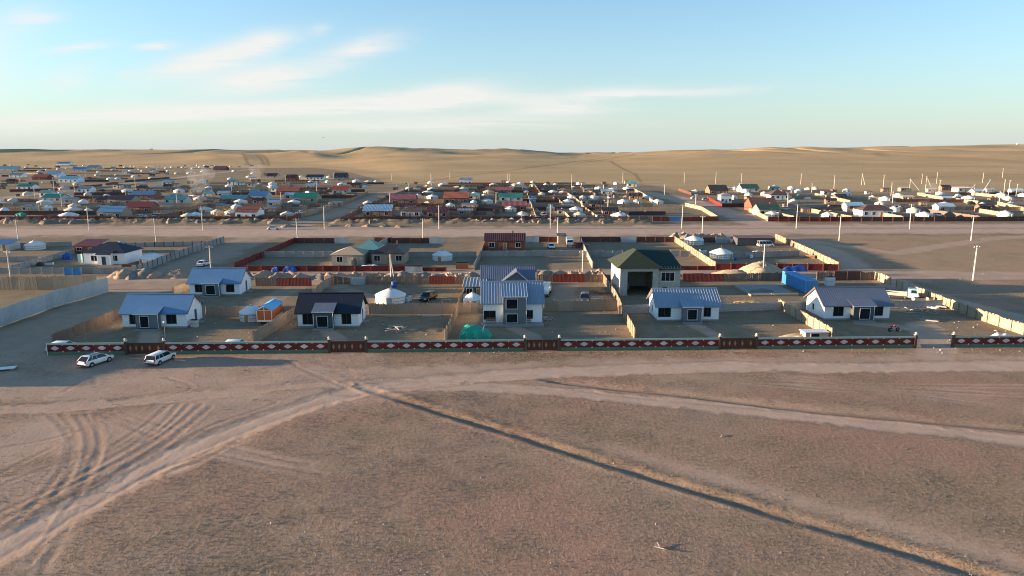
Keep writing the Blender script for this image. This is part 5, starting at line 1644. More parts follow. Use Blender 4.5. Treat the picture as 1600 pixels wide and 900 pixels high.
# ------------------------------------------------------------------ second row fences
fence('red panel fence with pale posts fronting the second row at left', 'red_paint', [(366, 424), (430, 424), (580, 424), (660, 423)], 1.35, 'red_post', bay=3.7, name='panel_fence')
fence('grey sheet gate in the red second-row fence', 'galv', [(633, 425), (660, 425)], 1.3, 'rust', name='metal_gate')
fence('red panel fence piece beside the grey sheet gate', 'red_paint', [(660, 424), (697, 424)], 1.0, 'red_post', bay=3.7, name='panel_fence')
fence('red-brown fence running back along the left side of the second row', 'red_paint', [(366, 421), (415, 400), (460, 380)], 1.7, 'red_post', bay=3.0, name='panel_fence')
fence('red fence at the back of the second row, left part', 'brown_sheet', [(460, 380), (523, 380)], 1.6, 'red_post', bay=3.4)
fence('pale metal gate at the back of the second row, left of the teal roof', 'galv', [(523, 381), (545, 381)], 1.9, 'rust', name='metal_gate')
fence('red fence at the back of the second row behind the teal roof', 'brown_sheet', [(585, 379), (612, 379)], 1.6, 'red_post', bay=3.4)
fence('red fence at the back of the second row, right of the tan house', 'brown_sheet', [(612, 380), (671, 380)], 1.6, 'red_post', bay=3.4)
fence('pale metal gate at the back of the second row, right of the tan house', 'galv', [(671, 381), (693, 381)], 1.9, 'rust', name='metal_gate')
fence('grey slab wall crossing the left second-row plot', 'concrete', [(414, 402), (521, 402)], 1.6, 'concrete')
fence('grey slab wall behind the small second-row ger', 'concrete', [(639, 402), (744, 401)], 1.5, 'concrete')
fence('grey slab wall left of the tan hip-roofed house', 'galv', [(549, 418), (572, 402)], 1.7, 'rust')
fence('grey slab wall running back beside the tan hip-roofed house', 'concrete', [(590, 388), (606, 379)], 1.6, 'concrete')
fence('slab wall left of the plot below the red house', 'concrete', [(741, 422), (752, 400), (760, 377)], 1.6, 'concrete')
fence('long grey slab wall below the red house and parked cars', 'concrete', [(751, 401), (905, 400)], 1.6, 'concrete')
fence('sunlit slab wall right of the parked cars in the second row', 'concrete', [(926, 420), (914, 395), (906, 376)], 1.7, 'concrete')
fence('grey slab wall behind the unfinished hall', 'concrete', [(912, 401), (1078, 401)], 1.6, 'concrete')
fence('maroon fence at the back of the plot behind the hall', 'brown_sheet', [(906, 378), (970, 378)], 1.6, 'red_post', bay=3.4)
fence('pale metal gate at the back of the plot behind the hall', 'galv', [(970, 379), (994, 379)], 1.9, 'rust', name='metal_gate')
fence('maroon fence right of the pale gate behind the hall', 'brown_sheet', [(994, 378), (1054, 378)], 1.6, 'red_post', bay=3.4)
fence('sunlit tan slab wall left of the plot with the dark-doored ger', 'plank_pale', [(1118, 421), (1085, 399), (1054, 378)], 1.8, 'plank')
fence('red panel fence in front of the second row at right', 'red_paint', [(1118, 422), (1310, 423)], 1.6, 'red_post', bay=3.9, name='panel_fence')
fence('low red fence behind the unfinished hall', 'red_paint', [(1062, 422), (1118, 422)], 1.0, 'red_post', bay=3.9, name='panel_fence')
fence('sunlit red-posted fence along the right side of the second row', 'plank_pale', [(1310, 421), (1262, 396), (1211, 373)], 1.7, 'red_post', bay=3.2)
fence('grey slab wall crossing the right second-row plot', 'concrete', [(1120, 404), (1248, 400)], 1.6, 'concrete')
fence('maroon fence behind the small ger in the right second-row plot', 'brown_sheet', [(1098, 379), (1118, 379)], 1.6, 'red_post', bay=3.4)
fence('pale metal gate right of the small ger in the second row', 'galv', [(1118, 380), (1141, 380)], 1.9, 'rust', name='metal_gate')
fence('grey sheet fence piece right of the red house', 'galv', [(821, 379), (842, 379)], 2.1, 'rust')
fence('maroon sheet fence between the red house and the truck', 'brown_sheet', [(842, 378), (872, 378)], 1.6, 'red_post', bay=3.4)


# ------------------------------------------------------------------ gers of the near rows
def ger_at(label, px, py, wpx, rot=0.0, canvas='canvas', full=True, **kw):
    p = P(px, py)
    R = max(1.8, wpx * mpp(py) / 2)
    p = p + Vector((0, R * 0.9, 0))
    return make_ger('ger', label, p, rot, R, canvas, full, **kw)


ger_at('small white ger with orange door between the blue-roofed cottage and orange hut', 388, 503, 37, -0.1)
ger_at('big white ger with grey door behind the black-roofed cottage', 607, 476, 47, 0.1, door_mat='galv')
ger_at('low white ger half hidden behind the fence left of the tall house', 738, 481, 30, 0.2)
ger_at('white ger with orange door beside the black-roofed portico house', 230, 413, 37, -0.5)
ger_at('small white ger alone in the grassy second-row plot', 690, 408, 31, -0.2)
ger_at('white ger with blue boxes in the right second-row plot', 1131, 405, 35, 0.7)
ger_at('white ger with teal door by the tan slab wall, second row', 1087, 383, 30, 0.8, door_mat='cab_blue')
lump('white domed cover behind the painted fence at the right edge', P(1567, 536), 3.4, 2.2, 1.5, 'tarp_white', 'covered_load', 'tarpaulin', seed=31)
ger_at('white ger in the far left back plot by the bright blue roof', 47, 391, 28, -0.6)

# ------------------------------------------------------------------ second-row houses
def SH(name, label, xl, xr, yb, D, hw, hr, roof, wall, kind='gable', rot=0.0, **kw):
    a, b_ = P(xl, yb), P(xr, yb)
    W = (b_ - a).length
    return small_house(name, label, a, rot, W, D, hw, hr, roof, wall, kind, **kw)


r = SH('portico_house', 'white house with black hip roof and small front portico at left', 132, 196, 413, 8.5, 2.9, 5.2, 'black_roof', 'siding', 'hip', wins=2, dr=False, chimney=False)
W8 = (P(196, 413) - P(132, 413)).length
q = MB(); wall_face(q, (W8 * .40, -1.3, 0), (1, 0, 0), 3.4, 2.7, [(1.1, 2.2, 0.05, 2.2)], n=(0, -1, 0)); wall_face(q, (W8 * .40 + 3.4, -1.3, 0), (0, 1, 0), 1.3, 2.7, [], n=(1, 0, 0)); wall_face(q, (W8 * .40, 0, 0), (0, -1, 0), 1.3, 2.7, [], n=(-1, 0, 0))
qo = q.build('portico', M['siding'], r)
door(qo, (W8 * .40, -1.3, 0), (1, 0, 0), (0, -1, 0), (1.1, 2.2, 0.05, 2.2), 'dark_clad')
q = MB(); slope(q, (W8 * .40 - .3, -1.7, 2.75), (W8 * .40 + 3.7, -1.7, 2.75), (W8 * .40 + 3.7, 1.2, 3.75), (W8 * .40 - .3, 1.2, 3.75), rib=None); q.build('portico_roof', M['black_roof'], r)
SH('low_shed', 'shed with faded red roof behind the portico house', 116, 150, 396, 6.5, 2.0, 3.2, 'red', 'render_red', 'shed', wins=1, chimney=False, cat='shed')
SH('low_shed', 'low shed with bright blue roof at the far left edge', -14, 14, 392, 5.0, 2.0, 2.7, 'blue', 'render_wall', 'shed', wins=1, chimney=False, cat='shed')
r = SH('block_house', 'unfinished pale block house with teal rear roof in the second row', 519, 567, 415, 7.5, 2.7, 4.3, 'plank_pale', 'block_warm', 'hip', wins=1, dr=True, chimney=False)
q = MB(); wall_face(q, (4.6, 7.55, 0), (1, 0, 0), 6.2, 3.0, [], n=(0, -1, 0)); wall_face(q, (10.8, 7.55, 0), (0, 1, 0), 7.0, 3.0, [], n=(1, 0, 0)); wall_face(q, (4.6, 14.55, 0), (0, -1, 0), 7.0, 3.0, [], n=(-1, 0, 0)); q.build('rear_wall', M['block_warm'], r)
q = MB(); hip_roof(q, 4.6, 10.8, 7.55, 14.55, 3.1, 2.3, over=0.5); q.build('rear_roof', roof_mat('teal'), r)
r = SH('tan_house', 'small tan brick house with dark hip roof in the second row', 581, 632, 413, 7.5, 2.8, 4.8, 'dark', 'brick_tan', 'hip', wins=2, dr=True, chimney=True)
SH('red_house', 'long red house with maroon roof by the broad road', 758, 820, 391, 7.0, 2.9, 4.6, 'maroon', 'render_red', 'gable', wins=2, dr=True, chimney=True)
SH('open_shed', 'long black-fronted shed at the back of the right second-row plot', 1152, 1210, 384, 4.5, 2.3, 2.6, 'brown', 'dark_clad', 'shed', wins=0, dr=False, chimney=False, cat='shed')
SH('lean_to_shed', 'lean-to shed with pale roof left of the tall house', 726, 757, 467, 5.5, 2.4, 3.2, 'grey', 'dark_clad', 'shed', wins=1, dr=True, chimney=False, cat='shed')
SH('truck_shelter', 'open timber shelter around the white truck in the second row', 872, 884, 381, 5.0, 2.5, 2.7, 'brown', 'brick_tan', 'shed', wins=0, dr=False, chimney=False, cat='shed')

# ------------------------------------------------------------------ vehicles in the near rows
def heading(px0, py0, px1, py1):
    a, b_ = P(px0, py0), P(px1, py1)
    return math.atan2(b_.y - a.y, b_.x - a.x)


car('parked_car', 'white hatchback with dark roof glass parked by the short fence span', P(150.5, 568.5), heading(141, 571.5, 166, 563.5), 'hatch', 'car_white', rails=True)
car('parked_car', 'white estate car parked in front of the nearest gate', P(252, 565.5), heading(243, 569, 264.5, 559.5), 'wagon', 'car_white')
car('parked_car', 'black SUV parked in the yard beside the big ger', P(669, 469), math.radians(247), 'suv', 'car_black')
car('parked_car', 'dusty dark blue SUV parked behind the plank fence', P(914, 471), math.radians(262), 'suv', 'car_blue')
truck('pickup_truck', 'white flatbed truck half hidden behind the tall house', P(851, 461), math.radians(80), 'car_white', 'car_white')
car('parked_car', 'white car parked behind the painted fence near the orange hut', P(371, 547), math.radians(4), 'hatch', 'car_white')
car('parked_car', 'white car roof showing behind the leftmost painted fence span', P(101, 549.5), math.radians(2), 'hatch', 'car_white')
r = thing('white_kiosk', 'low white hut with one dark window against the sunlit slab fence', 'hut', P(1258, 531), math.radians(3))
q = MB(); q.box(0, 3.6, 0, 1.8, 0, 1.1); q.build('wall', M['cream'], r)
q = MB(); q.box(-0.15, 3.75, -0.15, 1.95, 1.1, 1.2); q.build('roof', M['trim'], r)
window(r, (0, 0, 0), (1, 0, 0), (0, -1, 0), (0.9, 2.2, 0.3, 0.95), 'trim', bars=0, depth=-0.012, proud=0.05)
car('parked_car', 'white saloon parked on the street above the blue-roofed cottages', P(319, 415), math.radians(80), 'sedan', 'car_white')
car('moving_car', 'white saloon driving along the broad dirt road', P(428, 359), 0.05, 'sedan', 'car_white')
car('parked_car', 'silver car parked by the red house', P(814, 388), math.radians(265), 'wagon', 'car_silver')
car('parked_car', 'white hatchback in the red house yard', P(861, 388), math.radians(275), 'hatch', 'car_white')
truck('box_truck', 'white truck facing us beside the timber shelter', P(890, 384), math.radians(268), 'car_white', 'galv', box=True)
car('parked_car', 'white van by the long black-fronted shed', P(1196, 386), math.radians(5), 'van', 'car_white')
truck('old_truck', 'old truck with pale blue cab among the rubble at right', P(1405, 467), math.radians(-28), 'cab_blue', 'scrap')
motorbike('red motorbike standing in the rightmost yard', P(1396, 518), math.radians(8))
car('parked_car', 'red car beside the sunlit slab wall, second row', P(908, 386), math.radians(10), 'hatch', 'bike_red')

# ------------------------------------------------------------------ orange hut on wheels
r = thing('trailer_hut', 'orange hut on wheels with bright blue roof beside the small ger', 'hut', P(414, 508.5), math.radians(3))
hb = MB(); W, L, z0, z1, zr = 2.4, 6.4, 0.62, 2.55, 3.15
hb.box(-W / 2, W / 2, 0, L, z0 + 0.3, z1); hb.prism([(-W / 2, z1), (W / 2, z1), (0, zr)], 0.0, L)
hb.build('body', M['door_orange'], r)
q = MB(); q.box(-W / 2 - 0.03, W / 2 + 0.03, -0.03, L + 0.03, z0, z0 + 0.3); q.build('floor_frame', M['trim'], r)
q = MB(); slope(q, (-W / 2 - .22, L + .15, z1 - 0.02), (-W / 2 - .22, -.15, z1 - 0.02), (0, -.15, zr + .1), (0, L + .15, zr + .1), rib=0.4); slope(q, (W / 2 + .22, -.15, z1 - 0.02), (W / 2 + .22, L + .15, z1 - 0.02), (0, L + .15, zr + .1), (0, -.15, zr + .1), rib=0.4)
q.build('roof', M['sky_blue'], r)
q = MB()
for x in (-W / 2 + 0.0, 0, W / 2 - 0.0):
    q.box(x - 0.05, x + 0.05, -0.04, -0.002, z0 + 0.3, z1 if x else zr)
q.box(-W / 2, W / 2, -0.045, -0.042, z1 - 0.05, z1 + 0.02)
q.build('corner_trim', M['trim'], r)
for y in (1.4, 4.8):
    for s in (-1, 1):
        o = wheel(r, s * 0.95, y, 0.33, 0.2); o.rotation_euler = (math.pi / 2, 0, math.pi / 2)

# blue freight container
r = thing('freight_container', 'long bright blue container standing beside the concrete slab', 'container', P(1258, 459), ROW)
q = MB(); W, L, hh = 2.5, 11.5, 2.75
q.box(0.05, W - 0.05, 0.05, L - 0.05, 0.15, hh - 0.05)
for i in range(38):
    y = 0.3 + i * (L - 0.6) / 37
    q.box(0.0, 0.049, y - 0.08, y + 0.08, 0.2, hh - 0.12); q.box(W - 0.049, W, y - 0.08, y + 0.08, 0.2, hh - 0.12)
    q.box(0.15, W - 0.15, y - 0.08, y + 0.08, hh - 0.049, hh - 0.01)
q.build('shell', M['shed_blue'], r)
q = MB()
for x in (-0.02, W - 0.1):
    for y in (-0.02, L - 0.1):
        q.box(x, x + 0.12, y, y + 0.12, 0, hh)
q.box(0.1, W - 0.1, -0.02, 0.06, hh - 0.15, hh); q.box(-0.01, 0.09, 0.1, L - 0.1, hh - 0.11, hh + 0.002); q.box(W - 0.09, W + 0.01, 0.1, L - 0.1, hh - 0.11, hh + 0.002)
q.build('corner_frame', M['sky_blue'], r)
for x in (0.14, W / 2 + 0.01):
    d = MB(); d.box(x, x + W / 2 - 0.16, 0.0, 0.048, 0.18, hh - 0.17); do = d.build('door', M['shed_blue'], r)
    k = MB()
    for xx in (x + 0.3, x + 0.75):
        k.tube((xx, -0.03, 0.2), (xx, -0.03, hh - 0.2), 0.025, n=6)
    k.build('lock_rod', M['rim'], do)

# concrete foundation slab with gravel and timber
r = thing('foundation_slab', 'pale concrete foundation slab beside the blue container', 'slab', P(1174, 463), ROW)
q = MB(); q.box(0, 9.5, 0, 11.0, -0.1, 0.30); q.build('slab', M['concrete'], r)
q = MB(); q.box(-0.12, -0.003, -0.12, 11.1, -0.1, 0.36); q.box(0, 9.5, -0.12, -0.003, -0.1, 0.36); q.build('formwork', M['timber'], r)
heap('small gravel heap lying on the concrete foundation slab', P(1190, 457) + Vector((0, 0, 0.28)), 2.4, 2.0, 0.5, 3, 'soil_grey', name='gravel_heap')
plank_pile('stack of long timber beams beside the foundation slab', P(1226, 461), 0.12, 12, 5.5, 1.4, 'timber', seed=5, sec=(0.3, 0.12))
lump('dry straw spread along the rough concrete wall', P(1168, 473), 4.5, 1.2, 0.5, 'hay', 'straw_heap', 'straw', seed=9, folds=0.25)

# sand heap and tarpaulins in front of the second row
heap('big pale sand heap beside a power pole, before the red fence', P(1196, 431), 6.4, 4.5, 3.3, 1, 'sand', name='sand_heap')
heap('long low sand heap trailing left of the big one', P(1152, 430), 7.0, 3.0, 1.5, 4, 'sand', name='sand_heap')
lump('blue tarpaulin hung over the red fence by the sand heap', P(1242, 424), 5.6, 0.9, 1.7, 'tarp_blue', 'covered_load', 'tarpaulin', seed=4)
lump('wide blue tarpaulin draped on the left red panel fence', P(453, 425), 3.2, 0.7, 1.6, 'tarp_blue', 'covered_load', 'tarpaulin', seed=5)
lump('small blue tarpaulin draped on the left red panel fence', P(430, 425), 1.5, 0.7, 1.5, 'tarp_blue', 'covered_load', 'tarpaulin', seed=6)
lump('green tarpaulin pile behind the painted fence by the tall house', P(742, 531.5) + Vector((0, 1.4, 0)), 4.6, 3.0, 2.0, 'tarp_green', 'covered_pile', 'tarpaulin', rot=-0.1, seed=2, ropes=True)
lump('white sheeting stack behind the red panel fence', P(577, 419), 4.4, 1.6, 1.0, 'tarp_white', 'covered_load', 'tarpaulin', seed=8)
barrel('blue water tank behind the big white ger', P(616, 449), 'tarp_blue', 0.6, 1.3, 'water_tank', 'tank')
barrel('pale drum standing right of the big ger', P(637, 472), 'cab_blue', 0.4, 0.9)
crate_stack('white cabinet right of the big ger', P(641, 470), 0.2, 1, 2, 0.6, 'tarp_white')
table('low wooden bench beside the black SUV', P(697, 474), 0.1, 1.8, m='timber')
table('white bench right of the dusty blue SUV', P(934, 470), 0.0, 2.4)
satellite_dish('round satellite dish beside the lean-to shed', P(728, 472), -0.3)
crate_stack('beige generator box beside the blue-roofed cottage', P(304, 511), -0.3, 2, 2, 0.62, 'render_wall', 'generator_box', 'box')
plank_pile('tangled heap of scrap timber in the black-roofed cottage yard', P(622, 515), 0.2, 14, 2.4, 1.3, 'scrap', seed=7, tidy=False, sec=(0.12, 0.08))
plank_pile('pale boards stacked along the plank fence', P(674, 494), 0.03, 10, 4.6, 1.3, 'scrap', seed=8, sec=(0.2, 0.08))
plank_pile('long pole logs lying along the plank fence', P(615, 494), 0.02, 6, 6.5, 1.2, 'timber', seed=9, sec=(0.14, 0.12))
crate_stack('pale block left of the scrap timber heap', P(599, 508), 0.3, 1, 1, 0.5, 'scrap')
plank_pile('boards lying on the ground in the rightmost yard', P(1452, 501), -0.5, 9, 3.2, 1.5, 'scrap', seed=11)
plank_pile('scattered white boards below the rubble wall', P(1425, 486), 0.1, 14, 2.2, 3.2, 'scrap', seed=12, tidy=False)
plank_pile('white foam sheets beside the rubble wall at right', P(1460, 480), 0.1, 8, 1.6, 1.3, 'tarp_white', seed=13, tidy=False, sec=(0.9, 0.12))
crate_stack('pale brick pallet right of the old truck', P(1436, 471), 0.1, 3, 1, 0.8, 'render_wall')
crate_stack('second brick pallet by the slab fence at right', P(1452, 474), 0.3, 2, 2, 0.6, 'brick_tan')
crate_stack('white water cube behind the rightmost cottage', P(1296, 446), 0.1, 2, 2, 0.95, 'tarp_white', 'water_cube', 'tank')
plank_pile('collapsed grey boards behind the rightmost cottage', P(1383, 456), 0.9, 10, 4.0, 1.4, 'scrap', seed=14, tidy=False)
crate_stack('pale debris box right of the tall house', P(852, 497), 0.2, 2, 1, 0.5, 'scrap')
plank_pile('small wood scraps beside the tall house', P(858, 500), 0.5, 8, 1.2, 0.8, 'scrap', seed=15, tidy=False)
plank_pile('stacked branches by the pale fence near the blue SUV', P(935, 458), 1.0, 14, 3.0, 1.4, 'plank_dark', seed=16, tidy=False)
plank_pile('dark timber stack at the right red-panel fence foot', P(712, 423), 0.1, 8, 3.0, 1.4, 'scrap', seed=17)
plank_pile('white boards stacked behind the bright red gate', P(694, 438), 0.0, 6, 3.2, 1.3, 'scrap', seed=18)
crate_stack('square brick bin in the second-row plot corner', P(722, 420), 0.0, 2, 1, 1.5, 'render_red', 'brick_bin', 'bin')
crate_stack('white bags beside the slab wall, far left plot', P(76, 414), 0.2, 3, 1, 0.7, 'tarp_white', 'bag_stack', 'bags')
lump('dark covered load by the slab wall, far left plot', P(63, 415), 1.6, 1.2, 1.0, 'steel', 'covered_load', 'tarpaulin', seed=22)
lump('blue tarpaulin bale beside the portico house', P(106, 405), 2.3, 1.6, 2.0, 'tarp_blue', 'covered_load', 'tarpaulin', seed=23)
crate_stack('brown crate in the portico house yard', P(198, 417), 0.1, 3, 1, 0.7, 'rust')
crate_stack('pale cabinet beside the portico house', P(126, 411), 0.1, 1, 3, 0.8, 'cab_blue', 'cabinet', 'cabinet')
lump('white covered load behind the portico house, left', P(150, 385), 5.5, 2.5, 1.8, 'tarp_white', 'covered_load', 'tarpaulin', seed=24)
lump('pale grey covered load behind the portico house, right', P(182, 385), 5.5, 2.5, 1.8, 'galv', 'covered_load', 'tarpaulin', seed=25)
crate_stack('grey tank with black lid in the right second-row plot', P(1098, 400), 0.1, 2, 2, 0.9, 'cab_blue', 'water_cube', 'tank')
lump('white wrapped furniture in the right second-row plot', P(1182, 399), 3.2, 1.6, 1.4, 'tarp_white', 'covered_load', 'tarpaulin', seed=26)
barrel('white drum in the right second-row plot', P(1174, 403), 'trim', 0.45, 0.9)
barrel('blue drum beside the ger with blue boxes', P(1148, 407), 'tarp_blue', 0.45, 0.9)
crate_stack('rust-red crate row along the sunlit red-posted fence', P(1266, 403), -0.6, 3, 1, 0.8, 'rust')
crate_stack('dark kennel at the right end of the red panel fence', P(1294, 419), 0.1, 2, 1, 1.0, 'steel', 'kennel', 'kennel')
heap('sandy soil mound beside the low white hut', P(1250, 528), 2.8, 1.3, 0.7, 2, 'sand')
r = thing('loose_board', 'white sheet panel lying on blocks at the left edge', 'board', P(6, 580), math.radians(20))
q = MB(); q.box(-4.0, 1.2, 0, 1.2, 0.22, 0.29); q.build('sheet', M['trim'], r)
for x in (-3, 0.8):
    q = MB(); q.box(x - 0.2, x + 0.2, 0.2, 1.0, -0.05, 0.218); q.build('block', M['concrete'], r)
# a lamp post in the front yard
r = thing('lamp_post', 'thin dark lamp post in the blue-roofed cottage yard', 'lamp post', P(259, 531))
q = MB(); q.tube((0, 0, 0), (0, 0, 2.6), 0.05, 0.04, 6); q.build('post', M['steel'], r)
q = MB(); q.lathe([(0.05, 2.6), (0.16, 2.68), (0.16, 2.9), (0.04, 2.98), (0, 3.0)], 10); q.build('lantern', M['trim'], r)

# ------------------------------------------------------------------ soil heaps
def heap_row(label, xs, y, R, hgt, group, soil=('soil', 'soil', 'soil_grey')):
    for i, x in enumerate(xs):
        p = P(x + RNG.uniform(-3, 3), y + RNG.uniform(-0.8, 0.8))
        s = RNG.uniform(0.75, 1.25)
        heap(label, p, R * s, R * RNG.uniform(0.7, 1.0), hgt * RNG.uniform(0.75, 1.2), RNG.randrange(7), soil[RNG.randrange(len(soil))], RNG.uniform(0, 6), group=group)


heap_row('dug soil heap in the row left of the street corner', [196, 212, 228, 250, 266, 282], 432, 3.4, 2.0, 'soil heaps at the street corner')
heap_row('dug soil heap in the row between the big ger and red panel fence', [400, 415, 432, 450, 468, 500, 516, 532, 552, 572, 592, 612, 632, 650, 668, 684, 700, 716, 730], 434, 3.0, 1.4, 'soil heaps along the back lane')
heap_row('dug soil heap in the row behind the tall house', [834, 846, 858, 874, 890, 904, 920, 936], 433, 2.6, 1.8, 'soil heaps behind the tall house')
heap_row('dug soil heap right of the unfinished hall', [1052, 1062, 1080], 432, 1.8, 0.9, 'soil heaps beside the hall')
heap_row('soil heap in the long bank beside the broad road, left of the street', list(range(-6, 436, 15)), 349, 2.9, 2.1, 'left bank of soil heaps', ('soil_grey', 'soil_grey', 'soil_grey', 'soil'))
heap_row('soil heap in the long bank beside the broad road, right of the street', list(range(535, 1008, 14)), 349, 2.7, 2.0, 'middle bank of soil heaps', ('soil', 'soil_grey', 'soil_grey'))
heap_row('low soil heap spilling onto the broad road near the street mouth', [445, 452, 520, 545, 575, 600, 625], 354, 2.2, 0.9, 'spilled soil heaps')
heap_row('brown soil heap around the power pole at the broad road', [1058, 1066, 1075, 1085, 1094, 1110, 1122], 372, 2.8, 1.7, 'soil heaps by the road pole')

# ------------------------------------------------------------------ the wider village
LANDMARKS = []       # (phrase, px, py)
AUTO = []            # (object, noun phrase, px, py)


def LH(phrase, xl, xr, yb, roof, wall, kind='gable', D=7.5, hw=2.8, hr=4.6, wins=2, name='village_house', dr=True, **kw):
    LANDMARKS.append((kw.pop('short', None) or phrase, (xl + xr) / 2, yb))
    a = P(xl, yb)
    return SH(name, phrase + (' in the village beyond the broad road' if len(phrase.split()) < 10 else ''), xl, xr, yb, D, hw, hr, roof, wall, kind, wins=wins, dr=dr, group='village houses', frame='trim', **kw)


# third row, left of the street
LH('tan brick house with pale blue-grey roof', 153, 190, 342, 'paleblue', 'brick_tan', hw=3.0, hr=5.2, D=9)
LH('brick house with bright red roof', 196, 236, 333, 'red', 'brick_red', hw=3.0, hr=5.2, D=8)
LH('pale house with brown roof', 168, 206, 320, 'brown', 'brick_tan', hw=3.0, hr=5.0, D=10)
LH('long house with blue-grey roof', 203, 240, 312, 'greyblue', 'brick_red', hw=3.0, hr=5.0, D=10)
LH('house with faded green roof at the smoky corner', 256, 290, 319, 'teal', 'render_wall')
LH('dark-gabled house with green roof', 66, 95, 316, 'green', 'render_wall', D=9)
LH('white house with orange-red roof', 368, 402, 343, 'orange', 'siding', hw=3.2, hr=5.2, D=9)
LH('red brick house with teal roof', 343, 384, 318, 'teal', 'brick_red', D=9)
LH('tan house with vivid blue roof', 388, 417, 313, 'blue', 'render_wall', D=10, hw=3, hr=5.2)
LH('long pink-walled house with orange roof', 432, 466, 305, 'orange', 'render_red', D=11, hr=5.4)
LH('house with wide green roof', 458, 494, 317, 'green', 'brick_tan', D=12, hw=3.0, hr=5.6)
LH('pale green house with red roof', 519, 544, 303, 'red', 'green_wall', D=9, hr=5.4)
LH('grey brick row house', 297, 320, 302, 'grey', 'block', 'shed', D=8, hr=3.4, wins=3)
LH('small white house behind the long blue-grey roof', 121, 141, 300 + 1, 'grey', 'siding')
LH('grey hut beside the dark thicket', 34, 49, 331, 'grey', 'block', 'shed', D=6, hr=3.2, wins=1)
LH('small grey shed by the dark-gabled house', 101, 115, 318, 'greyblue', 'block', 'shed', D=6, hr=3.2, wins=1)
# far left
LH('long low house with rust red roof at far left', 50, 73, 281, 'orange', 'render_red', D=12, hr=6)
LH('white house with pale blue roof at far left', 73, 93, 277, 'paleblue', 'siding', D=13, hr=7, hw=3.5)
LH('long pale cyan house at far left', 92, 121, 285, 'cyan', 'siding', D=12, hw=3.5, hr=6, wins=3)
LH('house with strong blue roof at far left', 113, 133, 268, 'blue', 'render_wall', D=16, hw=3.5, hr=7)
LH('farthest blue-roofed house below the hills', 88, 108, 259, 'greyblue', 'siding', D=20, hw=5, hr=9)
LH('grey-roofed farmhouse at the left edge', -6, 22, 266, 'cyan', 'render_wall', D=16, hw=3.5, hr=7)
LH('white compound house with green roof at left', 26, 50, 297, 'green', 'siding', D=9, hr=4.4)
LH('white block with small windows at far left', 14, 34, 277, 'grey', 'siding', D=10, hr=5)
LH('pale hall with long roof below the left hills', 135, 152, 264, 'grey', 'render_wall', D=16, hr=7)
LH('maroon-roofed house beside the far lane', 416, 432, 279, 'maroon', 'render_wall', D=12, hr=6)
LH('dark red house behind the far lane', 446, 462, 282, 'maroon', 'render_red', D=12, hr=6)
LH('white row house at the village edge', 478, 505, 281, 'dark', 'siding', D=12, hr=5.5, wins=4)
LH('dark barn at the village edge', 522, 541, 279, 'dark', 'dark_clad', D=12, hr=6.5, wins=1)
LH('pink long house in the far settlement', 333, 352, 266, 'pink', 'render_red', D=16, hr=7)
# middle block
LH('long house with light blue roof', 568, 611, 339, 'paleblue', 'brick_red', hw=2.8, hr=5.2, D=10)
LH('brick house with crimson roof', 610, 648, 320, 'pink', 'brick_red', D=11, hw=3.0, hr=5.6)
LH('cream house with brown hip roof', 626, 656, 340, 'brown', 'render_wall', 'hip', D=8)
LH('low maroon house with dark roof', 667, 699, 341, 'maroon', 'brick_red', D=9)
LH('house with vivid orange roof', 694, 732, 318, 'orange', 'brick_red', D=13, hw=3.2, hr=6.2, wins=3)
LH('house with flat green roof', 780, 816, 315, 'green', 'render_wall', D=10)
LH('red house with pink roof', 786, 822, 330, 'pink', 'render_red', D=9)
LH('tall grey house at the steppe edge', 718, 737, 288, 'grey', 'siding', D=10, hw=4, hr=6)
LH('faded pink house among the gers', 776, 800, 303, 'pink', 'render_red', D=9)
LH('bright blue kiosk among dark sheds', 827, 837, 319, 'blue', 'shed_blue', 'shed', D=4, hr=3.2, wins=1)
# right blocks
LH('brick house with dark cross roof at the steppe edge', 1109, 1137, 304, 'dark', 'brick_red', D=12, hw=3.2, hr=6.4)
LH('long house with dark green roof at the steppe edge', 1159, 1186, 300, 'darkgreen', 'render_wall', D=12, hr=5.5)
LH('big hip-roofed white house', 1204, 1233, 312, 'brown', 'siding', 'hip', D=12, hr=6, wins=3)
LH('red gabled barn with dark roof', 1174, 1214, 330, 'brown', 'render_red', D=11, hw=3.2, hr=6.4, wins=1)
LH('cream house with bottle green roof', 1186, 1219, 337, 'darkgreen', 'cream', D=9, hw=2.8, hr=5.0)
LH('white house with brown hip roof behind the right road', 1347, 1395, 339, 'brown', 'siding', 'hip', D=8, hw=2.9, hr=5.2, wins=3)
LH('small white two-storey house near the red fence corner', 1126, 1143, 317, 'grey', 'siding', 'hip', D=6, hw=4.2, hr=5.6)
LH('pale workshop at the right village edge', 1497, 1520, 300, 'grey', 'render_wall', 'shed', D=8, hr=3.4)

ORD = ['', 'second ', 'third ', 'fourth ', 'fifth ', 'sixth ', 'seventh ', 'eighth ', 'ninth ', 'tenth ', 'eleventh ', 'twelfth ']


def auto(o, noun, px, py):
    AUTO.append((o, noun, px, py))
    return o


def short_phrase(ph):
    import re
    return re.split(r' (?:at|behind|below|beside|among|near|by) ', ph)[0]


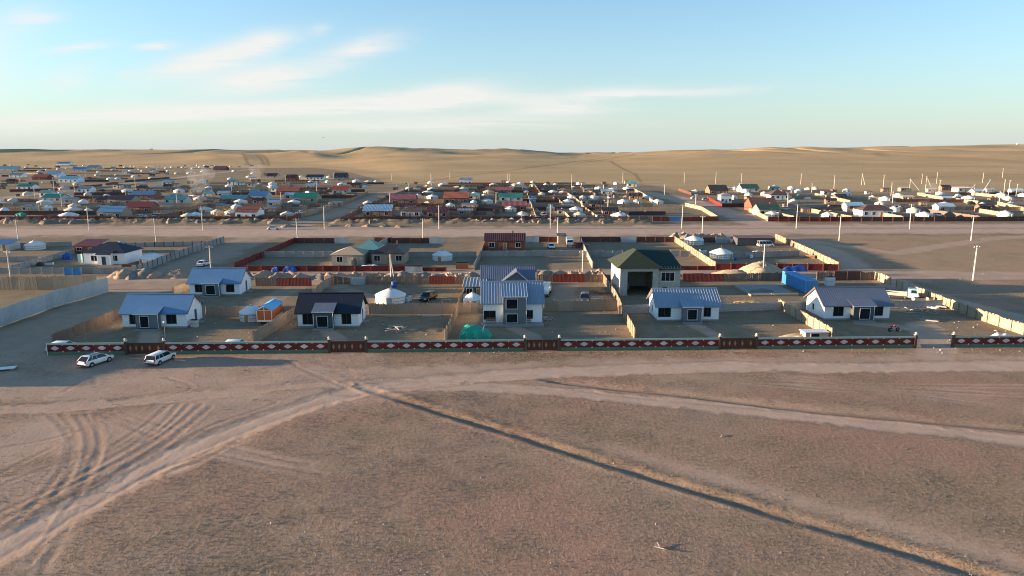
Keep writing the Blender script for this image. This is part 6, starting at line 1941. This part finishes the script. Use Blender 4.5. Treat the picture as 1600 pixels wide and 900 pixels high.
def settle_labels():
    """give every small far thing a label that names its nearest landmark, its side and its place in order"""
    buckets = {}
    shorts = [short_phrase(l[0]) for l in LANDMARKS]
    for o, noun, px, py in AUTO:
        ph, lx, ly = min(LANDMARKS, key=lambda l: math.hypot(px - l[1], (py - l[2]) * 4.0))
        if shorts.count(short_phrase(ph)) == 1:
            ph = short_phrase(ph)
        dx, dy = px - lx, (py - ly) * 2.5
        rel = ('left of' if dx < 0 else 'right of') if abs(dx) > abs(dy) else ('behind' if dy < 0 else 'in front of')
        buckets.setdefault((noun, rel, ph), []).append((math.hypot(dx, dy), o))
    for (noun, rel, ph), L in buckets.items():
        L.sort(key=lambda t_: t_[0])
        for i, (d, o) in enumerate(L):
            pre = '' if len(L) == 1 else ('nearest ' if i == 0 else ORD[min(i, 11)] + 'nearest ')
            o['label'] = f'{pre}{noun} {rel} the {ph}'


# gers of the village: (px, py of the foot, px across)
GERS = [(100, 342, 29), (108, 333, 29), (64, 320, 24), (127, 319, 14), (135, 334, 11), (163, 310, 14), (195, 301, 18), (290, 343, 22), (277, 301, 20), (3, 333, 13), (96, 297, 17), (170, 281, 13), (182, 281, 9),
        (235, 280, 14), (208, 277, 10), (123, 278, 12), (175, 267, 12), (187, 268, 9), (203, 268, 10), (222, 268, 9), (245, 266, 10), (262, 268, 16), (275, 272, 9), (294, 272, 10), (16, 259, 9), (90, 265, 10), (24, 275, 10),
        (302, 341, 20), (317, 332, 21), (373, 319, 20), (457, 320, 19), (446, 340, 21), (423, 294, 15), (424, 289, 14), (359, 281, 14), (388, 278, 15), (470, 278, 12), (514, 278, 12), (533, 290, 14), (555, 285, 11), (309, 314, 20),
        (325, 296, 12), (356, 293, 12), (575, 286, 13), (587, 286, 8), (691, 291, 17), (675, 298, 17), (668, 304, 18), (675, 311, 18), (724, 298, 17), (741, 306, 11), (761, 318, 18), (763, 303, 17), (771, 291, 13), (795, 287, 8),
        (805, 291, 14), (813, 289, 12), (797, 296, 12), (833, 292, 13), (853, 291, 8), (798, 331, 18), (816, 340, 18), (868, 291, 10), (864, 303, 15), (880, 304, 14), (937, 297, 17), (958, 299, 16), (960, 304, 14), (981, 297, 14),
        (928, 312, 18), (911, 312, 12), (888, 319, 19), (901, 332, 22), (906, 341, 20), (969, 342, 26), (975, 319, 18), (996, 319, 16), (1013, 313, 18), (1029, 319, 18), (1089, 302, 16), (1149, 297, 9), (1167, 301, 14), (1212, 294, 12),
        (1238, 296, 11), (1250, 301, 12), (1265, 298, 12), (1209, 340, 22), (1296, 341, 18), (1275, 297, 10), (1472, 305, 13), (1519, 313, 20), (1482, 324, 24), (1450, 341, 24), (1577, 339, 22), (1432, 333, 20), (822, 303, 9), (740, 320, 10),
        (150, 275, 8), (60, 269, 9), (316, 269, 9), (40, 262, 8), (130, 259, 8), (155, 260, 7), (195, 262, 7), (230, 262, 7), (268, 262, 8), (300, 264, 7), (320, 259, 7), (365, 268, 9), (395, 272, 10)]
for i, (x, y, w) in enumerate(GERS):
    p = P(x, y)
    R = min(max(1.9, w * mpp(y) / 2), 3.9)
    cream = i % 3 == 1
    g = make_ger('ger', '', p + Vector((0, R * 0.9, 0)), RNG.uniform(-0.5, 0.8), R, 'canvas_cream' if cream else 'canvas', w > 16, group='gers of the wider village', chimney=w > 11)
    auto(g, ('cream ' if cream else 'white ') + ('ger' if w > 13 else 'small ger'), x, y)

# sheds, cars and stacks in the plots
SHED_PROTO = []
for i, (rf, wl, W_, D_, h0, h1, kd) in enumerate([('brown', 'plank_dark', 4.5, 3.2, 2.0, 2.5, 'shed'), ('grey', 'plank', 5.5, 3.5, 2.1, 2.6, 'shed'), ('dark', 'brick_red', 6.0, 4.0, 2.3, 3.4, 'gable'), ('paleblue', 'block', 6.5, 4.5, 2.5, 3.6, 'gable'),
                                                ('maroon', 'render_wall', 5.0, 4.0, 2.3, 2.7, 'shed'), ('teal', 'render_wall', 6.5, 5.0, 2.5, 3.9, 'gable')]):
    SHED_PROTO.append(((rf, wl, W_, D_, h0, h1, kd), ['brown plank shed', 'grey-roofed shed', 'dark-roofed brick shed', 'small blue-roofed house', 'maroon-roofed shed', 'small teal-roofed house'][i]))
SHED_FIRST = {}


def shed_at(k, px, py, s=1.0):
    (rf, wl, W_, D_, h0, h1, kd), noun = SHED_PROTO[k]
    p = P(px, py)
    if k not in SHED_FIRST:
        o = small_house('village_shed', '', p, 0.0, W_, D_, h0, h1, rf, wl, kd, wins=1, dr=True, chimney=False, group='sheds of the wider village', cat='shed')
        SHED_FIRST[k] = o
    else:
        o = copy_tree(SHED_FIRST[k])
    o.location = p; o.rotation_euler = (0, 0, RNG.choice((0.0, 0.0, 0.03, -0.05, math.pi / 2, -0.1)))
    o.scale = (s, s, s)
    return auto(o, noun, px, py)


CAR_FIRST = {}


def car_at(paint, style, px, py, rot):
    key = (paint, style)
    p = P(px, py)
    if key not in CAR_FIRST:
        CAR_FIRST[key] = o = car('parked_car', '', p, rot, style, paint, 'cars in the wider village')
    else:
        o = copy_tree(CAR_FIRST[key])
    o.location = p; o.rotation_euler = (0, 0, rot)
    return auto(o, {'car_white': 'white', 'car_silver': 'silver', 'car_blue': 'dark blue'}[paint] + ' parked car', px, py)


STREET_PX = [(480, 346), (520, 334), (560, 318), (610, 300)]


def in_village(px, py):
    """the built-up parts of the photograph's village"""
    # the street mouth and the far lanes stay clear
    for (x0, y0), (x1, y1) in zip(STREET_PX[:-1], STREET_PX[1:]):
        if y1 - 1 <= py <= y0 + 1:
            t_ = (py - y0) / (y1 - y0)
            if abs(px - (x0 + (x1 - x0) * t_)) < 22:
                return False
    if 286 <= py <= 338:
        if -20 < px < 560 - (py - 300) * 1.4 and py > 303 - px * 0.07 + 4:
            return True
        if 570 + (318 - py) * 1.6 < px < 1000 + (py - 300) * 0.6:
            return True
        if px > 1110 + (py - 300) * 1.6 and py > 297:
            return True
    if 257 <= py <= 296 and px < 420 and py < 303 - px * 0.11:
        return True
    if 274 <= py < 292 and 380 < px < 560:
        return True
    return False


taken = [(x, y, w) for x, y, w in GERS] + [(lx, ly, 40) for _, lx, ly in LANDMARKS]
n_, tries = 0, 0
while n_ < 350 and tries < 9000:
    tries += 1
    px, py = RNG.uniform(-30, 1630), 258 + 82 * RNG.random() ** 1.0
    if not in_village(px, py) or (px > 1110 and RNG.random() < 0.6):
        continue
    sc_ = (py - 240) / 100.0
    if any(abs(px - x) < (w / 2 + 9 * sc_ + 2) and abs(py - y) < 1.5 + 5 * sc_ for x, y, w in taken):
        continue
    q = RNG.random()
    if n_ % 5 == 4:
        cr = RNG.random() < 0.4
        g = make_ger('ger', '', P(px, py), RNG.uniform(-0.5, 0.8), RNG.uniform(2.2, 3.3), 'canvas_cream' if cr else 'canvas', False, group='gers of the wider village', chimney=py > 290)
        auto(g, ('cream ' if cr else 'white ') + 'small ger', px, py); wd = 18 * sc_
    elif q < 0.62:
        shed_at(RNG.choice((0, 0, 1, 1, 2, 3, 4, 5, 2, 0)), px, py, RNG.uniform(0.8, 1.25)); wd = 22 * sc_
    elif q < 0.76:
        car_at(RNG.choice(('car_white', 'car_white', 'car_silver', 'car_blue')), RNG.choice(('suv', 'wagon')), px, py, RNG.uniform(0, 6.28)); wd = 14 * sc_
    elif q < 0.90:
        hp = heap('', P(px, py), RNG.uniform(1.5, 3.0), RNG.uniform(1.2, 2.0), RNG.uniform(0.8, 1.6), RNG.randrange(7), RNG.choice(('soil', 'soil_grey', 'sand')), RNG.uniform(0, 6), group='heaps in the wider village'); auto(hp, 'soil heap', px, py); wd = 14 * sc_
    else:
        m_ = RNG.choice(('tarp_blue', 'tarp_white', 'tarp_white', 'tarp_green', 'steel'))
        lo = lump('', P(px, py), RNG.uniform(2.5, 4.5), RNG.uniform(1.5, 2.5), RNG.uniform(1.2, 1.9), m_, 'covered_load', 'tarpaulin', seed=tries % 97, group='covered loads in the wider village')
        auto(lo, {'tarp_blue': 'blue', 'tarp_white': 'white', 'tarp_green': 'green', 'steel': 'dark'}[m_] + ' covered load', px, py); wd = 14 * sc_
    taken.append((px, py, wd)); n_ += 1

# named vehicles that show clearly
for x, y, st in ((247, 340, 'van'), (357, 343, 'suv'), (822, 342, 'suv'), (836, 341, 'wagon'), (1085, 311, 'suv'), (1102, 313, 'wagon'), (1228, 328, 'wagon'), (1466, 338, 'suv'), (1400, 326, 'wagon'), (222, 340, 'wagon'), (520, 320, 'wagon'), (938, 341, 'wagon')):
    car_at('car_white', st, x, y, RNG.uniform(-0.3, 0.3))

# plot fences of the village
FK = ['plank_dark', 'plank', 'brown_sheet', 'plank_dark', 'brown_sheet', 'plank']


def vfence(noun, kind, pts, Hh=1.8, bay=6.0, **kw):
    o = fence('', kind, pts, Hh, kw.pop('post', 'plank_dark'), bay, posts=kw.pop('posts', False), group='plot fences of the wider village', **kw)
    xs = [p[0] for p in pts]; ys = [p[1] for p in pts]
    return auto(o, noun, sum(xs) / len(xs), sum(ys) / len(ys))


NOUN = {'plank_dark': 'dark plank fence', 'plank': 'weathered plank fence', 'brown_sheet': 'maroon sheet fence', 'plank_pale': 'sunlit pale fence', 'concrete': 'slab wall', 'red_sheet': 'red sheet fence', 'red_paint': 'red panel fence'}
for kind, pts, h_ in [('red_sheet', [(-40, 345), (150, 345)], 1.8), ('brown_sheet', [(150, 345), (300, 345)], 1.8), ('brown_sheet', [(300, 345), (452, 345)], 1.8), ('red_sheet', [(448, 346), (470, 340)], 1.8),
                      ('red_sheet', [(532, 347), (600, 345)], 1.8), ('brown_sheet', [(600, 345), (770, 345)], 1.8), ('brown_sheet', [(770, 345), (900, 345)], 1.8), ('plank_dark', [(900, 345), (1016, 345)], 1.8),
                      ('red_sheet', [(1020, 346), (1046, 346)], 1.9), ('shed_blue', [(1046, 346), (1066, 346)], 1.9), ('red_sheet', [(1066, 346), (1122, 345)], 1.9),
                      ('red_paint', [(1200, 346), (1330, 346)], 1.9), ('brown_sheet', [(1330, 346), (1460, 346)], 1.9), ('brown_sheet', [(1460, 346), (1720, 345)], 1.9)]:
    vfence(NOUN.get(kind, 'blue sheet gate'), kind, pts, h_, 4.5, post='red_post', posts=True)
for kind, pts in [('plank_pale', [(1122, 345), (1095, 328), (1070, 322)]), ('plank_pale', [(1200, 346), (1184, 337), (1170, 331)]), ('red_paint', [(1128, 324), (1105, 312)]), ('red_paint', [(1128, 324), (1168, 323)]), ('plank_pale', [(1020, 318), (1005, 306), (990, 298)]),
                  ('plank', [(470, 340), (520, 326), (555, 312), (575, 303)]), ('plank_dark', [(532, 347), (560, 333), (590, 318), (620, 305), (645, 296)]), ('concrete', [(1230, 326), (1330, 325)]), ('plank_pale', [(1328, 318), (1290, 310), (1273, 306)]),
                  ('plank_pale', [(1528, 319), (1470, 312), (1433, 305)]), ('plank_pale', [(1600, 330), (1558, 320)]), ('plank_pale', [(1568, 338), (1523, 331)]), ('plank', [(1305, 312), (1385, 313)]), ('plank_pale', [(1385, 313), (1420, 314)]),
                  ('plank_pale', [(1570, 310), (1520, 305)]), ('brown_sheet', [(1060, 298), (1080, 305)]), ('red_sheet', [(15, 300), (90, 298)]), ('red_sheet', [(92, 297), (160, 291)]), ('red_sheet', [(165, 290), (185, 287)]), ('brown_sheet', [(195, 285), (265, 279)])]:
    vfence(NOUN[kind], kind, pts, 1.9, 5.0)
Y0 = 0
for y, segs in [(336, [(0, 150), (238, 290), (405, 442), (660, 760), (830, 890), (915, 960), (985, 1040)]), (329, [(0, 90), (240, 360), (410, 480), (560, 625), (700, 780), (840, 930), (940, 1060), (1240, 1340), (1410, 1600)]),
                (323, [(0, 60), (100, 165), (240, 340), (380, 500), (570, 690), (735, 830), (835, 900), (910, 1020)]), (316, [(10, 60), (120, 165), (300, 340), (420, 455), (500, 545), (650, 695), (735, 775), (820, 900), (940, 1010), (1150, 1200), (1400, 1520)]),
                (310, [(70, 190), (240, 300), (320, 385), (500, 560), (590, 690), (740, 830), (840, 930), (1140, 1200), (1240, 1300)]), (305, [(120, 200), (300, 430), (470, 515), (620, 760), (800, 960), (1170, 1200), (1500, 1610)]),
                (300, [(150, 300), (330, 420), (470, 520), (550, 570), (630, 720), (740, 860), (870, 980), (1190, 1300)]), (296, [(230, 420), (440, 530), (660, 780), (800, 930)]), (292, [(300, 410), (430, 560), (690, 800), (820, 930)]), (288, [(330, 500), (540, 600), (700, 860), (860, 900)]),
                (284, [(0, 40), (120, 170), (430, 500)]), (280, [(30, 70), (130, 200), (380, 440), (470, 520)]), (276, [(0, 40), (80, 120), (160, 220)]), (272, [(20, 60), (110, 150), (200, 250)]), (268, [(30, 70), (140, 190), (260, 300)]), (264, [(40, 80), (160, 210), (290, 330)]), (260, [(90, 120), (200, 240)])]:
    for x0, x1 in segs:
        kd = RNG.choice(FK)
        vfence(NOUN[kd], kd, [(x0 + RNG.uniform(-4, 4), y), (x1, y + RNG.uniform(-0.4, 0.4))], RNG.uniform(1.6, 2.0), 6.0 if y > 300 else 12.0)
for x0, y0_, y1_ in [(60, 344, 330), (150, 344, 331), (240, 344, 328), (345, 343, 329), (405, 343, 330), (625, 345, 330), (662, 345, 324), (735, 345, 324), (770, 345, 330), (838, 345, 322), (890, 345, 330), (935, 345, 324), (985, 345, 330), (120, 328, 316), (300, 328, 312), (420, 328, 310),
                     (560, 328, 318), (690, 324, 310), (740, 324, 308), (830, 322, 304), (880, 323, 308), (910, 322, 304), (1240, 344, 330), (1330, 344, 330), (1410, 344, 330), (1530, 344, 332), (650, 310, 298), (700, 308, 296), (800, 306, 292), (845, 305, 290), (930, 306, 294)]:
    a_, b_ = P(x0, y0_), P(x0, y1_)
    x1 = 800 + (x0 - 800) * (y1_ - 240) / (y0_ - 240)
    kd = RNG.choice(('plank_pale', 'plank', 'plank_dark')) if x0 > 800 else RNG.choice(FK)
    vfence(NOUN[kd] + ' running back', kd, [(x0, y0_), (x1, y1_)], 1.8, 6.0)

# ------------------------------------------------------------------ power poles (foot and tip rows as the photograph shows them)
POLES = [(29, 376, 344), (244, 378, 342), (465, 372, 342), (661, 372, 342), (871, 367, 340), (1097, 370, 338), (1311, 376, 338), (1517, 376, 340), (139, 360, 323), (317, 360, 323), (507, 358, 323), (686, 358, 322), (860, 357, 320), (1065, 357, 320), (1244, 357, 320), (1421, 358, 320),
         (1520, 438, 385), (910, 434, 392), (17, 434, 392), (1192, 433, 383), (85, 301, 274), (135, 282, 265), (212, 296, 274), (55, 310, 293), (97, 323, 304), (117, 301, 285), (31, 285, 276), (277, 321, 301), (447, 288, 274), (440, 321, 301), (495, 302, 284), (522, 280, 270), (362, 299, 289),
         (612, 282, 272), (674, 291, 265), (703, 280, 270), (639, 301, 287), (609, 319, 302), (775, 320, 301), (793, 282, 272), (893, 293, 271), (973, 286, 270), (1069, 286, 270), (1118, 287, 269), (1038, 306, 289), (943, 304, 289), (950, 323, 304), (1087, 324, 304), (1158, 289, 271), (1155, 303, 287),
         (1251, 288, 272), (1303, 295, 271), (1268, 303, 287), (1230, 327, 301), (1380, 293, 274), (1392, 306, 286), (1394, 321, 299), (1440, 287, 272), (1463, 287, 264), (1467, 302, 282), (1535, 286, 270), (1566, 278, 254), (1575, 308, 270), (1568, 306, 280), (1587, 308, 288), (1561, 316, 299), (330, 428, 385), (796, 286, 272)]
AFRAMES = [(1346, 289, 272, 3.0), (1421, 297, 280, 7.0), (1446, 297, 270, 5.0), (1522, 303, 288, -6.5), (1544, 306, 275, -6.0)]
NEAR_POLE = {(1520, 438): 'lone concrete pole on the open ground at right', (910, 434): 'concrete pole among the soil heaps behind the tall house', (17, 434): 'concrete pole behind the patched plank fence at left', (1192, 433): 'concrete pole beside the big sand heap', (330, 428): 'thin pole behind the rear blue-roofed cottage'}
TIPS = {}
for x, yb, yt in POLES:
    lab = NEAR_POLE.get((x, yb), '')
    o, p, hh = pole(lab, x, yb, yt, lean=RNG.uniform(-0.02, 0.02))
    TIPS[(x, yb)] = p + Vector((0, 0, hh - 0.1))
    if not lab:
        auto(o, 'concrete power pole', x, yb)
for x, yb, yt, dx in AFRAMES:
    o, p, hh = pole('', x, yb, yt, aframe=dx)
    auto(o, 'braced power pole', x, yb)
o, p, hh = pole('crossed pair of pale poles behind the big white ger', 611, 440, 398, aframe=0.9, arm=False)


def wires(label, keys):
    mb = MB()
    for a, c in zip(keys[:-1], keys[1:]):
        A, B = TIPS[a], TIPS[c]
        for off in (-0.75, 0.75):
            prev = None
            for i in range(9):
                t_ = i / 8
                q = A.lerp(B, t_) + Vector((0, off, -1.2 * 4 * t_ * (1 - t_)))
                if prev is not None:
                    mb.tube(prev, q, 0.028, n=4, cap=False)
                prev = q
    tag(mb.build('power_line', M['steel']), label, 'wire')


wires('overhead wires on the near side of the broad road', [(29, 376), (244, 378), (465, 372), (661, 372), (871, 367), (1097, 370), (1311, 376), (1517, 376)])
wires('overhead wires on the far side of the broad road', [(139, 360), (317, 360), (507, 358), (686, 358), (860, 357), (1065, 357), (1244, 357), (1421, 358)])

# ------------------------------------------------------------------ golden shrubs, smoke, far marks
def shrub(label, px, py, R, hgt, seed):
    rs = np.random.RandomState(seed)
    r = thing('golden_shrub', label, 'shrub', P(px, py))
    st = MB()
    for i in range(7):
        a_ = rs.rand() * 6.28
        st.tube((0.1 * math.cos(a_), 0.1 * math.sin(a_), 0), (R * 0.6 * math.cos(a_), R * 0.6 * math.sin(a_), hgt * 0.75), 0.05, 0.02, 5)
    st.build('stems', M['plank_dark'], r)
    lf = MB()
    for i in range(900):
        v = rs.randn(3); v /= np.linalg.norm(v)
        q = v * rs.rand() ** 0.4 * (1 + 0.25 * math.sin(4 * v[0] + seed))
        c = Vector((q[0] * R, q[1] * R, hgt * 0.55 + q[2] * hgt * 0.5))
        u_ = Vector(rs.randn(3)).normalized() * 0.16; w_ = Vector(rs.randn(3)).normalized() * 0.10
        lf.add([c - u_, c + w_, c + u_, c - w_], [(0, 1, 2, 3)])
    lf.build('foliage', M['hay'], r)


shrub('golden shrub left of the white car by the orange-red roof', 345, 341, 2.2, 3.0, 3)
shrub('golden bush behind the white house with orange-red roof fence', 358, 336, 3.0, 3.4, 4)
shrub('small golden bush near the street mouth', 340, 343, 1.6, 2.0, 6)


def smoke(label, px, py, hgt, w, drift, dens):
    r0 = P(px, py)
    mb = MB()
    prof = [(0.3, 2.5), (w * 0.35, hgt * 0.25), (w * 0.6, hgt * 0.5), (w * 0.9, hgt * 0.8), (w, hgt * 0.95), (w * 0.4, hgt)]
    mb.lathe(prof, 14)
    mb.v = [(x + drift * max(z - 2.5, 0) + 0.8 * math.sin(z * 0.5), y, z) for x, y, z in mb.v]
    m = bpy.data.materials.new('chimney_smoke'); m.use_nodes = True
    t_ = m.node_tree; t_.nodes.clear(); b = NB(t_)
    pos = b.n('ShaderNodeTexCoord').outputs['Object']
    nz = b.ramp(b.noise(pos, 0.22, 3.0, 0.6), 0.38, 0.68, 0.0, dens)
    vol = b.n('ShaderNodeVolumePrincipled', inp={'Color': (0.85, 0.85, 0.86, 1), 'Density': nz})
    b.n('ShaderNodeOutputMaterial', inp={1: vol.outputs[0]})
    tag(mb.build('smoke', m, None, r0, smooth=True), label, 'smoke', kind='stuff')


smoke('pale chimney smoke drifting over the left village', 303, 333, 22, 7, 0.30, 0.03)
smoke('thin chimney smoke rising behind the vivid blue roof', 395, 302, 20, 6, 0.25, 0.025)
smoke('chimney smoke above the gers at right', 1440, 330, 14, 5, 0.3, 0.02)


def hill_place(px, py):
    k = (px - 800) / F
    best = None
    ys_ = np.linspace(1500, 4300, 400)
    for yy_, z in zip(ys_, hill_height(k * ys_, ys_)):
        z = float(z); yy_ = float(yy_)
        _, q = pix(k * yy_, yy_, z)
        if best is None or q < best[0]:
            best = (q, yy_, z)
    return Vector((k * best[1], best[1], best[2]))


p = hill_place(1573, 229)
r = thing('radar_dome', 'tiny white dome on the right hill crest', 'dome', p)
q = MB(); q.lathe([(3.0, -1), (3.4, 1.5), (3.0, 3.5), (2, 5), (0, 5.8)], 14); q.build('dome', M['trim'], r, smooth=True)
q = MB(); q.box(-4, 4, -3, 3, -3, 0.6); q.build('base', M['concrete'], r)
p = hill_place(247, 232)
r = thing('relay_station', 'tiny relay station with mast on the left hill crest', 'mast', p)
q = MB(); q.box(-6, 6, -4, 4, -3, 5); q.build('hut', M['render_wall'], r)
q = MB(); q.tube((9, 0, -3), (9, 0, 20), 0.7, 0.3, 6); q.build('mast', M['steel'], r)
bird = MB(); bird.add([(-0.9, 0, 0.25), (0, 0.15, 0), (0, -0.15, 0), (0.9, 0, 0.3), (0, 0.5, 0), (0, -0.5, 0.02), (0, 0, 0.08), (0, 0, -0.12)], [(0, 1, 6), (0, 6, 2), (3, 6, 1), (3, 2, 6), (4, 6, 7), (5, 6, 7), (1, 7, 2), (4, 6, 1), (5, 6, 2)])
bo = bird.build('bird', M['steel'], None, P(521, 440)); bo.location = (-72.0, 270.0, 34.0)
tag(bo, 'small dark bird flying low against the pale sky', 'bird')

# loose stones in yards and along the heaps: nobody could count them
rs = np.random.RandomState(12)
st = MB()
for i in range(2150):
    px, py = rs.uniform(-20, 1620), 422 + 130 * rs.rand() ** 0.8
    if i > 1700:
        px, py = rs.uniform(-20, 1620), 562 + 340 * rs.rand() ** 0.7
    if py > 440 and px < 80:
        continue
    c = P(px, py); s = (0.05 + 0.16 * rs.rand() ** 3) if i <= 1700 else (0.03 + 0.07 * rs.rand() ** 3)
    a_ = rs.rand() * 3.1
    ca, sa = math.cos(a_) * s, math.sin(a_) * s
    k = 0.5 + rs.rand()
    st.add([(c.x - ca, c.y - sa, -0.02), (c.x + sa * k, c.y - ca * k, -0.02), (c.x + ca, c.y + sa, -0.02), (c.x - sa * k, c.y + ca * k, -0.02), (c.x + 0.2 * ca, c.y, s * (0.5 + 0.6 * rs.rand()))], [(0, 1, 4), (1, 2, 4), (2, 3, 4), (3, 0, 4)])
tag(st.build('loose_stones', M['rock']), 'small pale stones scattered over the trodden plots', 'stones', kind='stuff')

for i, (x, y, L_, lab) in enumerate([(1032, 857, 0.9, 'pale forked twig lying on the grass, lower right'), (424, 818, 0.25, 'small white scrap on the grass, lower middle'), (1128, 682, 0.5, 'pale stick on the grass left of the right track'), (1180, 871, 0.3, 'pale scrap near the trench at the bottom right')]):
    c = P(x, y); c.z = ground_z(c.x, c.y) + 0.03
    q = MB(); q.tube((-L_ / 2, 0, 0.02), (L_ / 2, 0.1, 0.05), 0.045, 0.03, 6)
    if i == 0:
        q.tube((0.0, 0.05, 0.03), (0.4, -0.45, 0.12), 0.035, 0.02, 6); q.tube((-0.3, 0, 0.03), (-0.35, 0.45, 0.16), 0.035, 0.02, 6)
    tag(q.build('loose_stick', M['scrap'], None, c, RNG.uniform(0, 3)), lab, 'stick')
settle_labels()
